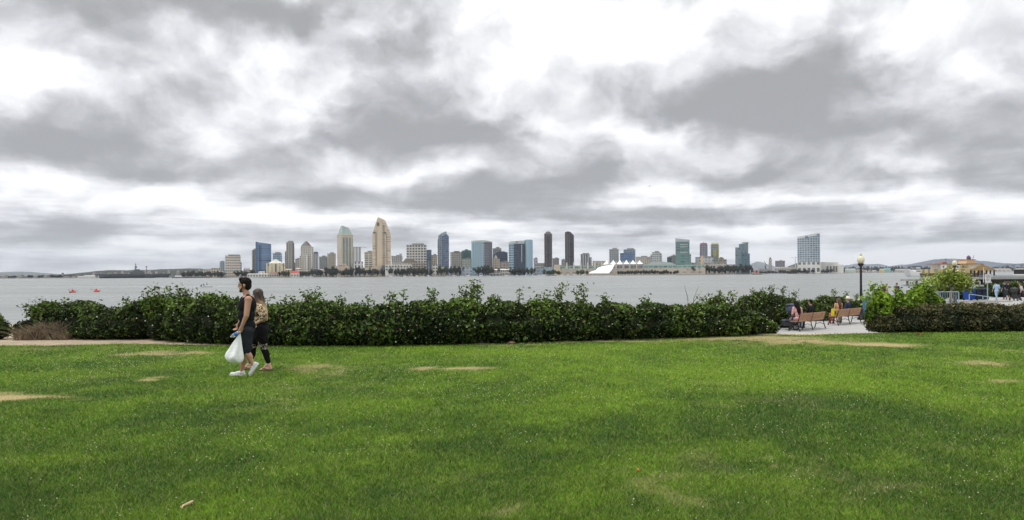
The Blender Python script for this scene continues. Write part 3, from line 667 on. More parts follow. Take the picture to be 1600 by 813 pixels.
# dark hedge beyond the plaza, behind the bins
tJ = [(1500, 458), (1512, 455), (1530, 453), (1545, 450), (1553, 443), (1565, 440), (1580, 441), (1600, 440), (1640, 440), (1700, 442)]
bush('hedge', 'dark green hedge across the plaza behind the bins and strollers', 'hedge', hedge_mounds(tJ, [(p, hor(p) + F * (CZ + .95) / 68) for p, _ in tJ], 2.2, 0.8, seed=9, z0=-.95), 9000, 0.16, HEDGE, TWIG, seed=9, tone0=.32)
# dark bush cut by the left edge of the picture
g0 = gnd(-14, 532)
bush('shrub', 'dark brownish bush cut off by the left edge of the picture', 'shrub', [(g0.x - .1, g0.y + .3, .25, .42, .45, .34), (g0.x - .5, g0.y + .4, .5, .5, .5, .45)], 1600, 0.07, HEDGE, TWIG, seed=15)

# dry brown brushwood in front of the left shrub
g0 = gnd(62, 532); root = thing('dry_bush', 'dry brown twiggy bush in front of the dark left shrub', 'bush', (g0.x, g0.y, 0))
st = MB(); rng = np.random.default_rng(31)
for i in range(620):
    a0 = rng.uniform(-.75, .75); H = .55 * (1 - (a0 / 1.05) ** 2) * rng.uniform(.6, 1.1); yb = rng.uniform(0, .6); ln = rng.normal(0, .22)
    st.tube([(a0, yb, 0), (a0 + ln * .4, yb - .06, H * .6), (a0 + ln, yb - rng.uniform(.0, .25), H * rng.uniform(.75, 1.0))], [.008, .006, .003], 3, cap=False)
st.build('twigs', mat('dry_twig', (0.22, 0.18, 0.125), .95, .05, var=.6, scale=5), root)
mb = MB(); mb.ball((0, .48, .10), (.60, .28, .22), 12, 8); mb.build('thatch', mat('dry_thatch', (0.07, 0.05, 0.035), .95, .05, var=.4, scale=9), root, True)
# grass plume above the hedge
q = at(1078, 470, 18.8); root = thing('reed_plant', 'thin pale reed stalks sticking up out of the long hedge', 'plant', (q.x, 18.8, 0))
st = MB()
for dx_, h_, ln in ((-.02, 1.42, -.14), (.05, 1.38, .2), (.0, 1.25, .35), (.08, 1.2, .45)):
    st.tube([(dx_, 0, .2), (dx_ + ln * .3, 0, h_ * .75), (dx_ + ln, 0, h_)], [.012, .012, .004], 4)
st.build('stalks', mat('reed', (0.22, 0.26, 0.14), .8), root)

# ================================================================ THE SKYLINE ACROSS THE BAY
GB = LAND - 0.6
ROOFM = mat('flat_roof', (0.30, 0.29, 0.28), .9, .1, scale=.05)
def extrude(mb, prof, y0, y1):
    """closed outline in x,z pushed from y0 to y1"""
    n = len(prof); vs = [(x, y0, z) for x, z in prof] + [(x, y1, z) for x, z in prof]
    fs = [list(range(n)), list(range(n, 2 * n))[::-1]]; uvs = [[(x, z) for x, z in prof], [(x, z) for x, z in prof][::-1]]
    for i in range(n):
        j = (i + 1) % n; fs.append([i, n + i, n + j, j]); uvs.append([(0, prof[i][1]), (y1 - y0, prof[i][1]), (y1 - y0, prof[j][1]), (0, prof[j][1])])
    return mb.add(vs, fs, uvs)
class Site:
    """a plot on the far side: its root, metres per pixel, and pixel -> local metres"""
    def __init__(s, name, label, cat, px0, px1, D, rot=0.0, group=None, back=0.0):
        s.D = D; s.pc = (px0 + px1) / 2; c = at(s.pc, 430, D); s.bear = math.atan2(c.x, c.y); s.k = D / F * (1 / math.cos(s.bear)) * math.cos(s.bear) ** 2 * 1.0
        s.root = thing(name, label, cat, (c.x, D + back, GB), -s.bear + R(rot), group); s.rot = R(rot)
    def x(s, px): return (px - s.pc) * s.k
    def z(s, py, px=None): return at(px or s.pc, py, s.D).z - GB
def rect(a, b, cx=0, cy=0): return [(cx - a / 2, cy - b / 2), (cx + a / 2, cy - b / 2), (cx + a / 2, cy + b / 2), (cx - a / 2, cy + b / 2)]
def tower(name, label, cat, px0, px1, pt, D, m, rot=0.0, ratio=0.7, group=None, plant=0.45, parapet=True, roofm=None):
    W = (px1 - px0); th = abs(R(rot))
    s0 = Site(name, label, cat, px0, px1, D, rot, group); Wm = W * s0.k
    a = Wm / (math.cos(th) + ratio * math.sin(th)); b_ = a * ratio
    s0.root.location.y += (b_ * math.cos(th) + a * math.sin(th)) / 2
    H = s0.z(pt)
    hp = min(4.0, H * .05) if plant else 0.0
    H -= hp
    MB().prism(rect(a, b_), 0, H).build('wall', m, s0.root)
    if parapet: MB().prism(rect(a + .8, b_ + .8), H + .002, H + 1.0).build('parapet', roofm or ROOFM, s0.root)
    if plant: MB().prism(rect(a * plant, b_ * plant, a * .08), H + 1.003, H + 1.0 + hp).build('rooftop_plant', roofm or ROOFM, s0.root)
    s0.a, s0.b, s0.H = a, b_, H
    return s0
BEI = (0.60, 0.53, 0.42); CRM = (0.66, 0.60, 0.45); GRY = (0.42, 0.42, 0.41); LGR = (0.58, 0.58, 0.56); DKW = (0.06, 0.07, 0.085); BLU = (0.09, 0.19, 0.36)
fB = facade(BEI, (0.16, .15, .14), 4.2, 4.6, .5, .55)
# --- left end
tower('office_block', 'squat beige block with rows of dark window slits, leftmost of the skyline', 'building', 348.7, 372.8, 398.5, 1720, facade((.62, .55, .46), (.17, .16, .15), 5.2, 3.6, .45, .6), 0, .7, plant=.75)
tower('office_block', 'small blue grey block peeking out left of the beige slit block', 'building', 342, 350, 408, 1900, facade((.30, .36, .40), (.12, .2, .28), 4.5, 4), 12)
tower('office_block', 'small blue grey block peeking out right of the beige slit block', 'building', 371.5, 377, 410, 1880, facade((.32, .38, .43), (.15, .22, .30), 4.5, 4), 5)
tower('apartment_tower', 'narrow grey brown tower tucked against the tall blue glass tower', 'tower', 392.5, 401, 389, 1790, facade((.24, .23, .20), (.10, .13, .15), 4.0, 4.4, .55, .6), 14)
# blue glass tower with bowed front
s = Site('glass_tower', 'tall smooth blue glass tower with a bowed front', 'tower', 400, 424, 1730)
hw = 12 * s.k; pts = [(-hw + 2 * hw * i / 10, -7 * math.sin(math.pi * i / 10)) for i in range(11)] + [(hw, 30), (-hw, 30)]
zt = [s.z(378.2) - 5 * (p[0] + hw) / (2 * hw) * 1.1 for p in pts]
MB().prism(pts, 0, zt).build('wall', facade((.13, .21, .34), (.14, .23, .37), 3.9, 40, .5, .9, .12, .25, True), s.root)
MB().prism([(-hw * .58, -8.4), (-hw * .42, -9.0), (-hw * .42, -5), (-hw * .58, -5)], 0, s.z(384)).build('recess_strip', mat('navy_glass', (.045, .09, .17), .2, .5), s.root)
MB().prism([(-hw - .6, -1), (-hw + 3, -3.5), (-hw + 3, 6), (-hw - .6, 6)], 0, s.z(378)).build('corner_fin', mat('slate_glass', (.07, .13, .22), .25, .5), s.root)
s = tower('glass_tower', 'lower pale blue glass tower just right of the tall blue one', 'tower', 424.5, 438.8, 394.5, 1850, facade((.30, .40, .48), (.12, .24, .38), 4.2, 4.2, .6, .7), -18, .8, plant=.6)
# cream domed block
s = Site('domed_block', 'low cream block with a shallow domed roof and dark central slit', 'building', 416, 446, 1660)
hw = 15 * s.k; H = s.z(411)
MB().prism([(-hw, 0), (hw, 0), (hw, 36), (-hw, 36)], 0, s.z(411.5)).build('wall', facade((.68, .61, .42), (.42, .37, .26), 30, 7, .9, .25), s.root)
MB().prism([(-hw * .8, 2), (hw * .8, 2), (hw * .8, 34), (-hw * .8, 34)], H - 1.2, s.z(407.8), top=[(-hw * .35, 10), (hw * .35, 10), (hw * .35, 26), (-hw * .35, 26)]).build('roof', mat('cream_roof', (.66, .62, .52), .8, scale=.05), s.root)
MB().lathe([(hw * .34, s.z(408)), (hw * .25, s.z(406.4)), (hw * .1, s.z(405.6)), (.3, s.z(405.3))], 14, (0, 18, 0)).build('dome', mat('dome_white', (.70, .68, .62), .7, scale=.05), s.root, True)
MB().box(0, -.6, 3, 3.4, 1.6, s.z(413) - 3).build('window_slit', mat('bronze_glass', (.14, .13, .11), .3, .5), s.root)
for sg in (-1, 1): MB().box(sg * hw * .78, -.4, s.z(416), 3.0, 1.2, 5).build('window', mat('bronze_glass', (.14, .13, .11), .3, .5), s.root)
# grey tower with dark edges
s = tower('apartment_tower', 'slim grey tower with darker side wings and a flat raised top', 'tower', 445.6, 457.6, 377, 1740, facade((.40, .38, .35), (.11, .11, .11), 4.2, 4.6, .6, .55), 0, 1.0, plant=.7)
MB().prism(rect(4, 20, -s.a / 2 - 1.2, 2), 0, s.z(393)).build('side_wing', facade((.22, .20, .18), (.08, .08, .08), 4.2, 4, .6, .6), s.root)
MB().prism(rect(4, 18, s.a / 2 - 1.0, -1.6), 0, s.z(380)).build('side_wing', facade((.20, .19, .175), (.07, .07, .07), 4.2, 4, .6, .6), s.root)
tower('apartment_tower', 'small whitish tower between the slim grey tower and the gabled cream tower', 'tower', 460.5, 468.5, 404, 1800, facade((.55, .53, .48), (.2, .2, .2), 4.2, 4), 0)
tower('office_block', 'narrow dark sliver block right beside the slim grey tower', 'building', 457.5, 461, 411, 1850, facade((.16, .15, .14), (.06, .06, .06)), 0, plant=0)
# gabled cream tower
s = Site('apartment_tower', 'cream stepped apartment tower with a red and green gabled top', 'tower', 468, 489.5, 1690); k = s.k
fC = facade((.62, .57, .47), (.15, .16, .17), 4.2, 4.4, .55, .6)
MB().prism(rect(17.5 * k, 26, 0, 13), 0, s.z(385)).build('wall', fC, s.root)
MB().prism(rect(5 * k, 20, -8.0 * k, 9), 0, s.z(400)).build('shoulder', fC, s.root); MB().prism(rect(6.5 * k, 20, 7.8 * k, 8.5), 0, s.z(386)).build('shoulder', facade((.66, .62, .54), (.2, .2, .2), 4.2, 4.4), s.root)
MB().prism(rect(7 * k, 8, -.5 * k, -2.4), 0, s.z(398)).build('bay_front', facade((.68, .64, .56), (.15, .17, .18), 4.2, 5.5, .5, .5), s.root)
extrude(MB(), [(-8.5 * k, s.z(385) + .3), (8.5 * k, s.z(385) + .3), (1.0 * k, s.z(377)), (-1.0 * k, s.z(377))], 0, 13).build('gable', mat('gable_green', (.30, .36, .35), .7, scale=.05), s.root)
extrude(MB(), [(.8 * k, s.z(378) + .9), (6.9 * k, s.z(383.2) + .8), (3.4 * k, s.z(383) + .6), (.3 * k, s.z(380.4) + .6)], -1.6, -.2).build('red_roof_panel', mat('roof_red', (.42, .08, .07), .7, scale=.05), s.root)
s = tower('apartment_tower', 'slim tower with a purple flat top right of the gabled cream tower', 'tower', 489, 497, 396.5, 1760, facade((.46, .46, .46), (.16, .19, .22), 4.2, 4.2), 0, plant=0, roofm=mat('purple_roof', (.12, .10, .22), .7))
MB().prism(rect(s.a * .8, s.b * .8), s.H + 1.01, s.z(393.7)).build('purple_crown', mat('purple_roof', (.12, .10, .22), .7), s.root)
tower('office_block', 'broad grey green block with a fine window grid', 'building', 497.5, 510.5, 400, 1800, facade((.36, .38, .36), (.15, .18, .19), 4.0, 4.0, .6, .6), 0)
tower('office_block', 'beige grey block left of the green-roofed hotel tower', 'building', 510, 523.5, 395, 1790, facade((.50, .46, .39), (.22, .22, .21), 4.2, 4.4, .5, .6), 10)
# hotel tower with green truncated roof
s = Site('hotel_tower', 'beige hotel tower with a tall pale green truncated roof', 'tower', 522.6, 548, 1690, 27); k = s.k
a = 25.4 * k / (math.cos(s.rot) + .75 * math.sin(s.rot)); b_ = a * .75; s.root.location.y += 28
MB().prism(rect(a, b_), 0, s.z(367)).build('wall', facade((.56, .48, .37), (.30, .40, .36), 4.4, 5.2, .5, .35), s.root)
MB().prism(rect(a + 1.2, b_ + 1.2), s.z(367) + .01, s.z(366)).build('cornice', mat('beige_trim', (.62, .55, .44), .8, scale=.05), s.root)
MB().prism(rect(a * .92, b_ * .92), s.z(366) + .01, [s.z(352), s.z(355), s.z(355), s.z(352)], top=rect(a * .52, b_ * .34, -a * .02, 0)).build('roof', mat('pale_green_roof', (.31, .39, .36), .55, .4, scale=.05), s.root)
for xx_ in (-a * .27, 0.0, a * .27): MB().box(xx_ - a * .05, -b_ / 2 - .3, 8, a * .12, 1.4, s.z(371) - 8).build('glass_strip', facade((.26, .36, .33), (.14, .20, .20), 4.4, 9, .6, .9), s.root)
MB().box(a / 2 - .2, -b_ * .05, s.z(374), 1.2, b_ * .55, 3.2).build('sign_band', mat('sign_dark', (.12, .10, .09), .6), s.root)
MB().tube([(-a * .26, 0, s.z(353)), (-a * .26, 0, s.z(349.5))], [.5, .2], 5).build('spire', mat('beige_trim', (.62, .55, .44)), s.root)
s = Site('hotel_podium', 'low pinkish podium with a gabled front below the green-roofed hotel', 'building', 522, 549, 1655); k = s.k
extrude(MB(), [(-13 * k, 0), (13 * k, 0), (13 * k, s.z(418)), (8 * k, s.z(416)), (4 * k, s.z(412.5)), (-5 * k, s.z(412.5)), (-11 * k, s.z(417)), (-13 * k, s.z(420))], 0, 26).build('wall', mat('pinkish_beige', (.64, .52, .41), .8, scale=.04), s.root)
for xx_ in (-5, -2.4, 2): MB().box(xx_ * k, -.3, s.z(416.3), 2.6, .8, 2.6).build('window', mat('bronze_glass', (.14, .13, .11)), s.root)
# white tower behind
s = tower('office_tower', 'plain white tower with vertical grooves behind the two beige hotels', 'tower', 549, 563, 387, 1850, facade((.66, .66, .66), (.40, .41, .44), 200, 6.5, .99, .3), 0, .8, plant=0)
MB().prism(rect(22 * s.k / 1, 12, 4 * s.k, 0), s.H + 1.2, s.z(386)).build('roof_slab', mat('pale_slab', (.48, .48, .48), .8), s.root)
tower('office_block', 'short white block with blue upright windows below the white tower', 'building', 552, 566, 409.5, 1700, facade((.68, .68, .68), (.10, .12, .20), 12, 6.5, .8, .4), 0, plant=0)
s = tower('apartment_tower', 'cream balcony block just left of the tallest beige tower', 'tower', 568, 583.5, 392.5, 1760, facade((.64, .60, .48), (.22, .23, .22), 4.4, 9, .5, .75), -20, .9)
# tallest tower
s = Site('hotel_tower', 'tallest beige hotel tower with a faceted knife-edge top', 'tower', 582.3, 611, 1700); k = s.k
pr = [(582.3, 430), (611, 430), (611, 366), (602.5, 344.5), (592.5, 339.7), (590.5, 340.5), (582.3, 365)]
BT = mat('warm_beige', (.63, .53, .39), .75, .2, var=.05, scale=.03)
extrude(MB(), [((p - s.pc) * k, s.z(q, p) if q < 430 else 0) for p, q in pr], 0, 34).build('wall', facade((.62, .52, .385), (.70, .585, .43), 4.4, 9, .35, .75), s.root)
extrude(MB(), [((p - s.pc) * k, s.z(q, p) if q < 430 else 0) for p, q in [(589, 430), (597.5, 430), (597.5, 351), (596, 344), (592.5, 341.5), (590.5, 345)]], -5, -.01).build('front_pier', BT, s.root)
for p, q0 in ((587.6, 363), (600.2, 352), (604.6, 364)):
    MB().box(s.x(p), -.5, 6, 2.2, 1.2, s.z(q0) - 6).build('window_strip', facade((.40, .34, .26), (.22, .2, .17), 4.4, 9, .5, .9), s.root)
for p, q, w_, h_ in ((591.2, 353.5, 6.0, 9.0), (585.4, 364.8, 5, 4), (602.2, 365.5, 4, 4.5)):
    MB().box(s.x(p), -5.4 if p == 591.2 else -.9, s.z(q), w_, .9, h_).build('dark_opening', mat('bronze_glass', (.14, .13, .11)), s.root)
s = Site('hotel_podium', 'long low cream podium at the foot of the tallest beige tower', 'building', 566, 605, 1650)
MB().prism([(s.x(566), 0), (s.x(600), 0), (s.x(600), 30), (s.x(566), 30)], 0, s.z(418.5)).build('wall', facade((.66, .58, .43), (.5, .43, .32), 7, 9, .3, .5), s.root)
MB().prism([(s.x(584), -1), (s.x(603), -1), (s.x(603), 28), (s.x(584), 28)], 0, s.z(416)).build('upper_hall', BT, s.root)
tower('office_block', 'dark slate block between the podium and the white waterfront hall', 'building', 596, 606, 415.5, 1645, mat('slate_wall', (.13, .15, .16), .6), 0, plant=0)
tower('office_block', 'grey concrete block right behind the tallest beige tower', 'building', 611, 628, 399, 1900, facade((.44, .43, .41), (.22, .22, .22), 4.2, 4.2), 0, .6, plant=.3)
tower('office_block', 'thin pale slab rising behind the grey concrete block', 'building', 624, 628, 397, 1930, facade((.55, .55, .54), (.35, .35, .35)), 0, plant=0)
# white arcaded hall
s = Site('waterfront_hall', 'white arcaded hall with square dark openings on the waterfront', 'building', 601, 645, 1630)
MB().prism([(s.x(602), 0), (s.x(644), 0), (s.x(644), 22), (s.x(602), 22)], 0, s.z(413.5)).build('wall', mat('white_wall', (.72, .70, .64), .8, scale=.05), s.root)
for r_ in range(2):
    for c_ in range(9): MB().box(s.x(604.5 + 4.6 * c_), -.3, s.z(422.5 - 4.6 * r_), 4.2, .9, 4.0).build('window', mat('bronze_glass', (.14, .13, .11)), s.root)
s = Site('terraced_hotel', 'long brown terraced hotel building below the white-gridded block', 'building', 610, 665, 1655)
MB().prism([(s.x(612), 0), (s.x(664), 0), (s.x(664), 40), (s.x(612), 40)], 0, s.z(411)).build('wall', facade((.36, .31, .24), (.10, .09, .08), 4.2, 5, .5, .7), s.root)
extrude(MB(), [(s.x(628), s.z(410.9)), (s.x(652), s.z(410.9)), (s.x(646), s.z(405)), (s.x(634), s.z(404))], 4, 30).build('roof', mat('brown_roof', (.20, .17, .14), .8, scale=.05), s.root)
s = tower('hotel_tower', 'broad hotel block with a bold white grid of square windows', 'tower', 634, 666, 381, 1720, facade((.60, .58, .52), (.12, .12, .115), 5.2, 5.6, .6, .66), -6, .45, plant=.6)
tower('glass_tower', 'flat dark blue glass slab right of the white-gridded hotel', 'tower', 665, 674, 391, 1770, facade((.10, .15, .21), (.10, .16, .23), 4, 30, .5, .9, band=True), 0, .8, plant=0)
tower('office_block', 'beige pink block between the blue slab and the curved blue tower', 'building', 674, 683, 397.5, 1800, facade((.55, .46, .36), (.36, .31, .26), 4.6, 4), 0, .8)
# curved blue tower
s = Site('glass_tower', 'slim blue glass tower with a curved sloping crown', 'tower', 684, 702, 1700); k = s.k
fG = facade((.24, .27, .29), (.12, .16, .20), 4.2, 3.6, .6, .7); fG2 = facade((.13, .18, .26), (.12, .17, .25), 4.2, 4.5, .7, .8)
extrude(MB(), [((p - s.pc) * k, s.z(q)) for p, q in [(690, 430), (701.8, 430), (701.8, 369), (698.5, 366), (690, 369)]], 3, 30).build('wall', fG2, s.root)
extrude(MB(), [((p - s.pc) * k, s.z(q)) for p, q in [(684, 430), (691, 430), (691, 367), (685.2, 368.5), (685.2, 373.5), (684, 374)]], 0, 26).build('left_bay', fG, s.root)
extrude(MB(), [((p - s.pc) * k, s.z(q)) for p, q in [(685.4, 368), (698.4, 366), (698.4, 362.3), (696, 362), (691, 364)]], 2, 26).build('crown', mat('crown_glass', (.30, .36, .40), .3, .5), s.root)
s = tower('office_block', 'grey block with arched bays and a brown cap right of the curved blue tower', 'building', 703, 721, 393, 1760, facade((.42, .40, .36), (.22, .21, .20), 4.4, 4.4, .55, .5), 14, .7, plant=.5, roofm=mat('brown_cap', (.20, .15, .13), .8))
s = Site('glass_tower', 'dark emerald clustered tower above a beige lower block', 'tower', 721.5, 737, 1780); k = s.k
for i, (p, q, dd) in enumerate(((724.5, 391.5, 0), (729, 389.5, 3), (733.5, 391, 0))):
    MB().lathe([(3.2 * k, 0), (3.2 * k, s.z(q + 1.5)), (2.2 * k, s.z(q)), (.5, s.z(q - .5))], 6, ((p - s.pc) * k, 14 + dd, 0)).build('emerald_shaft', facade((.05, .12, .11), (.10, .2, .18), 5, 4), s.root)
tower('apartment_tower', 'beige green windowed block in front of the emerald cluster', 'tower', 722, 737, 403.5, 1720, facade((.44, .46, .38), (.22, .25, .24), 5.0, 5.0, .55, .5), 0, .5, plant=.3)
# first pale blue hotel
s = Site('hotel_tower', 'wide pale blue hotel tower with a dark balconied right half', 'tower', 737, 769.5, 1670); k = s.k
x0, xm, x1 = s.x(737), s.x(757), s.x(769.5)
MB().prism([(x0, 14), (s.x(741), 4), (xm, 0), (xm, 32), (x0, 32)], 0, s.z(377)).build('wall', facade((.34, .46, .52), (.10, .17, .22), 4.6, 5.0, .5, .5), s.root)
MB().prism([(xm + .01, .4), (s.x(764), 3), (x1, 12), (x1, 32), (xm + .01, 32)], 0, s.z(379)).build('balcony_wing', facade((.20, .20, .22), (.08, .07, .08), 4.6, 4.4, .55, .7), s.root)
MB().prism([(x0 - .5, 13.5), (s.x(741), 3.4), (xm, -.8), (s.x(764), 2.2), (x1 + .4, 11.5), (x1, 33), (x0, 33)], s.z(378.6), [s.z(376.2), s.z(375.8), s.z(375.4), s.z(376.6), s.z(377.8), s.z(377.8), s.z(376.2)]).build('crown', mat('crown_pale', (.48, .55, .53), .6, scale=.05), s.root)
MB().prism([(x0 - .3, 13.8), (s.x(739), 8), (s.x(739), 12), (x0, 15)], 0, s.z(379)).build('corner_glass', mat('cyan_glass', (.30, .47, .54), .2, .5), s.root)
# towers behind
tower('office_tower', 'grey twin-topped tower behind the navy faceted block', 'tower', 770, 783.5, 386.5, 1900, facade((.22, .22, .23), (.10, .11, .12), 4.4, 4.4, .5, .5), 0, .7)
s = Site('glass_tower', 'navy faceted glass block with slanted shoulders', 'tower', 771, 793.5, 1840)
extrude(MB(), [(s.x(p), s.z(q)) for p, q in [(771, 430), (793.5, 430), (793.5, 395), (788, 393), (780, 393), (775, 396), (771, 399)]], 0, 34).build('wall', facade((.035, .045, .085), (.045, .06, .11), 4.2, 30, .5, .9, band=True), s.root)
s = tower('hotel_building', 'old beige hotel with a small stepped turret', 'building', 769.5, 781, 405, 1700, facade((.56, .49, .38), (.34, .3, .24), 4.4, 4.4, .5, .45), 0, .8, plant=0)
MB().prism(rect(9, 9, -1), s.H + 1.01, s.H + 4.5).build('turret', mat('beige_trim', (.62, .55, .44)), s.root); MB().lathe([(3, s.H + 4.51), (2.6, s.H + 7), (.3, s.H + 10)], 8, (-1, 0, 0)).build('turret_cap', mat('beige_trim', (.62, .55, .44)), s.root)
tower('office_block', 'low tan block between the turreted hotel and the twin blue hotel', 'building', 782, 796, 408.5, 1700, facade((.50, .42, .34), (.33, .28, .24), 4.6, 5), 0, .8)
# second pale blue hotel with glass cylinder
s = Site('hotel_tower', 'blue hotel tower with a dark glass centre and tall pale glass cylinder', 'tower', 795, 833, 1670); k = s.k
MB().prism([(s.x(795), 8), (s.x(798), 3), (s.x(803.2), 1), (s.x(803.2), 30), (s.x(795), 30)], 0, s.z(380.5)).build('balcony_wing', facade((.30, .42, .48), (.09, .15, .2), 4.6, 8, .5, .85), s.root)
MB().prism([(s.x(803.25), .2), (s.x(811), -2), (s.x(820), 1), (s.x(820), 30), (s.x(803.25), 30)], 0, s.z(381)).build('wall', facade((.03, .045, .075), (.04, .065, .11), 4.6, 4.4, .6, .7), s.root)
MB().prism([(s.x(794.8), 7.5), (s.x(798), 2), (s.x(811), -3), (s.x(820), .4), (s.x(820), 31), (s.x(795), 31)], s.z(381) + .05, [s.z(378), s.z(377.2), s.z(376.4), s.z(376.2), s.z(376.2), s.z(377.5)]).build('crown', mat('crown_pale', (.48, .55, .53)), s.root)
MB().lathe([(6.4 * k, 0), (6.4 * k, s.z(375)), (4.6 * k, s.z(374.2))], 20, (s.x(826.4), 9, 0)).build('glass_cylinder', facade((.30, .44, .52), (.28, .42, .52), 4.6, 40, .5, .95, band=True), s.root, False)
MB().box(s.x(808), -3.4, s.z(379.4), 4.0, 1.0, 2.6).build('sign', mat('sign_dark', (.12, .10, .09)), s.root)
for p_, h_ in ((815.5, 396),): MB().box(s.x(p_), -1.6, s.z(410), 2.0, 1.0, s.z(383) - s.z(410)).build('white_strip', facade((.6, .62, .64), (.05, .07, .1), 4.6, 9, .5, .9), s.root)
tower('office_block', 'small pale grey block right of the glass cylinder', 'building', 834, 840.5, 403, 1850, facade((.46, .48, .52), (.30, .33, .38), 4.4, 4), 0)
# twin dark towers
DKF = facade((.10, .085, .078), (.025, .024, .026), 4.4, 4.6, .55, .55)
s = tower('apartment_tower', 'dark brown slim tower with a rounded crown, left of the dark pair', 'tower', 851, 863.3, 366, 1740, DKF, 0, .9, plant=0)
MB().lathe([(s.a * .36, s.H + 1.01), (s.a * .34, s.z(363.2)), (s.a * .22, s.z(361.8)), (.4, s.z(361.3))], 12).build('crown', mat('dark_crown', (.14, .12, .11), .6), s.root)
for sg in (-1, 1): MB().prism(rect(s.a * .16, s.b * .5, sg * s.a * .36, 0), s.H + 1.01, s.z(364.6)).build('crown_shoulder', mat('dark_crown', (.14, .12, .11)), s.root)
MB().box(0, -s.b / 2 - .4, 4, s.a * .26, 1.0, s.H - 12).build('balcony_strip', facade((.055, .05, .05), (.02, .02, .022), 4.4, 10, .5, .9), s.root)
s = Site('apartment_tower', 'dark brown slim tower with a slanted top, right of the dark pair', 'tower', 883, 897.2, 1740)
extrude(MB(), [(s.x(p), s.z(q)) for p, q in [(883, 430), (897.2, 430), (897.2, 368.2), (891.5, 362.3), (886.5, 361.6), (883, 363.5)]], 0, 30).build('wall', DKF, s.root)
extrude(MB(), [(s.x(p), s.z(q)) for p, q in [(890.8, 430), (895.4, 430), (895.4, 368.4), (890.8, 364.5)]], -.9, -.02).build('balcony_strip', facade((.045, .04, .042), (.018, .018, .02), 4.4, 10, .5, .9), s.root)
tower('office_block', 'brownish grey block between the two dark towers', 'building', 863.6, 874, 403, 1840, facade((.30, .27, .27), (.18, .17, .18), 4.4, 4.4), 0)
tower('office_block', 'small grey block at the left foot of the slanted dark tower', 'building', 877.5, 883, 405, 1840, facade((.30, .31, .33), (.2, .21, .22), 4.4, 4.4), 0)
s = tower('apartment_tower', 'grey striped tower with pale balconies above the convention hall', 'tower', 908, 922, 396, 1800, facade((.44, .46, .44), (.13, .15, .15), 200, 5.2, .99, .5), 0, .8, plant=.7)
MB().prism(rect(5 * s.k, 18, s.a / 2 + 1.5, 6), 0, s.z(402)).build('side_wing', facade((.42, .44, .44), (.25, .27, .28), 4.6, 6), s.root)
tower('apartment_tower', 'grey tower with stepped top behind the left end of the white sails', 'tower', 953, 968, 388, 1800, facade((.32, .34, .34), (.14, .16, .17), 4.4, 4.6, .55, .6), 0, .8, plant=.5)
s = tower('glass_tower', 'bright blue glass tower in front of a taller blue grey one behind the sails', 'tower', 970, 990, 396, 1780, facade((.10, .17, .30), (.09, .16, .30), 5, 7, .6, .8), 8, .6, plant=0)
tower('glass_tower', 'blue grey stepped tower standing behind the bright blue one', 'tower', 975.5, 994, 388.5, 1850, facade((.22, .28, .36), (.10, .15, .23), 5, 6, .5, .6), 0, .6, plant=.6)
tower('apartment_tower', 'low beige stepped block behind the right end of the white sails', 'building', 995, 1017.5, 400.5, 1820, facade((.54, .50, .42), (.32, .30, .27), 4.4, 4.4), 0, .6, plant=.4)
s = tower('apartment_tower', 'pale grey stepped tower with white frames', 'tower', 1020, 1033, 393, 1800, facade((.48, .50, .50), (.20, .22, .23), 4.4, 4.4), 0, .8, plant=.5)
for sg, q in ((-1, 398), (1, 396)): MB().prism(rect(4 * s.k, 20, sg * (s.a / 2 + 1.2), 1), 0, s.z(q)).build('side_wing', facade((.44, .46, .46), (.16, .18, .19), 4.4, 4.4), s.root)
tower('office_block', 'dark teal block left of the tall green hotel', 'building', 1043, 1050, 401, 1830, facade((.05, .075, .085), (.04, .06, .07), 4.4, 4.4), 0)
tower('office_block', 'grey green block tucked behind the tall green hotel', 'building', 1049, 1057, 398.5, 1860, facade((.20, .22, .21), (.12, .14, .14), 4.4, 4.4), 0)
# green glass hotel
s = Site('hotel_tower', 'tall green glass hotel tower with a slanted grey cap', 'tower', 1055.7, 1080, 1700); k = s.k
MB().prism([(s.x(1055.7), 0), (s.x(1077.6), 0), (s.x(1077.6), 26), (s.x(1055.7), 26)], 0, s.z(378)).build('wall', facade((.11, .19, .18), (.13, .22, .20), 5.6, 9, .45, .85), s.root)
MB().prism([(s.x(1055.4), -.6), (s.x(1078), -.6), (s.x(1078), 26.5), (s.x(1055.4), 26.5)], s.z(378) + .01, [s.z(372.2), s.z(375), s.z(375), s.z(372.2)]).build('crown', mat('grey_cap', (.42, .44, .46), .6, scale=.05), s.root)
MB().prism([(s.x(1077.65), 3), (s.x(1080), 3), (s.x(1080), 24), (s.x(1077.65), 24)], 0, s.z(397)).build('side_wing', facade((.3, .31, .3), (.2, .22, .22), 4.4, 4.4), s.root)
for q in (383, 386.5, 395): MB().box(s.x(1069), -.4, s.z(q), 12 * k, .7, 1.6).build('balcony_band', mat('pale_slab', (.48, .48, .48)), s.root)
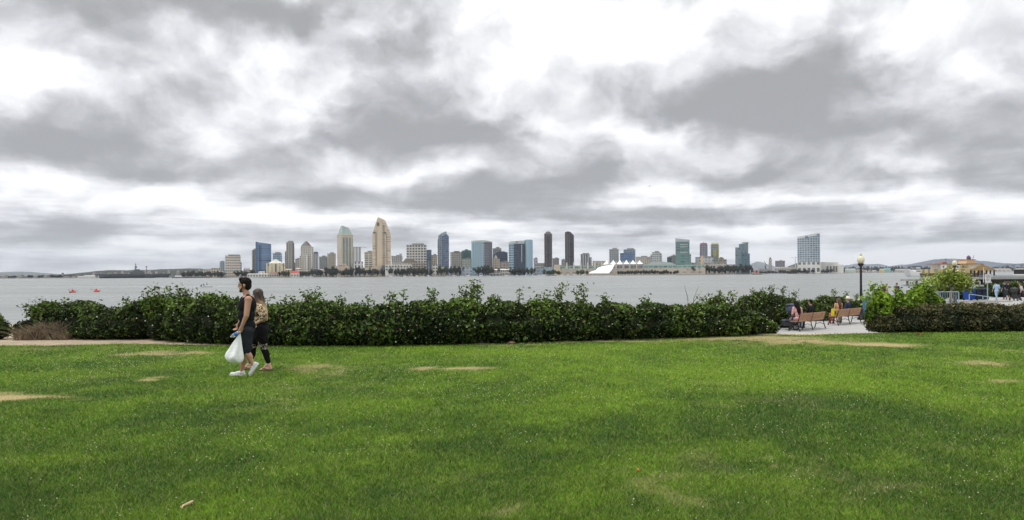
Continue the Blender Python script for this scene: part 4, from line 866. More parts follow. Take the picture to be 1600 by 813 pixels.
# pair with coloured frames
for (p0, p1, frame_c, lab, nm) in ((1093.7, 1105.7, (.26, .07, .12), 'grey tower edged in dark maroon, left of the colour-framed pair', 'maroon'), (1110.8, 1123.6, (.44, .38, .12), 'grey tower edged in yellow, right of the colour-framed pair', 'yellow')):
    s = Site('apartment_tower', lab, 'tower', p0, p1, 1780); k = s.k; W = (p1 - p0) * k; fm = mat('frame_' + nm, frame_c, .6)
    MB().prism([(-W / 2 + 1.5, 0), (W / 2 - 1.5, 0), (W / 2 - 1.5, 22), (-W / 2 + 1.5, 22)], 0, s.z(382)).build('wall', facade((.24, .27, .29), (.12, .15, .17), 4.4, 4.4, .55, .6), s.root)
    for sg in (-1, 1): MB().box(sg * (W / 2 - .8), 1, 0, 1.7, 3, s.z(383)).build('frame_column', fm, s.root)
    MB().prism([(-W / 2, -.6), (W / 2, -.6), (W / 2, 22.5), (-W / 2, 22.5)], s.z(382) + .01, s.z(379.6), top=[(-W * .38, 2), (W * .38, 2), (W * .38, 20), (-W * .38, 20)]).build('crown', fm, s.root)
    if nm == 'yellow': MB().box(0, -.5, s.z(401), W * .42, .9, s.z(390) - s.z(401)).build('yellow_panel', mat('yellow_wall', (.34, .33, .13), .6), s.root)
    else: MB().tube([(0, 8, s.z(379.5)), (0, 8, s.z(377.4))], [.8, .3], 5).build('mast', fm, s.root)
tower('office_block', 'pale grey hall with arched roof at the foot of the maroon-edged tower', 'building', 1088, 1116, 401, 1720, facade((.46, .47, .46), (.28, .31, .31), 6, 6), 0, .4, plant=.6)
tower('clock_tower', 'short square tan tower in front of the colour-framed pair', 'tower', 1095.4, 1100, 400, 1665, mat('tan_tower', (.58, .42, .29), .8, scale=.05), 0, 1, plant=0)
tower('office_block', 'small tan block right of the yellow-edged tower', 'building', 1123, 1132, 402.5, 1800, facade((.56, .45, .33), (.4, .33, .25), 4.4, 4.4), 0)
tower('office_block', 'small dark grey block beside the small tan block', 'building', 1131, 1136, 406, 1840, facade((.26, .27, .28), (.15, .16, .17), 4.4, 4.4), 0, plant=0)
tower('parking_building', 'long low beige building behind the dark waterfront trees', 'building', 1078, 1137, 411, 1700, facade((.52, .48, .42), (.3, .28, .25), 4.6, 6, .4, .8), 0, .35, plant=0)
tower('parking_building', 'long low grey building with a flat roof right of the dark waterfront trees', 'building', 1128, 1152, 414, 1730, facade((.46, .46, .45), (.28, .27, .27), 4.6, 6, .4, .8), 0, .35, plant=0)
# stepped teal tower
s = Site('glass_tower', 'stepped teal glass tower with an overhanging roof fin', 'tower', 1149, 1171.7, 1720); k = s.k
fT = facade((.15, .21, .23), (.17, .23, .26), 4.4, 5, .55, .7); fT2 = facade((.07, .13, .16), (.09, .16, .19), 4.4, 5, .55, .7)
MB().prism([(s.x(1149), 0), (s.x(1161), 0), (s.x(1161), 24), (s.x(1149), 24)], 0, s.z(386.7)).build('wall', fT, s.root)
MB().prism([(s.x(1154.8), 2), (s.x(1169.3), 2), (s.x(1169.3), 25), (s.x(1154.8), 25)], 0, [s.z(381.5), s.z(379.8), s.z(379.8), s.z(381.5)]).build('upper_block', fT, s.root)
MB().prism([(s.x(1159.2), -3), (s.x(1171.7), -3), (s.x(1171.7), 22), (s.x(1159.2), 22)], 0, s.z(396.5)).build('front_block', fT2, s.root)
MB().prism([(s.x(1159.5), 1), (s.x(1170), 1), (s.x(1170), 24), (s.x(1159.5), 24)], s.z(379.6), s.z(379)).build('roof_fin', mat('fin_dark', (.14, .17, .18), .5), s.root)
# little tower, dark block, crane
s = Site('slim_tower', 'little pinkish slim tower with a pointed cap on the far right skyline', 'tower', 1201.3, 1206, 2300); W = 4.6 * s.k
MB().prism(rect(W, W, 0, 5), 0, s.z(405)).build('wall', facade((.45, .40, .38), (.28, .26, .26), 5, 4), s.root)
MB().prism(rect(W * .8, W * .8, 0, 5), s.z(405) + .01, s.z(402), top=rect(W * .3, W * .3, 0, 5)).build('roof', mat('brown_cap', (.20, .15, .13)), s.root)
tower('office_block', 'dark grey flat block between the slim tower and the curved hotel', 'building', 1212.8, 1228, 407, 2300, facade((.22, .21, .23), (.13, .13, .15), 4.6, 4.6, .5, .5), 0, .5, plant=.3)
s = Site('tower_crane', 'thin white tower crane left of the curved hotel', 'crane', 1236, 1245, 2250)
MB().tube([(s.x(1243), 0, 0), (s.x(1243), 0, s.z(401))], 1.0, 4).build('mast', mat('crane_white', (.6, .6, .58)), s.root); MB().tube([(s.x(1236), 0, s.z(403)), (s.x(1246), 0, s.z(403))], .8, 4).build('jib', mat('crane_white', (.6, .6, .58)), s.root)
s = Site('crane', 'dark harbour crane with a slanted jib near the slim tower', 'crane', 1192, 1200, 2250)
MB().tube([(s.x(1197), 0, 0), (s.x(1196), 0, s.z(415))], 2.2, 5).build('mast', mat('crane_dark', (.10, .11, .13)), s.root); MB().tube([(s.x(1198), 0, s.z(415)), (s.x(1194), 0, s.z(408.5))], [1.4, .8], 5).build('jib', mat('crane_dark', (.10, .11, .13)), s.root)
# curved white-framed hotel
s = Site('hotel_tower', 'big curved glass hotel tower with white crown on a white colonnaded base', 'tower', 1246, 1281.5, 2060); k = s.k
n_ = 12; xs_ = [s.x(1246) + (s.x(1281.5) - s.x(1246)) * i / n_ for i in range(n_ + 1)]
pts = [(x_, -14 * math.sin(math.pi * i / n_)) for i, x_ in enumerate(xs_)] + [(xs_[-1], 32), (xs_[0], 32)]
zt = [s.z(373.5) + (s.z(368.5) - s.z(373.5)) * min(1, i / n_ * 1.1) for i in range(n_ + 1)]; zt = zt + [zt[-1], zt[0]]
MB().prism(pts, s.z(410), zt).build('wall', facade((.40, .45, .47), (.14, .21, .26), 5.2, 6.0, .6, .7), s.root)
p2 = [(x_ * 1.012, y_ - .7) for x_, y_ in pts[:-2]] + [(xs_[-1] * 1.012, 33), (xs_[0] * 1.012, 33)]
cr = MB(); cr.prism(p2, 0, 1); vs_ = [(x_, y_, zt[i % len(pts)] + (.02 if i < len(pts) else 7.0)) for i, (x_, y_, _) in enumerate(cr.v)]; cr.v = vs_
cr.build('crown', mat('white_crown', (.58, .60, .60), .6, scale=.05), s.root)
for p_, q_ in ((1260.5, 371.6), (1278.6, 368.9)): MB().box(s.x(p_), -15.2, s.z(q_), 7, .8, 3.6).build('sign', mat('sign_blue', (.10, .14, .26), .5), s.root)
WB = mat('white_wall', (.72, .70, .64))
MB().prism([(s.x(1246), -20), (s.x(1282), -20), (s.x(1282), 30), (s.x(1246), 30)], 0, s.z(410)).build('podium', facade((.68, .66, .60), (.20, .22, .22), 22, 10, .55, .6), s.root)
s = Site('conference_hall', 'low white conference hall with a dark recessed porch right of the curved hotel', 'building', 1282, 1318, 2065)
MB().prism([(s.x(1282.2), 0), (s.x(1310), 0), (s.x(1310), 40), (s.x(1282.2), 40)], 0, [s.z(409.5), s.z(410.3), s.z(410.3), s.z(409.5)]).build('wall', WB, s.root)
MB().prism([(s.x(1310), 2), (s.x(1318), 2), (s.x(1318), 40), (s.x(1310), 40)], 0, s.z(414)).build('side_wing', WB, s.root)
for p_ in (1293, 1298, 1303, 1307): MB().box(s.x(p_), -.4, 4, 5, 1.2, s.z(416) - 4).build('porch_opening', mat('bronze_glass', (.14, .13, .11)), s.root)
# convention centre
s = Site('convention_centre', 'long convention centre with teal glass, upright fins and white peaked sails', 'building', 840, 1120, 1680); k = s.k
MB().prism([(s.x(868), 0), (s.x(1100), 0), (s.x(1100), 60), (s.x(868), 60)], 0, s.z(419.5)).build('wall', facade((.54, .47, .38), (.44, .38, .30), 9, 14, .3, .6), s.root)
MB().prism([(s.x(834), 0), (s.x(866), 0), (s.x(866), 40), (s.x(834), 40)], 0, s.z(416.5)).build('blue_annex', facade((.32, .40, .45), (.30, .40, .48), 6, 9, .5, .7), s.root)
MB().prism([(s.x(864), -4), (s.x(874), -4), (s.x(874), 40), (s.x(864), 40)], 0, s.z(413)).build('tan_block', mat('warm_beige', (.63, .53, .39)), s.root)
for a0, a1 in ((874.5, 946), (1006, 1098)):
    MB().prism([(s.x(a0), 1), (s.x(a1), 1), (s.x(a1), 50), (s.x(a0), 50)], s.z(419.5) + .05, s.z(414.5)).build('glass_gallery', facade((.30, .42, .37), (.20, .34, .31), 5, 9, .6, .8), s.root)
MB().prism([(s.x(946.2), 1), (s.x(1005.8), 1), (s.x(1005.8), 50), (s.x(946.2), 50)], s.z(419.5) + .05, s.z(413)).build('glass_gallery', facade((.36, .36, .34), (.2, .2, .2), 5, 9, .6, .8), s.root)
extrude(MB(), [(s.x(p), s.z(q)) for p, q in [(1008, 414.4), (1056, 414.4), (1048, 411), (1030, 408.8), (1018, 410.5)]], 6, 46).build('roof_vault', mat('grey_vault', (.42, .45, .43), .6, scale=.03), s.root)
for i in range(7): MB().prism([(s.x(884.5 + 11.2 * i) - 2, -3), (s.x(884.5 + 11.2 * i) + 2, -3), (s.x(884.5 + 11.2 * i) + 2, 10), (s.x(884.5 + 11.2 * i) - 2, 10)], s.z(420), s.z(409.5) , top=[(s.x(884 + 11.2 * i) - 1, -2), (s.x(884 + 11.2 * i) + 1, -2), (s.x(884 + 11.2 * i) + 1, 8), (s.x(884 + 11.2 * i) - 1, 8)]).build('fin', mat('fin_beige', (.62, .56, .46), .7), s.root)
SAIL = mat('sail_white', (.84, .84, .84), .6, .2, var=.03, scale=.05)
for i in range(6):
    c_ = 947.5 + 10.4 * i; hw = 5.6 * k; zb, zt_ = s.z(413.2), s.z(405.6 + .35 * abs(i - 2))
    m_ = MB(); vs_ = []; N = 8
    for r_ in range(5):
        f_ = r_ / 4; rr = (1 - f_) ** 1.0; hh = zb + (zt_ - zb) * f_ ** 1.7
        for q_ in range(N):
            an = 2 * math.pi * q_ / N + math.pi / 8; vs_.append((s.x(c_) + hw * 1.30 * rr * math.cos(an) * 1.08 + .2, 14 + 16 * rr * math.sin(an), hh))
    fs_ = [[a * N + b2, a * N + (b2 + 1) % N, (a + 1) * N + (b2 + 1) % N, (a + 1) * N + b2] for a in range(4) for b2 in range(N)] + [list(range(N))[::-1]]
    m_.add(vs_, fs_); m_.build('sail', SAIL, s.root)
for i in range(5): MB().prism([(s.x(952.4 + 10.6 * i) - 1.6, -3.5), (s.x(952.4 + 10.6 * i) + 1.6, -3.5), (s.x(952.4 + 10.6 * i) + 1.6, 4), (s.x(952.4 + 10.6 * i) - 1.6, 4)], s.z(420), s.z(408.5)).build('fin', mat('fin_beige', (.62, .56, .46)), s.root)
# white shell on the waterfront
s = Site('tent_pavilion', 'big white sloping tent pavilion on the waterfront below the sails', 'tent', 919, 961, 1630); k = s.k
pr = [(919, 427.2), (922.5, 424.8), (931, 422), (934, 418.4), (943, 415.6), (952, 414.2), (961, 413.2), (957.5, 420), (951.5, 427.2)]
m_ = MB(); extrude(m_, [(s.x(p), s.z(q)) for p, q in pr], 0, 30); m_.v = [(a_, b_ + (1.25 * c_ if b_ < 15 else .2 * c_), c_) for a_, b_, c_ in m_.v]; m_.build('canopy', SAIL, s.root)
MB().tube([(s.x(961), 8, s.z(413)), (s.x(964), 10, 0)], .6, 5).build('guy_mast', mat('crane_white', (.6, .6, .58)), s.root)

# --- low waterfront houses, sheds and halls (each its own)
def house(label, px0, px1, pt, D, wall_m, roof_c=None, rh=0.0, name='waterfront_house', depth_=14, cat='building', hip=.15, group=None):
    s = Site(name, label, cat, px0, px1, D, group=group); W = (px1 - px0) * s.k; H = s.z(pt); hr = (rh or 0) * s.k
    MB().prism([(-W / 2, 0), (W / 2, 0), (W / 2, depth_), (-W / 2, depth_)], 0, H - hr).build('wall', wall_m, s.root)
    if roof_c:
        rm = mat('tile_%.2f_%.2f' % (roof_c[0], roof_c[1]), roof_c, .85, .1, scale=.1)
        MB().prism([(-W / 2 - .5, -.5), (W / 2 + .5, -.5), (W / 2 + .5, depth_ + .5), (-W / 2 - .5, depth_ + .5)], H - hr + .02, H, top=[(-W / 2 * (1 - hip), depth_ * .45), (W / 2 * (1 - hip), depth_ * .45), (W / 2 * (1 - hip), depth_ * .55), (-W / 2 * (1 - hip), depth_ * .55)]).build('roof', rm, s.root)
    else: MB().prism([(-W / 2 - .3, -.3), (W / 2 + .3, -.3), (W / 2 + .3, depth_ + .3), (-W / 2 - .3, depth_ + .3)], H + .01, H + .5).build('roof', ROOFM, s.root)
    return s
fW = facade((.66, .64, .58), (.2, .2, .19), 6, 5, .5, .55); fW2 = facade((.50, .47, .42), (.12, .12, .11), 6, 4, .5, .6)
house('long low white waterfront shed left of the white red-roofed house', 386, 421, 427.6, 1625, fW, (.50, .48, .44), 1.2)
house('small white waterfront house with a steep bright red roof', 454, 468, 423.5, 1622, fW, (.46, .08, .07), 3.5, hip=.3)
house('low house with brown red roof in front of the domed cream block', 421, 436, 425.4, 1628, fW2, (.26, .12, .09), 1.8)
house('cream waterfront house with a small cupola left of the red-roofed house', 404, 414, 424.5, 1640, fW, (.55, .5, .42), 1.5)
house('yellow cream house behind the red-roofed waterfront house', 446, 456, 420.5, 1652, facade((.62, .52, .30), (.3, .25, .16), 5, 4), (.5, .42, .26), 1.5)
house('pale cream house half hidden by trees right of the red-roofed house', 462, 470, 419, 1650, fW, (.60, .54, .44), 1.2)
house('low cream block at the left end of the waterfront behind trees', 330, 345, 419.5, 1780, facade((.58, .52, .40), (.3, .27, .22), 5, 4.5), None)
house('wide pale hotel block with many small windows, far left behind trees', 318, 338, 420.8, 1900, facade((.60, .54, .42), (.34, .31, .26), 4.5, 4.5), None, 0)
house('pale house in the trees left of the beige slit block', 339, 349, 424, 1700, fW2, (.4, .33, .27), 1)
house('low pink roofed house right of the gabled cream tower', 500, 509, 420.5, 1680, fW2, (.45, .34, .30), 1.5)
house('low tan house in front of the emerald and beige blocks', 716, 738, 417.5, 1640, facade((.40, .45, .50), (.3, .35, .4), 6, 7), None)
house('small yellow green pavilion right of the white mast house', 686, 696, 417, 1640, mat('lime_wall', (.58, .58, .34), .8), None)
house('white gatehouse with tall front between the tree rows', 676, 684, 414, 1660, fW, None)
house('low white terrace restaurant with a broad flat roof', 772, 800, 420.5, 1625, fW2, (.66, .64, .60), 1.6, hip=.06)
house('low dark boathouse right of the big round waterfront tree', 765, 782, 426, 1618, facade((.5, .5, .48), (.08, .08, .08), 4, 6, .6, .8), None)
house('pale block with dark openings above the convention annex', 836, 856, 411.5, 1760, fW2, None)
house('flat beige hall behind the left part of the convention fins', 926, 948, 408.5, 1790, facade((.50, .46, .38), (.33, .3, .25), 5, 6), None)
house('pale terminal shed with a brown roof on the point at right', 1230, 1245, 418, 2080, fW2, (.3, .25, .22), 1.2)
house('low grey pier shed between the slim tower and the dark block', 1186, 1204, 420.5, 2150, facade((.34, .33, .31), (.2, .2, .19), 5, 6), None)
house('low pale shed in front of the dark grey flat block', 1210, 1232, 417.5, 2120, fW2, (.42, .41, .40), 1)
rng = np.random.default_rng(78)
for i in range(70):
    p = rng.uniform(345, 1150); w_ = rng.uniform(4, 11); q = rng.uniform(416, 424.5)
    house('low building crowded behind the waterfront trees of downtown', p, p + w_, q, rng.uniform(1740, 1990), facade(random.choice(((.55, .50, .42), (.42, .41, .39), (.60, .57, .52), (.36, .31, .27), (.50, .40, .33))), random.choice(((.2, .2, .2), (.12, .13, .14))), 4.5, 4.6, .5, .55), random.choice((None, None, (.32, .22, .18), (.45, .43, .4))), 1.0, group='low buildings crowded behind the downtown waterfront')
# naval base end at left
house('white hangar left of the warship, larger of the white sheds', 131, 149, 430.6, 2250, mat('white_wall', (.72, .70, .64)), (.62, .60, .52), 1.0, name='shed')
house('white shed with pale roof left of the larger white hangar', 121, 131, 431.4, 2280, mat('white_wall', (.72, .70, .64)), (.55, .55, .53), .8, name='shed')
for i, (a0, a1, q) in enumerate(((-30, -12, 431.5), (2, 12, 431.6), (27, 40, 431.2), (52, 60, 431.5), (68, 80, 431.0), (99, 110, 431.6), (112, 120, 431.2))):
    house('low grey navy shed on the flat shore far left', a0, a1, q, 2320, fW2, None, name='shed', group='low sheds on the flat far left shore')
s = Site('control_tower', 'thin pale control tower on the flat far left shore', 'tower', 96, 100, 2330)
MB().tube([(0, 0, 0), (0, 0, s.z(428.5))], [2.2, 1.8], 8).build('shaft', mat('pale_slab', (.48, .48, .48)), s.root); MB().lathe([(2.5, s.z(428.6)), (4, s.z(428)), (4, s.z(427)), (2, s.z(426.5))], 8).build('cab', mat('slate_wall', (.13, .15, .16)), s.root)
# far right shore
sr = lambda px: shore_D(px) + 25
house('pale green warehouse on the far right shore left of the lamp post', 1320, 1337, 420, 2350, mat('pale_green_wall', (.46, .52, .47), .8, scale=.05), (.50, .56, .52), 1.2, name='warehouse')
house('beige warehouse right behind the lamp post pole', 1336, 1349, 420.5, 2800, facade((.46, .38, .31), (.3, .26, .22), 8, 9), None, name='warehouse')
house('yellow gabled hall next to the teal-roofed hall on the far shore', 1374, 1382, 420.3, 3000, mat('yellow_hall', (.55, .47, .22), .8), (.5, .44, .22), 1.5, name='warehouse')
house('teal-roofed hall on the far right shore', 1381, 1392, 419.5, 3050, mat('teal_hall', (.26, .40, .38), .8), (.22, .40, .38), 1.8, name='warehouse')
house('long pale grey sheds left of the white yacht on the far shore', 1398, 1424, 420.5, 3420, facade((.50, .48, .43), (.34, .33, .3), 8, 9), (.45, .44, .41), 1.2, name='warehouse')
house('long beige shed on the far shore below the bridge', 1525, 1580, 420, 3500, facade((.52, .46, .40), (.42, .37, .32), 9, 14), (.50, .45, .40), 1.2, name='warehouse')
house('long beige shed cut by the right edge on the far shore', 1583, 1640, 419.6, 3500, facade((.50, .45, .40), (.40, .36, .32), 9, 14), (.48, .43, .38), 1.2, name='warehouse')
rng = np.random.default_rng(77)
for i in range(16):
    p = 1346 + 5.2 * i + rng.uniform(-2, 2); w_ = rng.uniform(3, 7)
    if 1372 < p < 1394: continue
    house('low small building along the far right shore', p, p + w_, 422 + rng.uniform(-.8, 1.2), shore_D(p) + 90 + 40 * (i % 3), random.choice((fW, fW2, facade((.42, .36, .32), (.3, .26, .24), 6, 6))), random.choice((None, (.32, .2, .17), (.45, .43, .4))), .7, name='warehouse', group='small buildings along the far right shore')
# houses on the hill behind the warship
for i in range(44):
    p = rng.uniform(135, 345); pr_ = np.interp(p, [121, 150, 200, 260, 300, 345], [429, 426.5, 424, 422.5, 421.5, 422.0]); q = pr_ + rng.uniform(-.4, 4.5)
    w_ = rng.uniform(1.6, 4.2); cl_ = random.choice(((.55, .52, .46), (.42, .38, .33), (.60, .58, .55), (.34, .33, .32)))
    D = 3200 - 18 * (q - pr_) * 6; s = Site('house', 'small pale house on the wooded slope behind the warship', 'house', p, p + w_, D, group='houses on the slope behind the warship')
    W = w_ * s.k; zt_ = s.z(q); zb_ = max(0, zt_ - 14)
    MB().prism(rect(W, 10), zb_, zt_).build('wall', facade(cl_, (.2, .2, .2), 4.5, 4.5), s.root); MB().prism(rect(W + 1, 11), zt_ + .02, zt_ + 2.5, top=rect(W * .7, 2)).build('roof', mat('tile_grey', (.22, .19, .17), .9), s.root)

# --- grey aircraft carrier moored at the left
s = Site('aircraft_carrier', 'dark grey museum warship with flat deck, island and lattice mast', 'ship', 150, 268, 1990); k = s.k
NAVY = mat('navy_grey', (.105, .115, .12), .7, .2, scale=.03); NAVD = mat('navy_dark', (.05, .056, .06), .7, .2, scale=.03)
zd = s.z(428.2)
bw = [(s.x(150), 0), (s.x(157), -16), (s.x(175), -20), (s.x(255), -20), (s.x(268), -14), (s.x(268), 16), (s.x(155), 16)]
bl = [(s.x(156.5), 0), (s.x(162), -8), (s.x(178), -12), (s.x(255), -12), (s.x(265), -8), (s.x(265), 12), (s.x(160), 10)]
MB().prism(bl, -1.5, zd * .62, top=[(x_ * 1.01, y_ * 1.2) for x_, y_ in bl]).build('hull', NAVD, s.root)
MB().prism([(x_ * .99, y_ * .95) for x_, y_ in bw], zd * .62 + .02, zd - 1.6, top=bw).build('gallery', NAVY, s.root)
MB().prism(bw, zd - 1.58, zd).build('flight_deck', NAVD, s.root)
for p_ in (165, 182, 196, 233, 248): MB().box(s.x(p_), -13, zd * .35, 22, 5, 5).build('sponson', NAVY, s.root)
for j, (p0, p1, q, y_) in enumerate(((203, 226, 425, 3), (207, 222, 423, 3.4), (210, 219, 421, 3.8))): MB().prism([(s.x(p0), -y_ - 8), (s.x(p1), -y_ - 8), (s.x(p1), y_ - 8), (s.x(p0), y_ - 8)], zd + .02 + .02 * j, s.z(q)).build('island_deck', NAVY, s.root)
MB().tube([(s.x(212), -8, s.z(421)), (s.x(212), -8, s.z(411.5))], [1.8, .5], 6).build('mast', NAVY, s.root)
for q_, w_ in ((414, 3), (416.5, 4.5), (419, 5.5)): MB().box(s.x(212), -8, s.z(q_), w_ * k, 2, .9).build('mast_yard', NAVY, s.root)
MB().box(s.x(212.5), -8, s.z(418.5), 5, 2.4, 3.4).build('radar', NAVD, s.root)
MB().tube([(s.x(229), -6, zd), (s.x(229), -6, s.z(417.5))], [1.1, .9], 6).build('stub_mast', NAVY, s.root); MB().box(s.x(229), -6, s.z(417.6), 4.5, 2, 2.6).build('radar', NAVD, s.root)
for i in range(12):
    p_ = 162 + 8.4 * i
    if 200 < p_ < 230: continue
    q_ = at(p_, 428, 1985); t_ = thing('parked_aircraft', 'small grey jet parked on the warship deck', 'aircraft', (q_.x, s.root.location.y - s.x(p_) * math.sin(s.bear) - 4 * (i % 2), GB + zd + .02), rng.uniform(0, 3), 'jets parked on the warship deck')
    m_ = MB(); m_.tube([(-7, 0, 2), (-3, 0, 2.2), (4, 0, 2.2), (8, 0, 2)], [.4, 1.0, 1.1, .3], 6); m_.build('fuselage', mat('jet_grey', (.30, .31, .32), .6), t_)
    MB().prism([(-2, 5.5), (-3.4, 5.5), (-2, -5.5), (-.6, -5.5), (2.4, 0)], 2.1, 2.4).build('wing', mat('jet_grey', (.30, .31, .32)), t_); MB().prism([(-6.8, -.15), (-4.6, -.15), (-4.6, .15), (-6.8, .15)], 2.2, 5.2, top=[(-7.2, -.1), (-6.2, -.1), (-6.2, .1), (-7.2, .1)]).build('tail_fin', mat('jet_grey', (.30, .31, .32)), t_)
    MB().tube([(0, 0, 0), (0, 0, 2)], .3, 5).build('landing_gear', mat('jet_grey', (.30, .31, .32)), t_)
# small grey vessels right of the carrier
def boat(name, label, px, py, D, L, Hh, hullm, cabm, mast_h=0.0, group=None, cab=True, rot=None, Wd=None):
    z0 = WATER_Z; q_ = at(px, py, D); root = thing(name, label, 'boat', (q_.x, D, z0), -math.atan2(q_.x, D) + (rng.uniform(-.6, .6) if rot is None else rot), group)
    Wd = Wd or L * .3; pl = [(-L / 2, 0), (-L * .42, -Wd * .42), (L * .15, -Wd / 2), (L * .38, -Wd * .3), (L / 2, 0), (L * .38, Wd * .3), (L * .15, Wd / 2), (-L * .42, Wd * .42)]
    MB().prism([(x_ * .88, y_ * .7) for x_, y_ in pl], -.3, Hh, top=pl).build('hull', hullm, root)
    if cab: MB().prism([(-L * .28, -Wd * .3), (L * .12, -Wd * .3), (L * .12, Wd * .3), (-L * .28, Wd * .3)], Hh + .01, Hh * 2.1, top=[(-L * .26, -Wd * .26), (L * .05, -Wd * .26), (L * .05, Wd * .26), (-L * .26, Wd * .26)]).build('cabin', cabm, root)
    if mast_h: MB().tube([(L * .05, 0, Hh), (L * .05, 0, mast_h)], [.16, .09], 5).build('mast', mat('mast_pale', (.62, .62, .60), .5), root)
    return root
WH = mat('boat_white', (.74, .74, .73), .4, .4, var=.04, scale=.5); CABG = mat('cabin_glass', (.18, .20, .22), .3)
b0 = boat('patrol_boat', 'grey and white harbour vessel with a low wheelhouse right of the warship', 281, 433, 1700, 40, 3.2, mat('navy_pale', (.24, .27, .29), .6), WH, 12, rot=.1)
boat('patrol_boat', 'long dark grey barge behind the harbour vessel right of the warship', 310, 432.6, 1715, 62, 2.0, NAVY, CABG, 0, cab=False, rot=0, Wd=10)
# marina boats along the downtown shore
MAR = [(476, 3), (481, 0), (486, 5), (530, 0), (611, 4), (621, 0), (633, 0), (642, 5), (652, 0), (660, 4), (670, 22), (701, 4), (710, 0), (722, 4), (732, 0), (742, 4), (752, 0), (762, 12), (792, 10), (800, 0), (808, 0),
       (816, 4), (822, 5), (828, 22), (833, 20), (838, 16), (843, 0), (848, 18), (851, 5), (874, 5), (879, 5), (884, 0), (888, 14), (893, 0), (898, 5), (904, 0), (912, 4), (480, 14), (848, 24), (833, 14)]
proto = None
for i, (p, mh) in enumerate(MAR):
    D = shore_D(p) - 16 - (i % 3) * 7; L = rng.uniform(9, 15); q_ = at(p, 430, D)
    lab = 'white boat with a tall bare mast moored along the downtown shore' if mh > 9 else 'white motor boat moored along the downtown shore'
    boat('sailboat' if mh > 9 else 'motorboat', lab, p, 430, D, L, 1.4, WH, CABG if i % 2 else WH, mh, 'sailboats moored along the downtown shore' if mh > 9 else 'motorboats moored along the downtown shore')
s = Site('flagpole', 'tall white flagpole on the shore before the white gatehouse', 'pole', 669, 671, 1612); MB().tube([(0, 0, 0), (0, 0, s.z(409))], [.5, .3], 6).build('pole', mat('mast_pale', (.62, .62, .60)), s.root); MB().ball((0, 0, s.z(409)), .8, 8, 6).build('finial', mat('mast_pale', (.62, .62, .60)), s.root)
# red-sailed boat
q_ = at(1182, 427, 1560); root = thing('sailing_boat', 'boat with two pinkish red triangular sails near the point', 'boat', (q_.x, 1560, WATER_Z), -.3)
MB().prism([(-9, -2), (6, -2.4), (11, 0), (6, 2.4), (-9, 2)], -.3, 1.6, top=[(-10, -2.4), (6, -2.8), (12.5, 0), (6, 2.8), (-10, 2.4)]).build('hull', mat('dark_hull', (.10, .06, .05), .5), root)
RS = mat('red_sail', (.55, .22, .20), .8, .1)
for x0_, h_ in ((-2.0, 14), (5.5, 12)):
    MB().tube([(x0_, 0, 1.6), (x0_, 0, h_ + 1)], [.2, .1], 5).build('mast', mat('mast_pale', (.62, .62, .60)), root)
    extrude(MB(), [(x0_ - .25, 2.6), (x0_ - .25, h_ + .4), (x0_ - 6.0, 2.8)], -.06, .06).build('sail', RS, root)
# --- bridge at far right
s = Site('bridge', 'long pale blue bridge on tall T-shaped piers at far right', 'bridge', 1556, 1680, 4200); BR = mat('bridge_blue', (.24, .29, .36), .8, .1, scale=.01)
extrude(MB(), [(s.x(1545), s.z(418.5)), (s.x(1560), s.z(414.5)), (s.x(1575), s.z(412.2)), (s.x(1700), s.z(409)), (s.x(1700), s.z(410.2)), (s.x(1575), s.z(413.6)), (s.x(1560), s.z(415.8)), (s.x(1545), s.z(420))], 0, 20).build('deck', BR, s.root)
for p_ in (1561, 1571, 1583, 1596, 1612, 1630, 1650):
    zt_ = s.z(np.interp(p_, [1560, 1575, 1700], [416.2, 413.8, 410.4])); m_ = MB(); m_.prism(rect(9, 10, s.x(p_), 10), -2, zt_ * .7); m_.build('pier', BR, s.root)
    MB().prism(rect(9, 10, s.x(p_), 10), zt_ * .7 + .02, zt_, top=rect(26, 12, s.x(p_), 10)).build('pier_head', BR, s.root)

# --- trees of the far shore: a trunk and a ragged crown each
FT = [leaf_mat('far_leaf_%d' % i, d_, l_, .8, .1) for i, (d_, l_) in enumerate((((.018, .026, .014), (.055, .070, .035)), ((.022, .028, .018), (.065, .070, .045)), ((.03, .045, .012), (.10, .13, .04))))]
TR = mat('bark', (.09, .07, .055), .9)
def far_tree(kind, seed, round_=1.0):
    rng = np.random.default_rng(seed); root = thing('tree', 'x', 'tree', (0, 0, -500)); MB().tube([(0, 0, 0), (.2, 0, 2.5), (0, 0, 5)], [.4, .32, .2], 6).build('trunk', TR, root)
    P = []; 
    for c_ in range(9):
        c0 = np.array([rng.normal(0, 2.4), rng.normal(0, 2.2), 4.8 + rng.normal(0, 1.1) * round_]); d = rng.standard_normal((55, 3)); d /= np.linalg.norm(d, axis=1, keepdims=True); P.append(c0 + d * rng.uniform(1.3, 2.1) * rng.uniform(.7, 1.05, (55, 1)))
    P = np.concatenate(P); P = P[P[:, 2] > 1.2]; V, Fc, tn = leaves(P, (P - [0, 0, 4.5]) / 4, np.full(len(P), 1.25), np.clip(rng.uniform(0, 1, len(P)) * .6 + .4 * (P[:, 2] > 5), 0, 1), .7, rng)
    np_mesh('crown', V, Fc, {'tone': tn}, FT[kind], root); return root
protos = [far_tree(0, 1), far_tree(0, 2), far_tree(1, 3), far_tree(2, 4)]; used = set()
def plant(px, py_top, w_px, D, kind, label, group):
    q_ = at(px, 430, D); zt_ = at(px, py_top, D).z - GB; sx_ = w_px * D / F / 8.5; sz_ = zt_ / 8.0; pr_ = protos[kind]
    if kind in used: r = dup(pr_, (q_.x, D, GB), rng.uniform(0, 6.28), (sx_, sx_, sz_), label, group)
    else: used.add(kind); r = pr_; r.location = (q_.x, D, GB); r.scale = (sx_, sx_, sz_); r['label'] = label; r['group'] = group
    return r
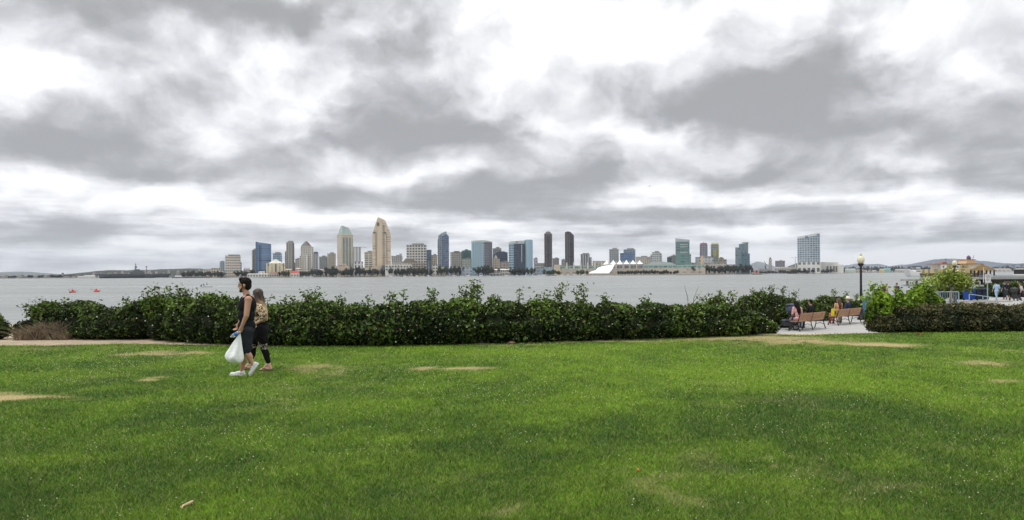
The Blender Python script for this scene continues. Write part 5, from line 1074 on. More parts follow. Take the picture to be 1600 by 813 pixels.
ROWS = [(286, 330, 425.5, 9, 1800, 'dark round tree in the row right of the warship', 0), (330, 348, 425.5, 8, 1690, 'dark tree in front of the beige slit block', 0), (372, 396, 425, 9, 1645, 'dark tree in the clump under the narrow grey brown tower', 0), (436, 452, 425, 6, 1640, 'dark tree between the brown roofed house and the red-roofed house', 1), (470, 484, 425, 6, 1640, 'tree at the foot of the gabled cream tower', 1), (488, 520, 423, 9, 1640, 'dark round tree in the row left of the hotel podium', 0), (520, 548, 423, 8, 1628, 'dark round tree in front of the hotel podium', 1),
        (549, 582, 421, 9, 1630, 'dark round tree in front of the cream podium', 0), (582, 603, 423, 9, 1628, 'dark round tree under the tallest beige tower', 0), (606, 676, 421.5, 8, 1622, 'dark tree in the row before the white arcaded hall', 0), (684, 722, 419.5, 8, 1630, 'dark tree in the row below the curved blue tower', 0), (748, 776, 421, 9, 1622, 'dark tree beside the first pale blue hotel', 0), (800, 834, 421.5, 8, 1622, 'dark tree under the twin blue hotel', 0), (852, 874, 424, 8, 1622, 'light green tree left of the convention fins', 3), (902, 918, 424, 6, 1625, 'green tree left of the white tent pavilion', 3), (966, 1060, 424.8, 5, 1640, 'small tree along the convention terrace', 1),
        (1074, 1148, 418, 8, 1660, 'dark tree in the dense row right of the convention centre', 0), (1148, 1180, 417.5, 8, 1690, 'dark tree in the row under the teal stepped tower', 0), (1180, 1246, 423, 7, 2080, 'small dark tree on the low point at right', 1), (1240, 1300, 421.5, 6, 2040, 'small tree before the curved hotel base', 1), (1318, 1348, 417.5, 7, 2900, 'dark tree behind the pale green warehouse', 1), (1346, 1440, 418.2, 5, 3600, 'dark tree behind the small buildings of the far right shore', 0), (1440, 1530, 417.8, 6, 3650, 'dark tree on the far shore behind the yellow ship', 0), (1525, 1660, 417.5, 8, 3700, 'dark tree behind the long beige sheds', 1), (4, 130, 430.3, 7, 2330, 'dark tree on the flat far left shore', 1)]
for (a0, a1, q, w_, D, lab, kd) in ROWS:
    p = a0
    while p < a1:
        plant(p + rng.uniform(-1, 1), q - (2.0 if 370 < p < 1180 else .4) + rng.uniform(-1.6, 1.2), w_ * rng.uniform(.8, 1.35), D + rng.uniform(-6, 10), kd if rng.random() < .7 or kd == 3 else int(rng.integers(0, 3)), lab, 'trees: ' + lab)
        p += w_ * rng.uniform(.55, .95)
plant(759, 412.5, 17, 1618, 1, 'largest dark round tree on the waterfront, before the first pale blue hotel', None); plant(519, 417.5, 15, 1636, 0, 'broad dark tree left beside the hotel podium gable', None); plant(1250, 411.5, 7, 2100, 1, 'dark tree at the left edge of the curved hotel base', None)
o_ = None
# palms
for i, p in enumerate((792, 806, 1093, 1115, 1140, 1158, 1174, 700, 640)):
    D = 1625; q_ = at(p, 430, D); t_ = thing('palm_tree', 'thin palm standing above the waterfront trees', 'palm', (q_.x, D, GB), rng.uniform(0, 6), 'palms above the downtown waterfront trees'); h_ = rng.uniform(15, 20)
    MB().tube([(0, 0, 0), (.3, 0, h_ * .6), (0, 0, h_)], [.4, .3, .25], 5).build('trunk', TR, t_); m_ = MB()
    for j in range(14):
        an = j * 2.4; el = rng.uniform(-.3, .9); d_ = Vector((math.cos(an) * math.cos(el), math.sin(an) * math.cos(el), math.sin(el))); e_ = d_.cross(Vector((0, 0, 1))).normalized() * .4
        b1 = Vector((0, 0, h_)); m1 = b1 + d_ * 1.6; t1 = b1 + d_ * 2.8 + Vector((0, 0, -1.0)); m_.add([b1, m1 + e_, t1, m1 - e_], [[0, 1, 2], [0, 2, 3]])
    m_.build('fronds', mat('palm_green', (.035, .045, .02), .8), t_)

# ================================================================ THINGS NEAR AT HAND
IRON = mat('cast_iron', (.018, .018, .02), .5, .4); STEEL = mat('pale_steel', (.30, .40, .46), .45, .4); LAMPB = mat('lamp_post_paint', (.016, .02, .026), .45, .4)
GLOBE = mat('lamp_globe', (.62, .60, .42), .35, .4, var=.06, scale=8)

# --- lamp posts
def lamp(px, D, z0, label):
    q_ = at(px, 480, D); r = thing('street_lamp', label, 'lamp post', (q_.x, D, z0), 0, 'acorn lamp posts')
    MB().lathe([(.20, 0), (.20, .12), (.15, .18), (.13, .55), (.15, .60), (.085, .68)], 12).build('base', LAMPB, r, True)
    MB().lathe([(.08, .66), (.062, 2.0), (.055, 2.95), (.075, 3.0)], 12).build('pole', LAMPB, r, True)
    MB().lathe([(.07, 2.99), (.10, 3.03), (.16, 3.12), (.17, 3.16), (.10, 3.17)], 14).build('globe_holder', LAMPB, r, True)
    MB().lathe([(.12, 3.165), (.185, 3.26), (.20, 3.36), (.185, 3.46), (.13, 3.56), (.07, 3.61)], 18).build('globe', GLOBE, r, True)
    MB().lathe([(.075, 3.605), (.07, 3.64), (.025, 3.67), (.03, 3.70), (.004, 3.74)], 10).build('finial', mat('finial_gilt', (.34, .32, .20), .5), r, True)
    return r
lamp(1345.5, 37.5, -.95, 'black lamp post with cream acorn globe beside the benches, taller in view')
lamp(1492, 56.5, -.95, 'black lamp post with cream acorn globe before the yellow ship')

# --- figures --------------------------------------------------------------------------------
def caps(mb, p0, r0, p1, r1, n=10):
    p0, p1 = Vector(p0), Vector(p1); d = (p1 - p0); L = max(d.length, 1e-5); d.normalize()
    ref = Vector((0, 0, 1)) if abs(d.z) < .9 else Vector((1, 0, 0)); a = d.cross(ref).normalized(); b = d.cross(a).normalized()
    rings = [(p0 - d * r0 * .95, .3 * r0), (p0 - d * r0 * .6, .8 * r0), (p0, r0), (p1, r1), (p1 + d * r1 * .6, .8 * r1), (p1 + d * r1 * .95, .3 * r1)]
    vs = [c + (a * math.cos(t) + b * math.sin(t)) * r for c, r in rings for t in [2 * math.pi * k / n for k in range(n)]]; fs = []
    for i in range(len(rings) - 1):
        for k in range(n): fs.append([i * n + k, i * n + (k + 1) % n, (i + 1) * n + (k + 1) % n, (i + 1) * n + k])
    fs.append(list(range(n))[::-1]); fs.append([(len(rings) - 1) * n + k for k in range(n)])
    mb.add(vs, fs)
from mathutils import noise as mnoise
def grow(name, shapes, voxel, material, parent, smooth_it=3, smooth_f=.5, fold=0.0, fs=(9, 9, 5)):
    """one continuous surface grown over tapering limbs ('c': p0,r0,p1,r1) and ovals ('e': centre, radii)"""
    mb = MB()
    for s_ in shapes:
        if s_[0] == 'e':
            k0 = len(mb.v); mb.ball((0, 0, 0), s_[2], 14, 10)
            rot = s_[3] if len(s_) > 3 else None
            for i in range(k0, len(mb.v)):
                v_ = Vector(mb.v[i]); v_ = rot @ v_ if rot is not None else v_; mb.v[i] = tuple(v_ + Vector(s_[1]))
        else: caps(mb, *s_[-4:])
    o = mb.build(name, None)
    m1 = o.modifiers.new('r', 'REMESH'); m1.mode = 'VOXEL'; m1.voxel_size = voxel; m1.use_smooth_shade = True
    m2 = o.modifiers.new('s', 'SMOOTH'); m2.iterations = smooth_it; m2.factor = smooth_f
    dg = bpy.context.evaluated_depsgraph_get(); me = bpy.data.meshes.new_from_object(o.evaluated_get(dg)); old = o.data
    o.modifiers.clear(); o.data = me; bpy.data.meshes.remove(old); me.name = name; me.materials.clear(); me.materials.append(material)
    me.polygons.foreach_set('use_smooth', [True] * len(me.polygons)); o.parent = parent
    if fold:                                          # creases of the cloth
        me.update(); nn_ = [v_.normal.copy() for v_ in me.vertices]
        for v_, n_ in zip(me.vertices, nn_):
            q_ = Vector((v_.co.x * fs[0], v_.co.y * fs[1], v_.co.z * fs[2] + v_.co.x * 6)); k_ = 1 - 2 * abs(mnoise.noise(q_)); v_.co += n_ * fold * (k_ + .5 * mnoise.noise(q_ * 2.7) - .4)
        me.update()
    return o
def hand(p, dirv, palm_n, s=1.0, curl=.5):
    """palm, four unequal bent fingers and a side thumb, as limb shapes"""
    p = Vector(p); d = Vector(dirv).normalized(); nn = Vector(palm_n); nn = (nn - d * nn.dot(d)).normalized(); sd_ = d.cross(nn).normalized(); out = []
    out.append(('c', p, .024 * s, p + d * .065 * s, .030 * s)); out.append(('c', p + sd_ * .018 * s, .020 * s, p + d * .07 * s + sd_ * .022 * s, .018 * s)); out.append(('c', p - sd_ * .018 * s, .020 * s, p + d * .07 * s - sd_ * .022 * s, .018 * s))
    for i, ln in enumerate((.066, .078, .074, .056)):
        b0 = p + d * .078 * s + sd_ * (.030 - .020 * i) * s; m = b0 + (d * math.cos(curl * .6) + nn * math.sin(curl * .6)) * ln * .5 * s; t_ = m + (d * math.cos(curl * 1.8) + nn * math.sin(curl * 1.8)) * ln * .55 * s
        out += [('c', b0, .0105 * s, m, .0095 * s), ('c', m, .0095 * s, t_, .008 * s)]
    tb = p + d * .018 * s + sd_ * .030 * s; tm = tb + (d * .6 + sd_ * .6 + nn * .5).normalized() * .04 * s; te_ = tm + (d * .9 + nn * .5).normalized() * .032 * s
    return out + [('c', tb, .013 * s, tm, .011 * s), ('c', tm, .011 * s, te_, .009 * s)]
def skin(name, col): return mat('skin_' + name, col, .55, .35, var=.06, scale=12)
SKT = skin('tan', (.42, .235, .155)); SKP = skin('pale', (.55, .35, .26)); SKD = skin('dark', (.12, .065, .045))
def cloth(name, col, var=.15, scale=10): return mat('cloth_' + name, col, .9, .1, var=var, scale=scale, bump=.15)
HAIRB = mat('hair_black', (.010, .008, .007), .75, .12, var=.5, scale=40)

# --- the walking man, seen from his left side
DM = 11.6; OM = gnd(381, 588.5); OM = Vector((OM.x, DM, 0.0))
man = thing('person', 'man in black sleeveless top and dark shorts walking left with a white bag', 'person', OM)
def M(px, py, dy=0.0): return at(px, py, DM + dy) - OM
NL, FR = -.17, .17      # near / far shoulder
sh_n, sh_f = M(388, 468.5, NL), M(385.5, 468, FR); hip_n, hip_f = M(386, 517, -.085), M(384.5, 516, .085)
el_n, wr_n = M(384.8, 494, -.24), M(377.3, 512, -.23)
kn_n, an_n = M(384.5, 549, -.09), M(395.5, 569, -.085)         # rear leg is the near one: pushing off
kn_f, an_f = M(381, 550.5, .09), M(377.9, 581, .08)             # front leg
head = M(382.0, 446.2, .0); neck = M(386.2, 463, 0)
tors = [('e', M(386.3, 476, 0), (.125, .185, .17)), ('e', M(385.2, 492, 0), (.112, .155, .17)), ('e', M(385.2, 510, 0), (.125, .165, .13))]
body = tors + [('c', neck, .060, M(384.2, 456.5), .054), ('c', neck + Vector((.01, 0, -.03)), .075, M(387, 468), .09),
    ('e', head + Vector((.012, 0, .035)), (.100, .078, .098)), ('e', head + Vector((-.030, 0, -.045)), (.062, .058, .072)), ('c', head + Vector((-.085, 0, .012)), .014, head + Vector((-.108, 0, -.018)), .015), ('e', head + Vector((-.066, 0, -.098)), (.028, .034, .022)),
    ('c', head + Vector((-.082, 0, -.052)), .014, head + Vector((-.088, 0, -.056)), .012), ('c', head + Vector((-.088, -.03, .030)), .012, head + Vector((-.088, .03, .030)), .012),
    ('e', head + Vector((.022, -.078, -.005)), (.020, .012, .034)), ('e', head + Vector((.022, .078, -.005)), (.020, .012, .034)),
    ('e', sh_n, (.066, .062, .066)), ('c', sh_n, .058, el_n, .044), ('c', el_n, .043, wr_n, .027), ('c', sh_f, .058, M(380.5, 490, .26), .043), ('c', M(380.5, 490, .26), .041, M(373.5, 506, .22), .027),
    ('c', hip_n, .095, kn_n, .058), ('c', kn_n, .055, kn_n * .55 + an_n * .45 + Vector((.012, 0, 0)), .054), ('c', kn_n * .5 + an_n * .5, .050, an_n, .034), ('c', hip_f, .095, kn_f, .058), ('c', kn_f, .055, kn_f * .6 + an_f * .4 + Vector((.015, 0, 0)), .053), ('c', kn_f * .5 + an_f * .5, .048, an_f, .034),
    ('c', an_n, .034, M(398.5, 574, -.085), .03), ('c', an_f, .034, M(377, 586, .08), .034)]
body += hand(wr_n, (-.35, .1, -.9), (-.6, .5, .1), 1.0, 1.0) + hand(M(373.5, 506, .22), (-.4, 0, -.9), (-.5, -.5, 0), 1.0, .6)
grow('body', body, .008, SKT, man, 4)
TANK = cloth('black_tank', (.012, .013, .016)); SHORT = cloth('dark_shorts', (.024, .027, .035))
grow('tank_top', [('e', M(386.3, 476.5, 0), (.144, .196, .172)), ('e', M(385.2, 493, 0), (.130, .182, .18)), ('e', M(385.4, 509, 0), (.140, .182, .13)), ('c', M(387.2, 463.5, -.105), .040, M(387.5, 474, -.12), .07), ('c', M(385.5, 463.5, .105), .040, M(386.5, 474, .12), .07)], .010, TANK, man, 3, fold=.012)
grow('shorts', [('e', M(385.3, 513, 0), (.132, .172, .11)), ('c', hip_n, .112, kn_n * .93 + hip_n * .07, .088), ('c', hip_f, .112, kn_f * .93 + hip_f * .07, .088)], .010, SHORT, man, 3, fold=.012)
hr = head
grow('hair', [('e', hr + Vector((.020, 0, .058)), (.105, .086, .088)), ('e', hr + Vector((.062, 0, .0)), (.058, .076, .085)), ('c', hr + Vector((-.045, -.03, .105)), .042, hr + Vector((-.045, .03, .105)), .042), ('c', hr + Vector((-.005, -.070, .03)), .016, hr + Vector((-.002, -.072, -.02)), .010)], .008, HAIRB, man, 2)
grow('beard', [('e', hr + Vector((-.055, 0, -.098)), (.036, .044, .026)), ('c', hr + Vector((-.05, -.046, -.085)), .014, hr + Vector((-.008, -.068, -.035)), .010), ('c', hr + Vector((-.05, .046, -.085)), .014, hr + Vector((-.008, .068, -.035)), .010), ('c', hr + Vector((-.086, -.02, -.038)), .008, hr + Vector((-.086, .02, -.038)), .008)], .006, mat('beard_dark', (.035, .022, .016), .8), man, 2)
for sg in (-1, 1):
    MB().ball(tuple(hr + Vector((-.083, sg * .032, .012))), (.009, .013, .008), 8, 6).build('eye', mat('eye_dark', (.03, .02, .015), .2), man, True)
    MB().tube([hr + Vector((-.090, sg * .018, .034)), hr + Vector((-.088, sg * .048, .036))], [.006, .004], 6).build('eyebrow', HAIRB, man, True)
def shoe(parent, heel, toe, up, wdt=.044, nm='shoe', col=None):
    heel, toe, up = Vector(heel), Vector(toe), Vector(up); f_ = (toe - heel); up = (up - f_ * up.dot(f_) / f_.length_squared).normalized(); fn = f_.normalized(); L = f_.length
    s_ = grow(nm, [('c', heel + fn * .03 + up * .026, .032, toe - fn * .04 + up * .020, .034), ('c', heel + fn * .045 + up * .052, .038, heel + fn * L * .55 + up * .038, .030), ('c', toe - fn * .06 + up * .020, .031, toe - fn * .03 + up * .018, .027)], .007, col or mat('shoe_white', (.70, .70, .70), .6, .3, var=.06, scale=20), parent, 2)
    sd_ = fn.cross(up); m_ = MB(); n = 20; ring = []
    for i in range(n):
        t_ = 2 * math.pi * i / n; ring.append((math.cos(t_) * L * .5, math.sin(t_) * wdt * (1 + .12 * math.cos(t_))))
    mid = (heel + toe) / 2; vs = [mid + fn * a_ + sd_ * b_ + up * h_ for h_ in (-.008, .016) for a_, b_ in ring]
    m_.add(vs, [[i, (i + 1) % n, n + (i + 1) % n, n + i] for i in range(n)] + [list(range(n))[::-1], [n + i for i in range(n)]]); m_.build('sole', mat('sole_white', (.62, .62, .60), .7), s_)
    return s_
gz_ = .012
h_f, t_f = M(383.5, 588, .08), M(358.6, 588, .08); h_f.z = gz_; t_f.z = gz_
shoe(man, h_f, t_f, (0, 0, 1))
h_n, t_n = M(404.5, 568, -.085), M(390.5, 589.2, -.085); t_n.z = gz_ + .004
shoe(man, h_n, t_n, Vector((-.55, 0, .3)))
PRW = mat('print_white', (.55, .56, .55), .8)
# white chest print and hip mark on the black top
m_ = MB()
for k_, (a_, b_, r_) in enumerate(((374.6, 470.5, .020), (374.9, 473, .022), (374.2, 475.4, .016))): m_.ball(tuple(M(a_ + .3, b_, -.065 - .008 * k_)), (.012, r_, r_ * 1.2), 10, 8)
m_.build('chest_print', PRW, man, True); MB().ball(tuple(M(374.2, 493.2, -.075)), (.010, .018, .014), 10, 8).build('small_print', PRW, man, True)

# --- white plastic bag and the bottle in his near hand
hp = M(374.2, 519.5, -.23) + OM
bag = thing('plastic_bag', 'full white plastic bag hanging from the walking man\'s hand', 'bag', hp)
def B(px, py, dy=0.0): return at(px, py, DM - .23 + dy) - hp
m_ = MB(); rows_ = [(521, 374.6, .012, .012), (527, 373.0, .032, .03), (535, 371.0, .068, .05), (545, 368.6, .104, .075), (553, 366.6, .142, .095), (558.5, 366.2, .155, .11), (564, 369.4, .122, .095), (568.3, 371.0, .05, .05)]
N = 28; vs_ = []; rng = np.random.default_rng(3)
for i, (py, px, rx_b, ry_b) in enumerate(rows_):
    c_ = B(px, py)
    for k in range(N):
        t_ = 2 * math.pi * k / N; wv = 1 + .13 * math.sin(5 * t_ + i * .5) * (1 if i < 6 else .5) + .05 * math.sin(9 * t_ - i) + rng.normal(0, .012)
        vs_.append((c_.x + rx_b * wv * math.cos(t_), c_.y + ry_b * wv * math.sin(t_), c_.z + .02 * math.sin(3 * t_ + i)))
m_.add(vs_, [[i * N + k, i * N + (k + 1) % N, (i + 1) * N + (k + 1) % N, (i + 1) * N + k] for i in range(len(rows_) - 1) for k in range(N)] + [list(range(N))[::-1], [(len(rows_) - 1) * N + k for k in range(N)]])
BAGM = mat('bag_white', (.84, .86, .86), .45, .4, var=.04, scale=9, bump=.6)
bo = m_.build('sack', BAGM, bag, True); ss = bo.modifiers.new('sub', 'SUBSURF'); ss.levels = 1; ss.render_levels = 1
m_ = MB()
for sg in (-1, 1): m_.tube([B(374.4, 522, sg * .01), B(374.9, 518.5, sg * .02), B(375.2, 516.8, sg * .012), B(374.6, 515.8, 0)], [.010, .009, .008, .006], 6)
m_.build('handles', BAGM, bag, True)
bp = M(372.3, 520.3, -.26) + OM
bot = thing('water_bottle', 'clear plastic bottle with a blue label in the walking man\'s hand', 'bottle', bp)
ax = (at(362.5, 525.2, DM - .26) - at(373, 519.5, DM - .26)).normalized()
PLA = mat('clear_plastic', (.62, .70, .72), .12, .5, trans=.6)
MB().tube([-ax * .02, ax * .0, ax * .02, ax * .10, ax * .118, ax * .13], [.028, .032, .033, .033, .022, .014], 14).build('bottle_body', PLA, bot, True)
MB().tube([ax * .012, ax * .062], [.0345, .0345], 14).build('label', mat('label_blue', (.05, .16, .48), .5), bot, True); MB().tube([ax * .128, ax * .145], [.015, .015], 10).build('cap', mat('cap_pale', (.55, .62, .62), .5), bot, True)

# --- the woman beside him
DW = 12.35; OW = Vector((gnd(405, 578).x, DW, 0.0))
wom = thing('person', 'woman with long dark-to-blond hair in leopard top walking beside the man', 'person', OW)
def Wp(px, py, dy=0.0): return at(px, py, DW + dy) - OW
hd = Wp(401.3, 461.3)
sn, sf = Wp(405.5, 480, -.15), Wp(402, 480, .15); en, wn_ = Wp(413.0, 497.5, -.21), Wp(398.5, 506.5, -.22)
hn, hf = Wp(407.5, 517, -.085), Wp(405, 517, .085); k1, a1 = Wp(411.5, 543, -.085), Wp(420.2, 568, -.085); k2, a2 = Wp(394.8, 543, .09), Wp(391.2, 568, .085)
body = [('e', hd + Vector((.012, 0, .03)), (.088, .072, .088)), ('e', hd + Vector((-.025, 0, -.035)), (.055, .052, .065)), ('c', hd + Vector((-.072, 0, .005)), .011, hd + Vector((-.09, 0, -.018)), .012), ('c', hd + Vector((-.068, 0, -.055)), .012, hd + Vector((-.072, 0, -.058)), .010), ('c', hd + Vector((.015, 0, -.06)), .045, Wp(404.5, 475), .05),
    ('e', Wp(404.6, 485), (.11, .155, .15)), ('e', Wp(405.8, 500), (.10, .135, .14)), ('e', Wp(407, 514), (.14, .165, .13)), ('c', sn, .05, en, .038), ('c', en, .036, wn_, .024), ('c', sf, .05, Wp(398, 497, .22), .038), ('c', Wp(398, 497, .22), .036, Wp(391, 507, .2), .024),
    ('c', hn, .105, k1, .060), ('c', k1, .056, k1 * .55 + a1 * .45 + Vector((.012, 0, 0)), .054), ('c', k1 * .5 + a1 * .5, .048, a1, .033), ('c', hf, .105, k2, .060), ('c', k2, .056, k2 * .55 + a2 * .45 + Vector((.012, 0, 0)), .054), ('c', k2 * .5 + a2 * .5, .048, a2, .033)]
def foot(an, L=.2, rise=0.0):
    z0 = .026; hl = Vector((an.x + .028, an.y, z0 + .02 + rise)); bl_ = Vector((an.x - L * .62, an.y, z0 + .006)); out = [('c', an, .033, hl + Vector((-.01, 0, .02)), .036), ('c', hl, .034, bl_, .030), ('c', an + Vector((-.02, 0, -.01)), .03, bl_ + Vector((.03, 0, .01)), .026)]
    for i in range(5): out.append(('c', bl_ + Vector((-.012, -.026 + .013 * i, -.002)), .010, bl_ + Vector((-.045 + .006 * abs(i - 1), -.030 + .015 * i, -.006)), .008))
    return out
body += hand(wn_, (-.75, .1, -.6), (-.3, .6, -.6), .92, .7) + hand(Wp(391, 507, .2), (-.6, 0, -.8), (-.5, -.5, 0), .92, .6) + foot(a1) + foot(a2)
grow('body', body, .008, SKP, wom, 4)
LEO = bpy.data.materials.new('leopard_print'); LEO.use_nodes = True
t = NT(LEO.node_tree); b = t.n['Principled BSDF']; tcn = t.new('ShaderNodeTexCoord')
def leo(t, tcn, sc, base, mid, dark):
    vo = t.new('ShaderNodeTexVoronoi'); vo.inputs['Scale'].default_value = sc; t.l.new(t.v('ADD', tcn.outputs['Object'], t.v('SCALE', t.noise(tcn.outputs['Object'], sc * .9, 2, col=True), scale=.025)), vo.inputs['Vector'])
    d_ = vo.outputs['Distance']; nz = t.noise(tcn.outputs['Object'], sc * .8, 3)
    ring_ = t.m('MULTIPLY', t.m('GREATER_THAN', d_, .30), t.m('MULTIPLY', t.m('LESS_THAN', d_, .56), t.m('GREATER_THAN', nz, .43)))
    return t.mixc(ring_, t.mixc(t.m('LESS_THAN', d_, .3), base, mid), dark)
t.l.new(leo(t, tcn, 24, (.58, .46, .30), (.34, .20, .09), (.025, .015, .01)), b.inputs['Base Color']); b.inputs['Roughness'].default_value = .85
grow('top', [('e', Wp(404.6, 485.5), (.122, .165, .148)), ('e', Wp(405.3, 497), (.118, .15, .10)), ('e', Wp(398.5, 487.5), (.05, .12, .07)), ('c', sn, .064, en * .8 + sn * .2 + Vector((.01, 0, 0)), .066), ('c', en * .7 + sn * .3, .064, en * .8 + wn_ * .2, .056), ('c', sf, .062, Wp(398.5, 495, .22), .055)], .009, LEO, wom, 3, fold=.012)
BLK = cloth('black_wrap', (.010, .010, .011))
grow('wrap_skirt', [('e', Wp(406.8, 505), (.128, .155, .09)), ('e', Wp(407.5, 516), (.152, .180, .13)), ('c', hn, .126, hn * .45 + k1 * .55, .108), ('c', hf, .122, hf * .45 + k2 * .55, .104)], .010, BLK, wom, 3, fold=.014)
LEG = bpy.data.materials.new('patterned_legging'); LEG.use_nodes = True
t = NT(LEG.node_tree); b = t.n['Principled BSDF']; tcn = t.new('ShaderNodeTexCoord'); _, _, zz_ = t.sep(tcn.outputs['Object'])
t.l.new(t.mixc(t.m('MULTIPLY', t.m('GREATER_THAN', zz_, .40), t.m('LESS_THAN', zz_, .62)), (.012, .012, .013), leo(t, tcn, 30, (.012, .012, .013), (.02, .018, .016), (.50, .45, .40))), b.inputs['Base Color']); b.inputs['Roughness'].default_value = .9; b.inputs['Specular IOR Level'].default_value = .05
grow('leggings', [('c', hn, .114, k1, .070), ('c', k1, .066, k1 * .55 + a1 * .45 + Vector((.012, 0, 0)), .062), ('c', k1 * .5 + a1 * .5, .056, a1 * .93 + k1 * .07, .041), ('c', hf, .114, k2, .070), ('c', k2, .066, k2 * .55 + a2 * .45 + Vector((.012, 0, 0)), .062), ('c', k2 * .5 + a2 * .5, .056, a2 * .93 + k2 * .07, .041)], .009, LEG, wom, 3)
HO = bpy.data.materials.new('ombre_hair'); HO.use_nodes = True
t = NT(HO.node_tree); b = t.n['Principled BSDF']; tcn = t.new('ShaderNodeTexCoord'); x_, y_, zz_ = t.sep(tcn.outputs['Object'])
f_ = t.m('ADD', t.maprange(zz_, 1.40, 1.10, 0, 1, True), t.m('MULTIPLY', t.m('SUBTRACT', t.noise(t.v('MULTIPLY', tcn.outputs['Object'], (60, 60, 3)), 1.0, 3), .5), .8))
t.l.new(t.ramp(f_, [(0.0, (.030, .018, .012)), (.45, (.20, .12, .06)), (1.0, (.62, .46, .24))]), b.inputs['Base Color']); b.inputs['Roughness'].default_value = .5
bn = t.new('ShaderNodeBump'); bn.inputs['Strength'].default_value = .6; bn.inputs['Distance'].default_value = .01; t.l.new(t.noise(t.v('MULTIPLY', tcn.outputs['Object'], (90, 90, 4)), 1.0, 3), bn.inputs['Height']); t.l.new(bn.outputs[0], b.inputs['Normal'])
grow('hair', [('e', hd + Vector((.022, 0, .040)), (.094, .084, .085)), ('e', hd + Vector((.050, 0, -.01)), (.070, .082, .09)), ('c', hd + Vector((.055, 0, -.04)), .078, Wp(408, 476), .080), ('c', Wp(408, 476), .082, Wp(412, 488), .072), ('c', Wp(412, 488), .070, Wp(415, 498.5), .042), ('c', Wp(408, 474, -.06), .045, Wp(411.5, 494, -.09), .034), ('c', Wp(408, 474, .06), .045, Wp(412, 494, .09), .034), ('c', hd + Vector((-.01, -.07, .01)), .022, Wp(405, 474, -.08), .025)], .008, HO, wom, 3, fold=.006, fs=(40, 40, 3))
for sg in (-1, 1): MB().ball(tuple(hd + Vector((-.068, sg * .028, .010))), (.008, .011, .007), 8, 6).build('eye', mat('eye_dark', (.03, .02, .015)), wom, True)
for an in (a1, a2):
    m_ = MB(); ring = [(an.x - .055 + math.cos(t_) * .125, an.y + math.sin(t_) * .044) for t_ in [2 * math.pi * i / 16 for i in range(16)]]; m_.prism(ring, .002, .020)
    m_.tube([(an.x - .13, an.y, .03), (an.x - .10, an.y - .035, .06), (an.x - .02, an.y - .045, .035)], .006, 6); m_.build('flip_flop', mat('flipflop_brown', (.10, .045, .025), .7), wom)

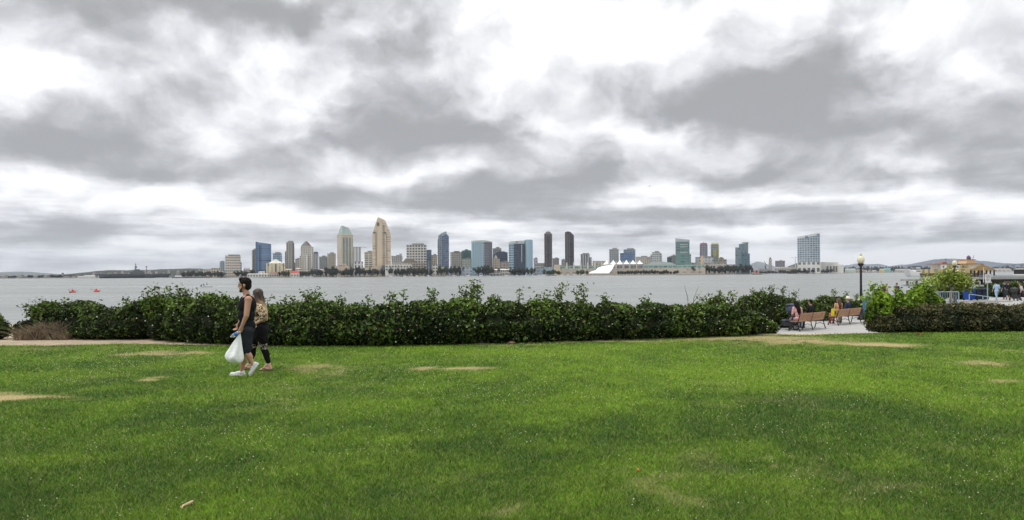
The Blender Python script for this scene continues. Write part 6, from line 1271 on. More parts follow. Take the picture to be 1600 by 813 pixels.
# --- other people, from one generic skeleton facing +y
def person(label, loc, rotz, sc, pose, shirt, legs, hair_m, sk=SKT, longhair=0.0, hairw=1.0, sleeve=.5, legcut=1.0, hat=None, shoes=None, group=None, lean=0.0, bend=0.0, torsolean=0.0):
    r = thing('person', label, 'person', loc, rotz, group); V3 = lambda x, y, z: Vector((x * sc, y * sc, z * sc))
    if pose == 'sit':
        hip = .56; hips = [V3(s_ * .09, 0, hip) for s_ in (-1, 1)]; kn = [V3(s_ * .12, .44, .52) for s_ in (-1, 1)]; an = [V3(s_ * .11, .46, .10) for s_ in (-1, 1)]
    else:
        hip = .92; st_ = .0 if pose == 'stand' else .22; hips = [V3(s_ * .09, 0, hip) for s_ in (-1, 1)]; kn = [V3(s_ * .10, s_ * st_ * .6 + .03, .50) for s_ in (-1, 1)]; an = [V3(s_ * .10, s_ * st_ - .02, .09) for s_ in (-1, 1)]
    def T(x, y, z):   # torso frame: leaning forward / sideways about the hips
        h_ = z - hip; return V3(x + math.sin(lean) * h_, y + math.sin(bend) * h_, hip + h_ * math.cos(bend) * math.cos(lean))
    shn = [T(s_ * .175, 0, hip + .50) for s_ in (-1, 1)]
    if pose == 'sit': el = [T(s_ * .25, .05, hip + .24) for s_ in (-1, 1)]; wr = [V3(s_ * .12, .28, .64) for s_ in (-1, 1)]
    elif pose == 'push': el = [T(s_ * .24, .06, hip + .26) for s_ in (-1, 1)]; wr = [T(s_ * .2, .34, hip + .16) for s_ in (-1, 1)]
    else: el = [T(s_ * .24, -s_ * .04, hip + .22) for s_ in (-1, 1)]; wr = [T(s_ * .25, .10 - s_ * .06, hip - .02) for s_ in (-1, 1)]
    hd_ = T(0, .03, hip + .70)
    bs = [('e', T(0, 0, hip + .38), (.165 * sc, .11 * sc, .19 * sc)), ('e', T(0, 0, hip + .18), (.14 * sc, .10 * sc, .17 * sc)), ('e', T(0, 0, hip + .02), (.16 * sc, .12 * sc, .12 * sc)), ('c', T(0, 0, hip + .5), .06 * sc, T(0, .02, hip + .62), .052 * sc),
          ('e', hd_ + V3(0, -.01, .03), (.077 * sc, .096 * sc, .095 * sc)), ('e', hd_ + V3(0, .03, -.05), (.056 * sc, .058 * sc, .068 * sc)), ('c', hd_ + V3(0, .088, .005), .012 * sc, hd_ + V3(0, .106, -.02), .014 * sc), ('e', hd_ + V3(.078, 0, 0), (.012 * sc, .02 * sc, .032 * sc)), ('e', hd_ + V3(-.078, 0, 0), (.012 * sc, .02 * sc, .032 * sc))]
    for i, s_ in enumerate((-1, 1)):
        bs += [('c', shn[i], .055 * sc, el[i], .042 * sc), ('c', el[i], .04 * sc, wr[i], .027 * sc), ('c', hips[i], .09 * sc, kn[i], .058 * sc), ('c', kn[i], .055 * sc, an[i], .036 * sc), ('c', an[i], .035 * sc, an[i] + V3(0, .14, -.055), .028 * sc)]
        bs += hand(wr[i], (wr[i] - el[i]).normalized(), (-s_, .2, 0), sc, .6)
    grow('body', bs, .013, sk, r, 3)
    sh = [('e', T(0, 0, hip + .38), (.178 * sc, .122 * sc, .19 * sc)), ('e', T(0, 0, hip + .18), (.158 * sc, .118 * sc, .18 * sc)), ('e', T(0, 0, hip + .02), (.17 * sc, .132 * sc, .10 * sc))]
    for i in range(2):
        sh.append(('c', shn[i], .068 * sc, shn[i] + (el[i] - shn[i]) * min(1, sleeve * 2), .056 * sc))
        if sleeve > .5: sh.append(('c', el[i], .052 * sc, el[i] + (wr[i] - el[i]) * (sleeve - .5) * 2, .04 * sc))
    grow('shirt', sh, .014, shirt, r, 2, fold=.010)
    tr = [('e', T(0, 0, hip - .02), (.172 * sc, .135 * sc, .11 * sc))]
    for i in range(2):
        tr.append(('c', hips[i], .103 * sc, kn[i], .072 * sc))
        if legcut > .5: tr.append(('c', kn[i], .07 * sc, kn[i] + (an[i] - kn[i]) * (legcut - .5) * 2, .052 * sc))
    grow('trousers', tr, .014, legs, r, 2, fold=.010)
    ha = [('e', hd_ + V3(0, -.018, .048), (.084 * sc, .098 * sc, .086 * sc)), ('e', hd_ + V3(0, -.05, 0), (.074 * sc, .06 * sc, .075 * sc))]
    if longhair: ha += [('c', hd_ + V3(0, -.05, 0), .08 * hairw * sc, T(0, -.10, hip + .62 - longhair * .5), .075 * hairw * sc), ('c', T(0, -.10, hip + .62 - longhair * .5), .075 * hairw * sc, T(0, -.115, hip + .62 - longhair), .045 * hairw * sc)]
    grow('hair', ha, .013, hair_m, r, 2)
    if hat: 
        hc = hd_ + V3(0, -.01, .085); m_ = MB(); m_.lathe([(.17 * sc, -.012), (.175 * sc, -.004), (.10 * sc, .012), (.098 * sc, .07 * sc), (.085 * sc, .10 * sc), (.04 * sc, .115 * sc)], 20, tuple(hc)); m_.build('hat', hat, r, True)
    for i in range(2):
        shoe(r, (an[i].x, an[i].y - .07 * sc, .012), (an[i].x, an[i].y + .19 * sc, .012), (0, 0, 1), .042, 'shoe', shoes or mat('shoe_dark', (.05, .045, .04), .7))
    return r

# --- benches on the promenade
WOOD = mat('bench_wood', (.34, .19, .10), .6, .3, var=.25, scale=7)
def bench(label, px, py, rotz, L):
    z0 = -.944; c = gnd(px, py, z0); r = thing('park_bench', label, 'bench', (c.x, c.y, z0), rotz, 'benches facing the water')
    xs = (-L / 2, 0, L / 2)
    for x_ in xs:
        m_ = MB(); m_.tube([(x_, -.26, .0), (x_, -.24, .05), (x_, -.17, .28), (x_, -.16, .42), (x_, -.22, .62), (x_, -.27, .80)], [.032, .024, .022, .024, .022, .020], 8)
        m_.tube([(x_, .27, .0), (x_, .25, .05), (x_, .20, .25), (x_, .20, .41), (x_, -.15, .40)], [.032, .024, .022, .022, .020], 8); m_.tube([(x_, -.18, .20), (x_, .0, .27), (x_, .21, .20)], .014, 6); m_.build('iron_frame', IRON, r, True)
    for k in (0, 1):
        a, b_ = xs[k] + .03, xs[k + 1] - .03; m_ = MB()
        for j in range(5): m_.box((a + b_) / 2, -.14 + .085 * j, .425, b_ - a, .072, .03)
        m_.build('seat', WOOD, r); m_ = MB()
        for j in range(4):
            zc_ = .47 + .088 * j; yc = -.185 - .026 * j; m_.box((a + b_) / 2, yc, zc_, b_ - a, .028, .076)
        m_.build('backrest', WOOD, r)
    return r
RB = R(40.5)
b1 = bench('wooden slat bench with iron legs beside the stroller, nearer of the two', 1262, 515.2, RB, 2.55)
b2 = bench('wooden slat bench with iron legs under the hat wearer, farther of the two', 1320.5, 506.3, RB, 2.7)
def onb(bn_, x, y, z=0.0):
    c, s_ = math.cos(RB), math.sin(RB); l = bn_.location; return (l.x + x * c - y * s_, l.y + x * s_ + y * c, l.z + z)
PINK = cloth('pink_floral', (.62, .36, .36), var=.45, scale=28); PEACH = cloth('peach', (.62, .34, .20)); NAVYC = cloth('navy', (.03, .045, .085)); BLKT = cloth('black_tee', (.02, .022, .024)); JEAN = cloth('jeans', (.05, .07, .12)); GREYC = cloth('grey', (.10, .10, .11)); LTB = cloth('light_blue', (.36, .50, .66)); REDP = cloth('red_print', (.42, .10, .10), var=.5, scale=25); KHK = cloth('khaki', (.30, .25, .18)); WHC = cloth('white', (.66, .64, .62))
BRN = mat('hair_brown', (.075, .035, .018), .5, .4, var=.5, scale=40); HBL = mat('hair_blond', (.34, .24, .13), .5, .3, var=.4, scale=40)
person('long black haired woman in pink floral top bent forward on the nearer bench', onb(b1, -.72, .07), RB - .5, .98, 'sit', PINK, PINK, HAIRB, SKT, .40, 1.45, .9, .55, lean=-.10, bend=.12)
person('short haired man in black tee sitting at the right of the nearer bench', onb(b1, .42, .07), RB - .2, 1.0, 'sit', BLKT, JEAN, HAIRB, SKT, 0, 1, .45, 1.0, lean=.05, bend=-.02)
person('brown haired woman in peach top sitting on the farther bench', onb(b2, -.62, .07), RB - .4, .98, 'sit', PEACH, REDP, BRN, SKP, .34, 1.25, .2, 1.0, lean=.02, bend=-.02)
person('person in navy top and white sun hat sitting on the farther bench', onb(b2, .52, .07), RB - .1, .98, 'sit', NAVYC, KHK, HBL, SKP, 0, 1, .6, 1.0, hat=mat('hat_straw', (.66, .62, .54), .8), lean=.05)
# yellow bag on the farther bench
l_ = onb(b2, -1.17, .06, .462); r = thing('tote_bag', 'yellow tote bag with a dark emblem on the left end of the farther bench', 'bag', l_, RB)
MB().prism(rect(.30, .16), 0, .36, top=rect(.34, .12)).build('bag_body', mat('bag_yellow', (.62, .54, .03), .7, var=.08), r, bevel=.01)
m_ = MB()
for sg in (-1, 1): m_.tube([(-.09, sg * .05, .34), (-.07, sg * .05, .50), (.07, sg * .05, .50), (.09, sg * .05, .34)], .009, 6)
m_.build('handles', mat('strap_black', (.03, .03, .03)), r); MB().ball((.02, -.078, .18), (.07, .012, .085), 12, 8).build('emblem', mat('emblem_dark', (.05, .09, .06)), r, True)
# strollers
def stroller(label, loc, rotz, col, s=1.0, group=None):
    r = thing('stroller', label, 'stroller', loc, rotz, group); r.scale = (s, s, s)
    m_ = MB()
    for sg in (-1, 1):
        m_.tube([(sg * .24, -.42, 1.02), (sg * .25, -.10, .62), (sg * .26, .38, .12)], .014, 6); m_.tube([(sg * .25, -.05, .58), (sg * .27, -.30, .14)], .014, 6)
    m_.tube([(-.24, -.42, 1.02), (0, -.45, 1.03), (.24, -.42, 1.02)], .016, 6); m_.tube([(-.26, .0, .40), (.26, .0, .40)], .012, 6); m_.build('frame', IRON, r)
    sb_ = MB(); extrude(sb_, [(-.20, .36), (.20, .36), (.20, .95), (-.20, .95)], -.20, -.13); extrude(sb_, [(-.20, .36), (.20, .36), (.20, .44), (-.20, .44)], -.13, .26); sb_.build('seat', col, r, bevel=.02)
    m_ = MB(); n = 9; vs = []
    for i in range(n):
        t_ = math.pi * (-.12 + .80 * i / (n - 1)); 
        for x_ in (-.23, -.12, 0, .12, .23): vs.append((x_, -.05 - .30 * math.cos(t_) * (1 - .2 * abs(x_)), .80 + .32 * math.sin(t_) * (1 - .6 * x_ * x_)))
    m_.add(vs, [[i * 5 + j, i * 5 + j + 1, (i + 1) * 5 + j + 1, (i + 1) * 5 + j] for i in range(n - 1) for j in range(4)]); c_ = m_.build('canopy', col, r, True); so = c_.modifiers.new('th', 'SOLIDIFY'); so.thickness = .02; MB().ball((0, -.16, .92), (.25, .27, .24), 14, 9).build('hood', col, r, True)
    MB().prism(rect(.40, .42, 0, 0), .17, .34, top=rect(.44, .50)).build('basket', mat('basket_mesh', (.06, .06, .065), .9), r)
    for sx_, y_, rr in ((-.29, -.30, .14), (.29, -.30, .14), (-.27, .40, .10), (.27, .40, .10)):
        w_ = MB(); w_.tube([(sx_ - .022, y_, rr), (sx_ + .022, y_, rr)], [rr, rr], 18); wo = w_.build('wheel', mat('tyre_black', (.02, .02, .02), .8), r, True); MB().tube([(sx_ - .026, y_, rr), (sx_ + .026, y_, rr)], [rr * .6, rr * .6], 14).build('hub', mat('hub_grey', (.22, .22, .23), .5), wo)
    return r
c0 = gnd(1231.5, 515.5, -.944); stroller('dark navy stroller with raised canopy left of the nearer bench', (c0.x, c0.y, -.944), RB + .5, cloth('stroller_navy', (.075, .09, .13)), 1.08)
# blue panel behind the first lamp
q_ = at(1356, 501, 38.2); r = thing('trash_bin', 'tall blue bin half hidden between the first lamp post and the lime shrub', 'bin', (q_.x, 38.2, -.944), -.3)
MB().prism(rect(.52, .5), .0, 1.18, top=rect(.58, .54)).build('bin_body', mat('bin_blue_grey', (.085, .19, .32), .5), r, bevel=.02); MB().prism(rect(.62, .58), 1.181, 1.30, top=rect(.46, .4)).build('lid', mat('bin_blue_grey', (.085, .19, .32)), r, bevel=.02)

# --- the plaza at the right: people, bins, sign, railings, tree
ZP = -.944
def pl(px, D): return (at(px, 460, D).x, D, ZP)
person('dark haired person seen above the lime shrub, left of three heads', pl(1380.3, 57), R(200), .94, 'stand', cloth('maroon', (.12, .05, .05)), JEAN, HAIRB, SKP)
person('grey haired person in pale top above the lime shrub, middle of three heads', pl(1385.6, 57.6), R(60), .96, 'stand', cloth('beige', (.46, .40, .34)), KHK, mat('hair_grey', (.30, .25, .20), .6), SKP)
person('dark bearded man in navy top above the lime shrub, right of three heads', pl(1401.3, 56.5), R(110), 1.0, 'stand', NAVYC, JEAN, HAIRB, SKT)
person('person in light blue tee and pale jeans walking away on the plaza', pl(1557.2, 60), R(-4), 1.0, 'walk', LTB, cloth('pale_jeans', (.30, .44, .58)), HAIRB, SKT)
person('person in navy top standing just left of the black-shirted stroller pusher', pl(1570.5, 62.5), R(15), .98, 'walk', NAVYC, cloth('navy_trousers', (.03, .04, .07)), BRN, SKP)
person('person in black tee and dark shorts pushing a grey stroller', pl(1575.5, 60.5), R(-30), 1.0, 'push', BLKT, cloth('charcoal', (.04, .045, .04)), BRN, SKP, 0, 1, .4, .5, shoes=mat('shoe_pale', (.5, .48, .46)))
stroller('grey stroller with humped canopy in front of the black-shirted person', pl(1586.5, 60.3), R(-60), cloth('stroller_grey', (.075, .075, .075)), 1.05)
person('person in white patterned top bending near the right edge', pl(1597.5, 61), R(60), .9, 'walk', cloth('white_print', (.55, .52, .52), .4, 20), cloth('plum', (.07, .05, .07)), BRN, SKP, .2, 1, bend=.25)
def bin_(px, col, label, grp, nm):
    r = thing('wheelie_bin', label, 'bin', pl(px, 61.5), R(8), grp); c_ = mat('bin_' + nm, col, .5, .3, var=.05)
    MB().prism(rect(.62, .68), .08, 1.0, top=rect(.74, .82)).build('bin_body', c_, r, bevel=.02); MB().prism(rect(.78, .88), 1.002, 1.12, top=rect(.70, .74)).build('lid', c_, r, bevel=.02)
    MB().prism(rect(.34, .05, 0, -.41), .84, .96).build('slot', mat('slot_dark', (.01, .01, .012)), r); m_ = MB(); m_.tube([(-.36, .38, .95), (.36, .38, .95)], .02, 6); m_.build('handle', c_, r)
    for sg in (-1, 1): MB().tube([(sg * .3 - .03, .3, .1), (sg * .3 + .03, .3, .1)], [.1, .1], 12).build('wheel', mat('tyre_black', (.02, .02, .02)), r)
    return r
bin_(1514.5, (.012, .055, .27), 'bright blue recycling bin behind the grey ramp rail', None, 'blue')
for i, p in enumerate((1526.5, 1535.5)): bin_(p, (.016, .026, .05), 'dark navy bin standing right of the bright blue bin', 'dark bins beside the blue bin', 'navy')
# sign
r = thing('sign_board', 'white park sign with lines of dark lettering on a pale green post', 'sign', pl(1543, 60.6), 0)
MB().tube([(0, 0, 0), (0, 0, 2.35)], .045, 8).build('post', mat('post_green', (.30, .40, .34), .6), r); MB().box(0, -.065, 1.62, .50, .03, .80).build('board', mat('sign_white', (.62, .64, .62), .6, var=.03), r, bevel=.004)
for k_, (w_, z_) in enumerate(((.34, 2.29), (.38, 2.19), (.30, 2.09), (.24, 1.97), (.36, 1.87), (.20, 1.77))):
    m_ = MB(); n_ = int(w_ / .055)
    for j in range(n_):
        if (j * 7 + k_ * 3) % 6 != 5: m_.box(-w_ / 2 + (j + .5) * w_ / n_, -.084, z_, w_ / n_ * .62, .006, .06)
    m_.build('text_line', mat('sign_ink', (.06, .10, .09), .7), r)
# railings
def rail(label, pts, D, h0, nb, mid=False, mid_h=.18):
    P_ = [Vector(pl(p, D)) for p in pts]; o0 = P_[0]; r = thing('railing', label, 'railing', o0); w_ = (P_[-1] - P_[0]); n = nb
    m_ = MB(); m_.tube([Vector((0, 0, h0[0])), w_ + Vector((0, 0, h0[1]))], .035, 6); m_.build('top_rail', STEEL, r); m_ = MB(); m_.tube([Vector((0, 0, mid_h)), w_ + Vector((0, 0, mid_h))], .028, 6); m_.build('bottom_rail', STEEL, r)
    for i in range(n + 1):
        f_ = i / n; e_ = w_ * f_; MB().tube([e_, e_ + Vector((0, 0, h0[0] + (h0[1] - h0[0]) * f_))], .035 if i in (0, n) or mid else .014, 6).build('post' if i in (0, n) or mid else 'baluster', STEEL, r)
    return r
rail('grey baluster railing under the small flowering tree', (1455, 1498), 52.8, (1.07, 1.07), 15)
rail('short grey baluster railing half hidden by the lime shrub', (1418, 1432), 52.8, (1.12, 1.12), 5)
rail('pale ramp handrail sloping down in front of the bins', (1514.5, 1557), 58.5, (.68, .34), 2, True, .05)
# low concrete plinth of the ramp
q_ = pl(1530, 57.6); r = thing('ramp_kerb', 'low pale concrete ramp kerb below the sloping handrail', 'kerb', q_); MB().box(0, 0, -.02, 5.6, .25, .16).build('slab', mat('kerb_concrete', (.44, .43, .41), .9, var=.1), r)
# flowering tree
q_ = pl(1478, 54); root = thing('tree', 'small round tree dotted with pale blossoms behind the grey railing', 'tree', q_); rng = np.random.default_rng(41)
for dx_, ln in ((-.55, -.45), (.35, .30)):
    MB().tube([(dx_, 0, 0), (dx_ + .05, 0, .7), (dx_ + ln * .5, .1, 1.4), (dx_ + ln * 2, .2, 2.1)], [.13, .11, .09, .05], 8).build('trunk', mat('bark_pale', (.28, .24, .19), .9, var=.3, scale=8), root, True)
P = []
for c_ in range(20):
    c0 = np.array([rng.uniform(-2.1, 2.0), rng.uniform(-1.1, 1.1), 0]); c0[2] = 1.52 + .44 * (1 - (c0[0] / 3.0) ** 2) + rng.normal(0, .2); d = rng.standard_normal((190, 3)); d /= np.linalg.norm(d, axis=1, keepdims=True); P.append(c0 + d * rng.uniform(.5, .8) * rng.uniform(.55, 1.0, (190, 1)))
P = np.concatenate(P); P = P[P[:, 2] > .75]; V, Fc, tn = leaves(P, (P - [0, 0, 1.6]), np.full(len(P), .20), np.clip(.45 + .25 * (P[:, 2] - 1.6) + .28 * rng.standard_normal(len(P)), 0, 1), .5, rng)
np_mesh('crown', V, Fc, {'tone': tn}, leaf_mat('tree_leaf', (.065, .12, .018), (.32, .40, .06), .55, .15), root)
k = rng.choice(len(P), 130); fp = P[k] * [1.04, 1.04, 1.02]; r_ = rng.uniform(.035, .095, 130)
fo_ = np_mesh('blossoms', (fp[:, None, :] + off6[None] * r_[:, None, None]).reshape(-1, 3), (np.arange(130)[:, None, None] * 6 + fo[None]).reshape(-1, 3), material=mat('blossom_cream', (.62, .60, .36), var=.2), parent=root); fo_['kind'] = 'stuff'
# dark bush under the tree + bike-like clutter left out; rounded dark bush
bush('shrub', 'dark bush below the flowering tree beside the blue bin', 'shrub', [(at(1500, 460, 63.5).x, 63.5, -.4, 1.0, .7, .65), (at(1470, 460, 64.5).x, 64.5, -.3, 1.6, .7, .75), (at(1444, 460, 64).x, 64, -.3, 1.2, .7, .8)], 2600, .16, HEDGE, TWIG, seed=44)

# --- pier with gazebo, dock, yacht and old yellow ship
DP = 236.0; PW = mat('pier_timber', (.34, .33, .31), .85, .1, scale=.8); PILE = mat('pier_pile', (.055, .05, .045), .9, .1)
q_ = at(1560, 436, DP); pier = thing('pier', 'long grey pier on dark piles with white railings at right', 'pier', (q_.x, DP, WATER_Z)); kx = DP / F
lx = lambda p: (p - 1560) * kx
zt_ = lambda q: at(1560, q, DP).z - WATER_Z
MB().box((lx(1516) + lx(1680)) / 2, 0, zt_(436.3), lx(1680) - lx(1516), 9, .75).build('deck', PW, pier)
for p_ in range(1518, 1680, 9):
    for y_ in (-3.5, 3.5): MB().tube([(lx(p_), y_, -.6), (lx(p_), y_, zt_(436.2))], .32 if p_ < 1540 else .42, 8).build('pile', PILE, pier)
for p_ in range(1550, 1680, 24): MB().box(lx(p_), 0, zt_(439.5), 5.0, 8, .72).build('pile_cap', PILE, pier)
m_ = MB(); m_.box((lx(1516) + lx(1680)) / 2, -4.4, zt_(430.8), lx(1680) - lx(1516), .12, .14); m_.build('handrail', STEEL, pier)
m_ = MB(); m_.box((lx(1537) + lx(1680)) / 2, -4.35, zt_(433.2), lx(1680) - lx(1537), .06, .45); m_.build('rail_panel', mat('rail_panel', (.46, .48, .48), .7), pier)
for i in range(0, 56): MB().box(lx(1516 + 3 * i), -4.4, zt_(433.0), .09, .09, .5).build('rail_post', STEEL, pier)
gq = at(1535, 436, DP); gz0 = WATER_Z + zt_(436.3) + .752
gaz = thing('gazebo', 'open gazebo with brown hipped roof standing on the pier', 'gazebo', (gq.x, DP, gz0)); W_ = 22 * kx
for sx_ in (-.8, -.27, .27, .8):
    for y_ in (-3, 3): MB().box(sx_ * W_ / 2, y_, 0, .34, .34, 2.35).build('post', PILE, gaz)
MB().prism(rect(W_, 7.5), 2.36, 4.3, top=rect(W_ * .16, .6)).build('roof', mat('gazebo_roof', (.17, .115, .05), .9, .1, var=.25, scale=1.2), gaz); MB().prism(rect(W_ * .16, .6), 4.301, 4.75, top=rect(.2, .2)).build('roof_cap', mat('gazebo_roof', (.25, .15, .055)), gaz)
r = thing('pole', 'thin white pole standing on the pier just right of the gazebo', 'pole', (at(1533, 436, DP - 4).x, DP - 5.2, WATER_Z)); MB().tube([(0, 0, 0), (0, 0, zt_(418))], [.14, .1], 8).build('shaft', mat('mast_pale', (.62, .62, .60)), r); MB().tube([(0, 0, -.6), (0, 0, .8)], .22, 8).build('foot_sleeve', PILE, r)
for i, (p_, c_) in enumerate(((1524, NAVYC), (1529, LTB))): person('tiny figure in dark clothes under the gazebo on the pier' if i == 0 else 'tiny figure in light blue under the gazebo on the pier', (at(p_, 436, DP).x, DP - 1, gz0), R(180 * i), 1.0, 'stand', c_, JEAN, HAIRB, SKT)
# floating dock at left of the pier
q_ = at(1425, 438, 225); dock = thing('floating_dock', 'grey dock platform with tall railing on two piles below the white yacht', 'dock', (q_.x, 225, WATER_Z)); kd = 225 / F; dz_ = lambda q: at(1425, q, 225).z - WATER_Z
MB().box(0, 0, dz_(439.2), 25 * kd, 4.5, .62).build('deck', PW, dock)
for sx_ in (-.62, .62): MB().tube([(sx_ * 12 * kd, 0, -.6), (sx_ * 12 * kd, 0, dz_(439.1))], .4, 8).build('pile', mat('concrete_pile', (.34, .34, .33), .9), dock)
MB().box(-1.2, 0, .1, 17 * kd, 2.2, .25).build('float', mat('concrete_pile', (.34, .34, .33)), dock)
m_ = MB(); m_.box(0, -2.1, dz_(431.3), 25 * kd, .07, .09); m_.build('handrail', STEEL, dock)
for i in range(14): MB().box(-12.3 * kd + i * 1.9 * kd, -2.1, dz_(436.4), .05, .05, dz_(431.3) - dz_(436.4)).build('rail_post', STEEL, dock)
# yacht
D = 620; q_ = at(1434, 436, D); ya = thing('motor_yacht', 'white flybridge motor yacht moored behind the grey dock', 'yacht', (q_.x, D, WATER_Z), 0); kk = D / F; yz = lambda q: at(1434, q, D).z - WATER_Z
X_ = lambda p: (p - 1434) * kk
extrude(MB(), [(X_(1420), 0.2), (X_(1452), .2), (X_(1453), yz(429)), (X_(1436), yz(427)), (X_(1422), yz(423.5)), (X_(1415.5), yz(421))], -4.5, 4.5).build('hull', WH, ya)
extrude(MB(), [(X_(1424), yz(427)), (X_(1447), yz(428.5)), (X_(1446), yz(423)), (X_(1433), yz(421.5)), (X_(1428), yz(422))], -3.9, 3.9).build('cabin', WH, ya)
extrude(MB(), [(X_(1427), yz(424.8)), (X_(1443), yz(425.5)), (X_(1442.5), yz(423.6)), (X_(1429), yz(423))], -4.0, 4.0).build('window_band', CABG, ya)
extrude(MB(), [(X_(1427), yz(421.4)), (X_(1436), yz(421.4)), (X_(1436), yz(416.5)), (X_(1427.5), yz(416.5))], -3.1, 3.1).build('flybridge', mat('cabin_glass', (.18, .20, .22)), ya); MB().box(X_(1431.5), 0, yz(416.4), 12 * kk, 5.2, .4).build('hardtop', mat('dark_canvas', (.05, .055, .07), .8), ya)
extrude(MB(), [(X_(1428.3), yz(420)), (X_(1434.8), yz(420)), (X_(1434.8), yz(417.6)), (X_(1428.3), yz(417.6))], -3.2, 3.2).build('screen', mat('sign_white', (.62, .64, .62)), ya)
MB().box(X_(1441), 0, yz(423), 9 * kk, 4.2, yz(419) - yz(423)).build('awning', mat('dark_canvas', (.05, .055, .07)), ya)
for p_ in (1425.5, 1437.5, 1445): MB().tube([(X_(p_), -1, yz(423)), (X_(p_), -1, yz(415.8))], .06, 5).build('pole', mat('mast_pale', (.62, .62, .60)), ya)
# yellow ship
D = 540; q_ = at(1488, 434, D); sp = thing('old_ship', 'old yellow ship with boxy cabins, red funnel house and stern crane', 'ship', (q_.x, D, WATER_Z)); ks = D / F; sz = lambda q: at(1488, q, D).z - WATER_Z; XS = lambda p: (p - 1488) * ks
YEL = mat('ship_yellow', (.56, .43, .21), .7, .2, var=.12, scale=.4); YE2 = facade((.60, .44, .17), (.45, .43, .40), 2.6, 2.2, .55, .55); ORG = mat('ship_orange', (.36, .20, .11), .7)
extrude(MB(), [(XS(1448), 0), (XS(1528), 0), (XS(1532), sz(427)), (XS(1446), sz(427))], -8, 8).build('hull', mat('ship_hull', (.16, .10, .07), .8), sp)
extrude(MB(), [(XS(1447), sz(426.9)), (XS(1530), sz(426.9)), (XS(1530), sz(420.5)), (XS(1447), sz(420.5))], -7.4, 7.4).build('main_deck', facade((.58, .45, .20), (.30, .27, .22), 8, 5.5, .35, .45), sp)
for p0, p1, q_, m_ in ((1462, 1471.5, 413.4, WH), (1472, 1484, 413.3, YEL), (1484.5, 1491, 414.5, WH), (1491.5, 1503, 413.3, YEL), (1503.5, 1524, 413.2, facade((.58, .46, .25), (.62, .60, .56), 9, 6.5, .5, .6))):
    extrude(MB(), [(XS(p0), sz(420.4)), (XS(p1), sz(420.4)), (XS(p1), sz(q_)), (XS(p0), sz(q_))], -6.6, 6.6).build('cabin', m_, sp)
for p0, w_, h_ in ((1466, 2.0, 3.0), (1476, 3.2, 3.2), (1481, 1.6, 2.4), (1488, 2.4, 2.6), (1496.5, 3.4, 3.4), (1500.5, 1.4, 2.2)): MB().box(XS(p0), -6.7, sz(418.8), w_ * ks, .3, h_ * ks).build('window', mat('bronze_glass', (.14, .13, .11)), sp)
for p0 in (1452, 1455.5, 1464, 1486, 1521.5, 1527): MB().tube([(XS(p0), -5, sz(420.4)), (XS(p0), -5, sz(413 - (p0 % 3)))], .22, 5).build('post', YEL, sp)
MB().box(XS(1490), 0, sz(413.1), 70 * ks, 14, .36).build('deck_roof', ORG, sp)
extrude(MB(), [(XS(1503), sz(412.3)), (XS(1518.6), sz(412.3)), (XS(1516.8), sz(406.6)), (XS(1505), sz(406.6))], -5, 5).build('wheelhouse', mat('ship_tan', (.58, .41, .25), .7), sp); MB().box(XS(1511), 0, sz(406.5), 14 * ks, 10.6, .4).build('wheelhouse_roof', ORG, sp)
MB().lathe([(1.5, 0), (1.7, 1.5), (.8, 2.8), (.1, 3.3)], 12, (XS(1513.6), 0, sz(405.7))).build('dome', mat('dome_purple', (.11, .07, .16), .6), sp, True)
MB().tube([(XS(1510.6), 0, sz(405.7)), (XS(1510.6), 0, sz(401.8))], [.5, .2], 8).build('chimney', mat('ship_tan', (.58, .41, .25)), sp)
MB().tube([(XS(1519), 0, sz(408)), (XS(1522.5), 0, sz(399))], [.22, .12], 6).build('crane_jib', mat('crane_dark', (.10, .11, .13)), sp)
extrude(MB(), [(XS(1468), sz(412.3)), (XS(1477), sz(412.3)), (XS(1475.5), sz(409.5)), (XS(1470), sz(409.5))], -2.5, 2.5).build('funnel_house', mat('ship_red', (.34, .12, .08), .7), sp)
MB().tube([(XS(1478), 0, sz(412.4)), (XS(1478), 0, sz(405))], [.16, .1], 6).build('mast', mat('mast_green', (.10, .22, .16)), sp); MB().box(XS(1478), 0, sz(406.6), 4 * ks, .3, .5).build('mast_yard', mat('mast_green', (.10, .22, .16)), sp)
MB().tube([(XS(1459), 0, sz(412.4)), (XS(1459), 0, sz(408.6))], .14, 6).build('mast', mat('mast_pale', (.62, .62, .60)), sp)
# white bus-like pavilion at the right edge of the pier
q_ = at(1604, 430, DP - 1); r = thing('kiosk', 'white and black kiosk on the pier cut by the right edge', 'kiosk', (q_.x, DP - .5, gz0)); W_ = 22 * kx
MB().prism(rect(W_, 5), 0, .95).build('base_wall', mat('white_wall', (.72, .70, .64)), r); MB().prism(rect(W_ - .3, 4.7), .952, 2.35).build('dark_window', mat('window_black', (.012, .012, .014), .3, .5), r); MB().prism(rect(W_ + .4, 5.6), 2.352, 2.6).build('roof', mat('window_black', (.012, .012, .014)), r)

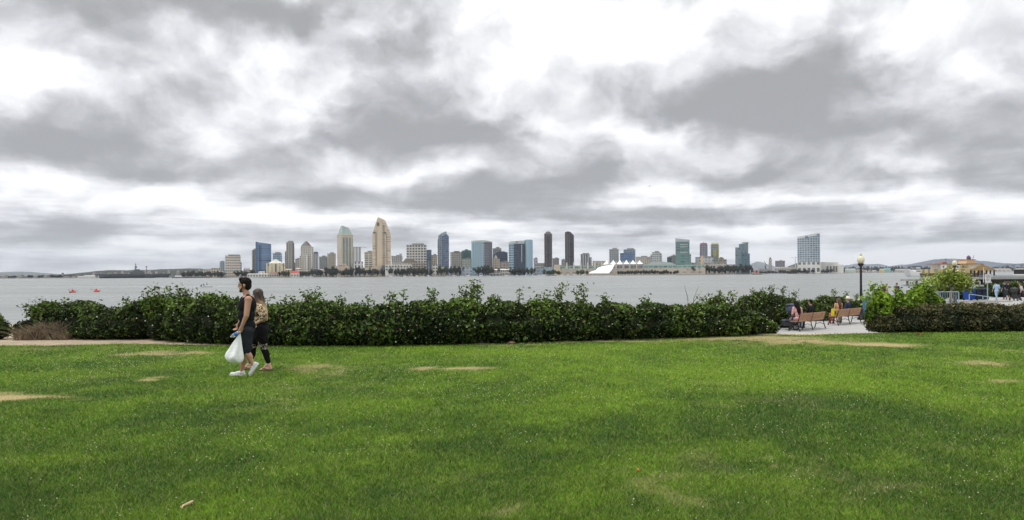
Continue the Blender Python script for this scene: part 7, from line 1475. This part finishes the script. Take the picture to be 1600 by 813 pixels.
# --- on the water: two red kayaks, a little boat
KR = mat('kayak_red', (.62, .035, .03), .4, .4); RED = cloth('red_vest', (.60, .05, .05))
def kayak(px, py, rz, label):
    g_ = gnd(px, py + 1.2, WATER_Z); r = thing('kayak', label, 'kayak', (g_.x, g_.y, WATER_Z), rz, 'red kayaks on the bay')
    m_ = MB(); m_.tube([(-2.3, 0, .42), (-1.7, 0, .22), (-.8, 0, .14), (.8, 0, .14), (1.7, 0, .22), (2.3, 0, .42)], [.04, .24, .38, .38, .24, .04], 12); m_.build('hull', KR, r, True)
    MB().lathe([(.36, 0), (.38, .05), (.30, .06)], 16, (-.1, 0, .50)).build('cockpit_rim', mat('strap_black', (.03, .03, .03)), r)
    p_ = thing('person', 'kayaker in a red vest paddling the ' + ('left' if px < 120 else 'right') + ' red kayak', 'person', (g_.x, g_.y, WATER_Z + .2), rz)
    grow('body', [('e', Vector((-.1, 0, .45)), (.14, .17, .22)), ('e', Vector((-.1, 0, .20)), (.16, .18, .14)), ('c', Vector((-.1, 0, .62)), .05, Vector((-.09, 0, .78)), .05), ('e', Vector((-.08, 0, .90)), (.095, .08, .115)), ('c', Vector((-.1, -.19, .58)), .05, Vector((.1, -.32, .38)), .04), ('c', Vector((.1, -.32, .38)), .04, Vector((.36, -.3, .46)), .03), ('c', Vector((-.1, .19, .58)), .05, Vector((.1, .32, .38)), .04), ('c', Vector((.1, .32, .38)), .04, Vector((.36, .3, .46)), .03), ('c', Vector((-.05, .1, .16)), .08, Vector((.6, .12, .22)), .06), ('c', Vector((-.05, -.1, .16)), .08, Vector((.6, -.12, .22)), .06)] + hand((.36, -.3, .46), (1, 0, 0), (0, 0, -1), 1, 1.2) + hand((.36, .3, .46), (1, 0, 0), (0, 0, -1), 1, 1.2), .014, SKT, p_)
    grow('vest', [('e', Vector((-.1, 0, .46)), (.19, .22, .23)), ('e', Vector((-.1, 0, .28)), (.18, .2, .16))], .02, RED, p_); grow('cap', [('e', Vector((-.08, 0, .95)), (.105, .09, .085))], .014, RED, p_)
    pd = thing('paddle', 'double paddle held by the ' + ('left' if px < 120 else 'right') + ' kayaker', 'paddle', (g_.x, g_.y, WATER_Z + .2), rz)
    MB().tube([(.43, -1.05, .30), (.43, 1.05, .62)], .018, 6).build('shaft', IRON, pd)
    for sg, z_ in ((-1, .27), (1, .65)): MB().ball((.43, sg * 1.2, z_), (.02, .24, .09), 10, 6).build('blade', mat('blade_red', (.5, .08, .06)), pd, True)
kayak(113.5, 456.2, 1.75, 'red kayak on the bay, nearer and left one')
kayak(150.5, 455.2, 2.5, 'red kayak on the bay, right one')
g_ = gnd(323, 449, WATER_Z); r = thing('dinghy', 'small white motor dinghy with dark outboard and two dark figures', 'boat', (g_.x, g_.y, WATER_Z), .1)
plp = [(-2.0, -.75), (1.0, -.8), (2.0, -.5), (2.7, 0), (2.0, .5), (1.0, .8), (-2.0, .75)]
MB().prism([(x_ * .9, y_ * .75) for x_, y_ in plp], -.1, .55, top=plp).build('hull', mat('boat_white', (.74, .74, .73)), r); MB().box(-2.25, 0, .1, .42, .40, .95).build('outboard', IRON, r, bevel=.06); MB().prism(rect(.5, .8, .6, 0), .56, 1.0).build('console', mat('boat_white', (.74, .74, .73)), r)
cs, sn_ = math.cos(.1), math.sin(.1)
for x_, lb in ((-1.35, 'dark figure seated at the stern of the white dinghy'), (.0, 'dark figure seated amidships in the white dinghy')):
    person(lb, (g_.x + x_ * cs, g_.y + x_ * sn_, WATER_Z + .35 + (.25 if x_ == 0 else 0)), .1 - R(90), .95, 'sit', BLKT, GREYC, HAIRB, SKT, 0, 1, .9)

# --- birds
def bird(px, py, D, label, s=1.0):
    q_ = at(px, py, D); r = thing('bird', label, 'bird', q_, .4); r.scale = (s, s, s); m_ = MB(); m_.tube([(-.30, 0, 0), (-.1, 0, .02), (.12, 0, .02), (.24, 0, .03)], [.02, .07, .08, .03], 8); m_.build('body', mat('bird_dark', (.05, .05, .055), .8), r, True)
    for sg in (-1, 1): MB().prism([(.10, 0), (-.08, 0), (-.10, sg * .62), (.02, sg * .34)][::sg], .02, .04, top=[(.10, 0), (-.08, 0), (-.10, sg * .62), (.02, sg * .34)][::sg]).build('wing', mat('bird_dark', (.05, .05, .055)), r)
bird(1015, 291, 190, 'dark bird gliding high in the cloudy sky', 1.0); bird(868, 381.5, 330, 'small dark bird between the two dark brown towers', 1.3)

# --- litter on the grass: dry curled leaf, petals, wilted red plant
g_ = gnd(294, 796); r = MB(); pts_ = [(-.012, -.075, .02), (-.022, -.035, .026), (.006, .0, .034), (.014, .035, .034), (-.004, .07, .026), (-.020, .082, .02)]
r.tube(pts_, [.004, .009, .011, .010, .007, .003], 8); o = r.build('dry_leaf', mat('dry_leaf', (.52, .38, .22), .8, var=.2, scale=30), smooth=True, loc=(g_.x, g_.y, .012)); tag(o, 'curled tan dry leaf lying on the grass at bottom left', 'leaf')
g_ = gnd(997, 741); o = MB().ball((0, 0, 0), (.012, .012, .008), 10, 6).build('petal', mat('petal_orange', (.75, .16, .05), .6), smooth=True, loc=(g_.x, g_.y, .04)); tag(o, 'tiny orange petal on the brownish grass', 'petal')
g_ = gnd(1438, 523.5); r = thing('plant', 'small wilted red plant at the foot of the clipped hedge', 'plant', (g_.x, g_.y, 0)); rng = np.random.default_rng(8)
m_ = MB()
for i in range(14): a_ = rng.uniform(0, 6.28); l_ = rng.uniform(.04, .12); m_.tube([(0, 0, 0), (math.cos(a_) * l_, math.sin(a_) * l_, rng.uniform(.02, .07))], [.012, .004], 4)
m_.build('leaves', mat('wilted_red', (.26, .05, .025), .8), r)
g_ = gnd(799, 537); o = MB().ball((0, 0, .02), (.10, .06, .045), 10, 6).build('stone', mat('stone_tan', (.34, .20, .14), .9, var=.3), smooth=True, loc=(g_.x, g_.y, .0)); tag(o, 'small reddish stone at the foot of the long hedge', 'stone')
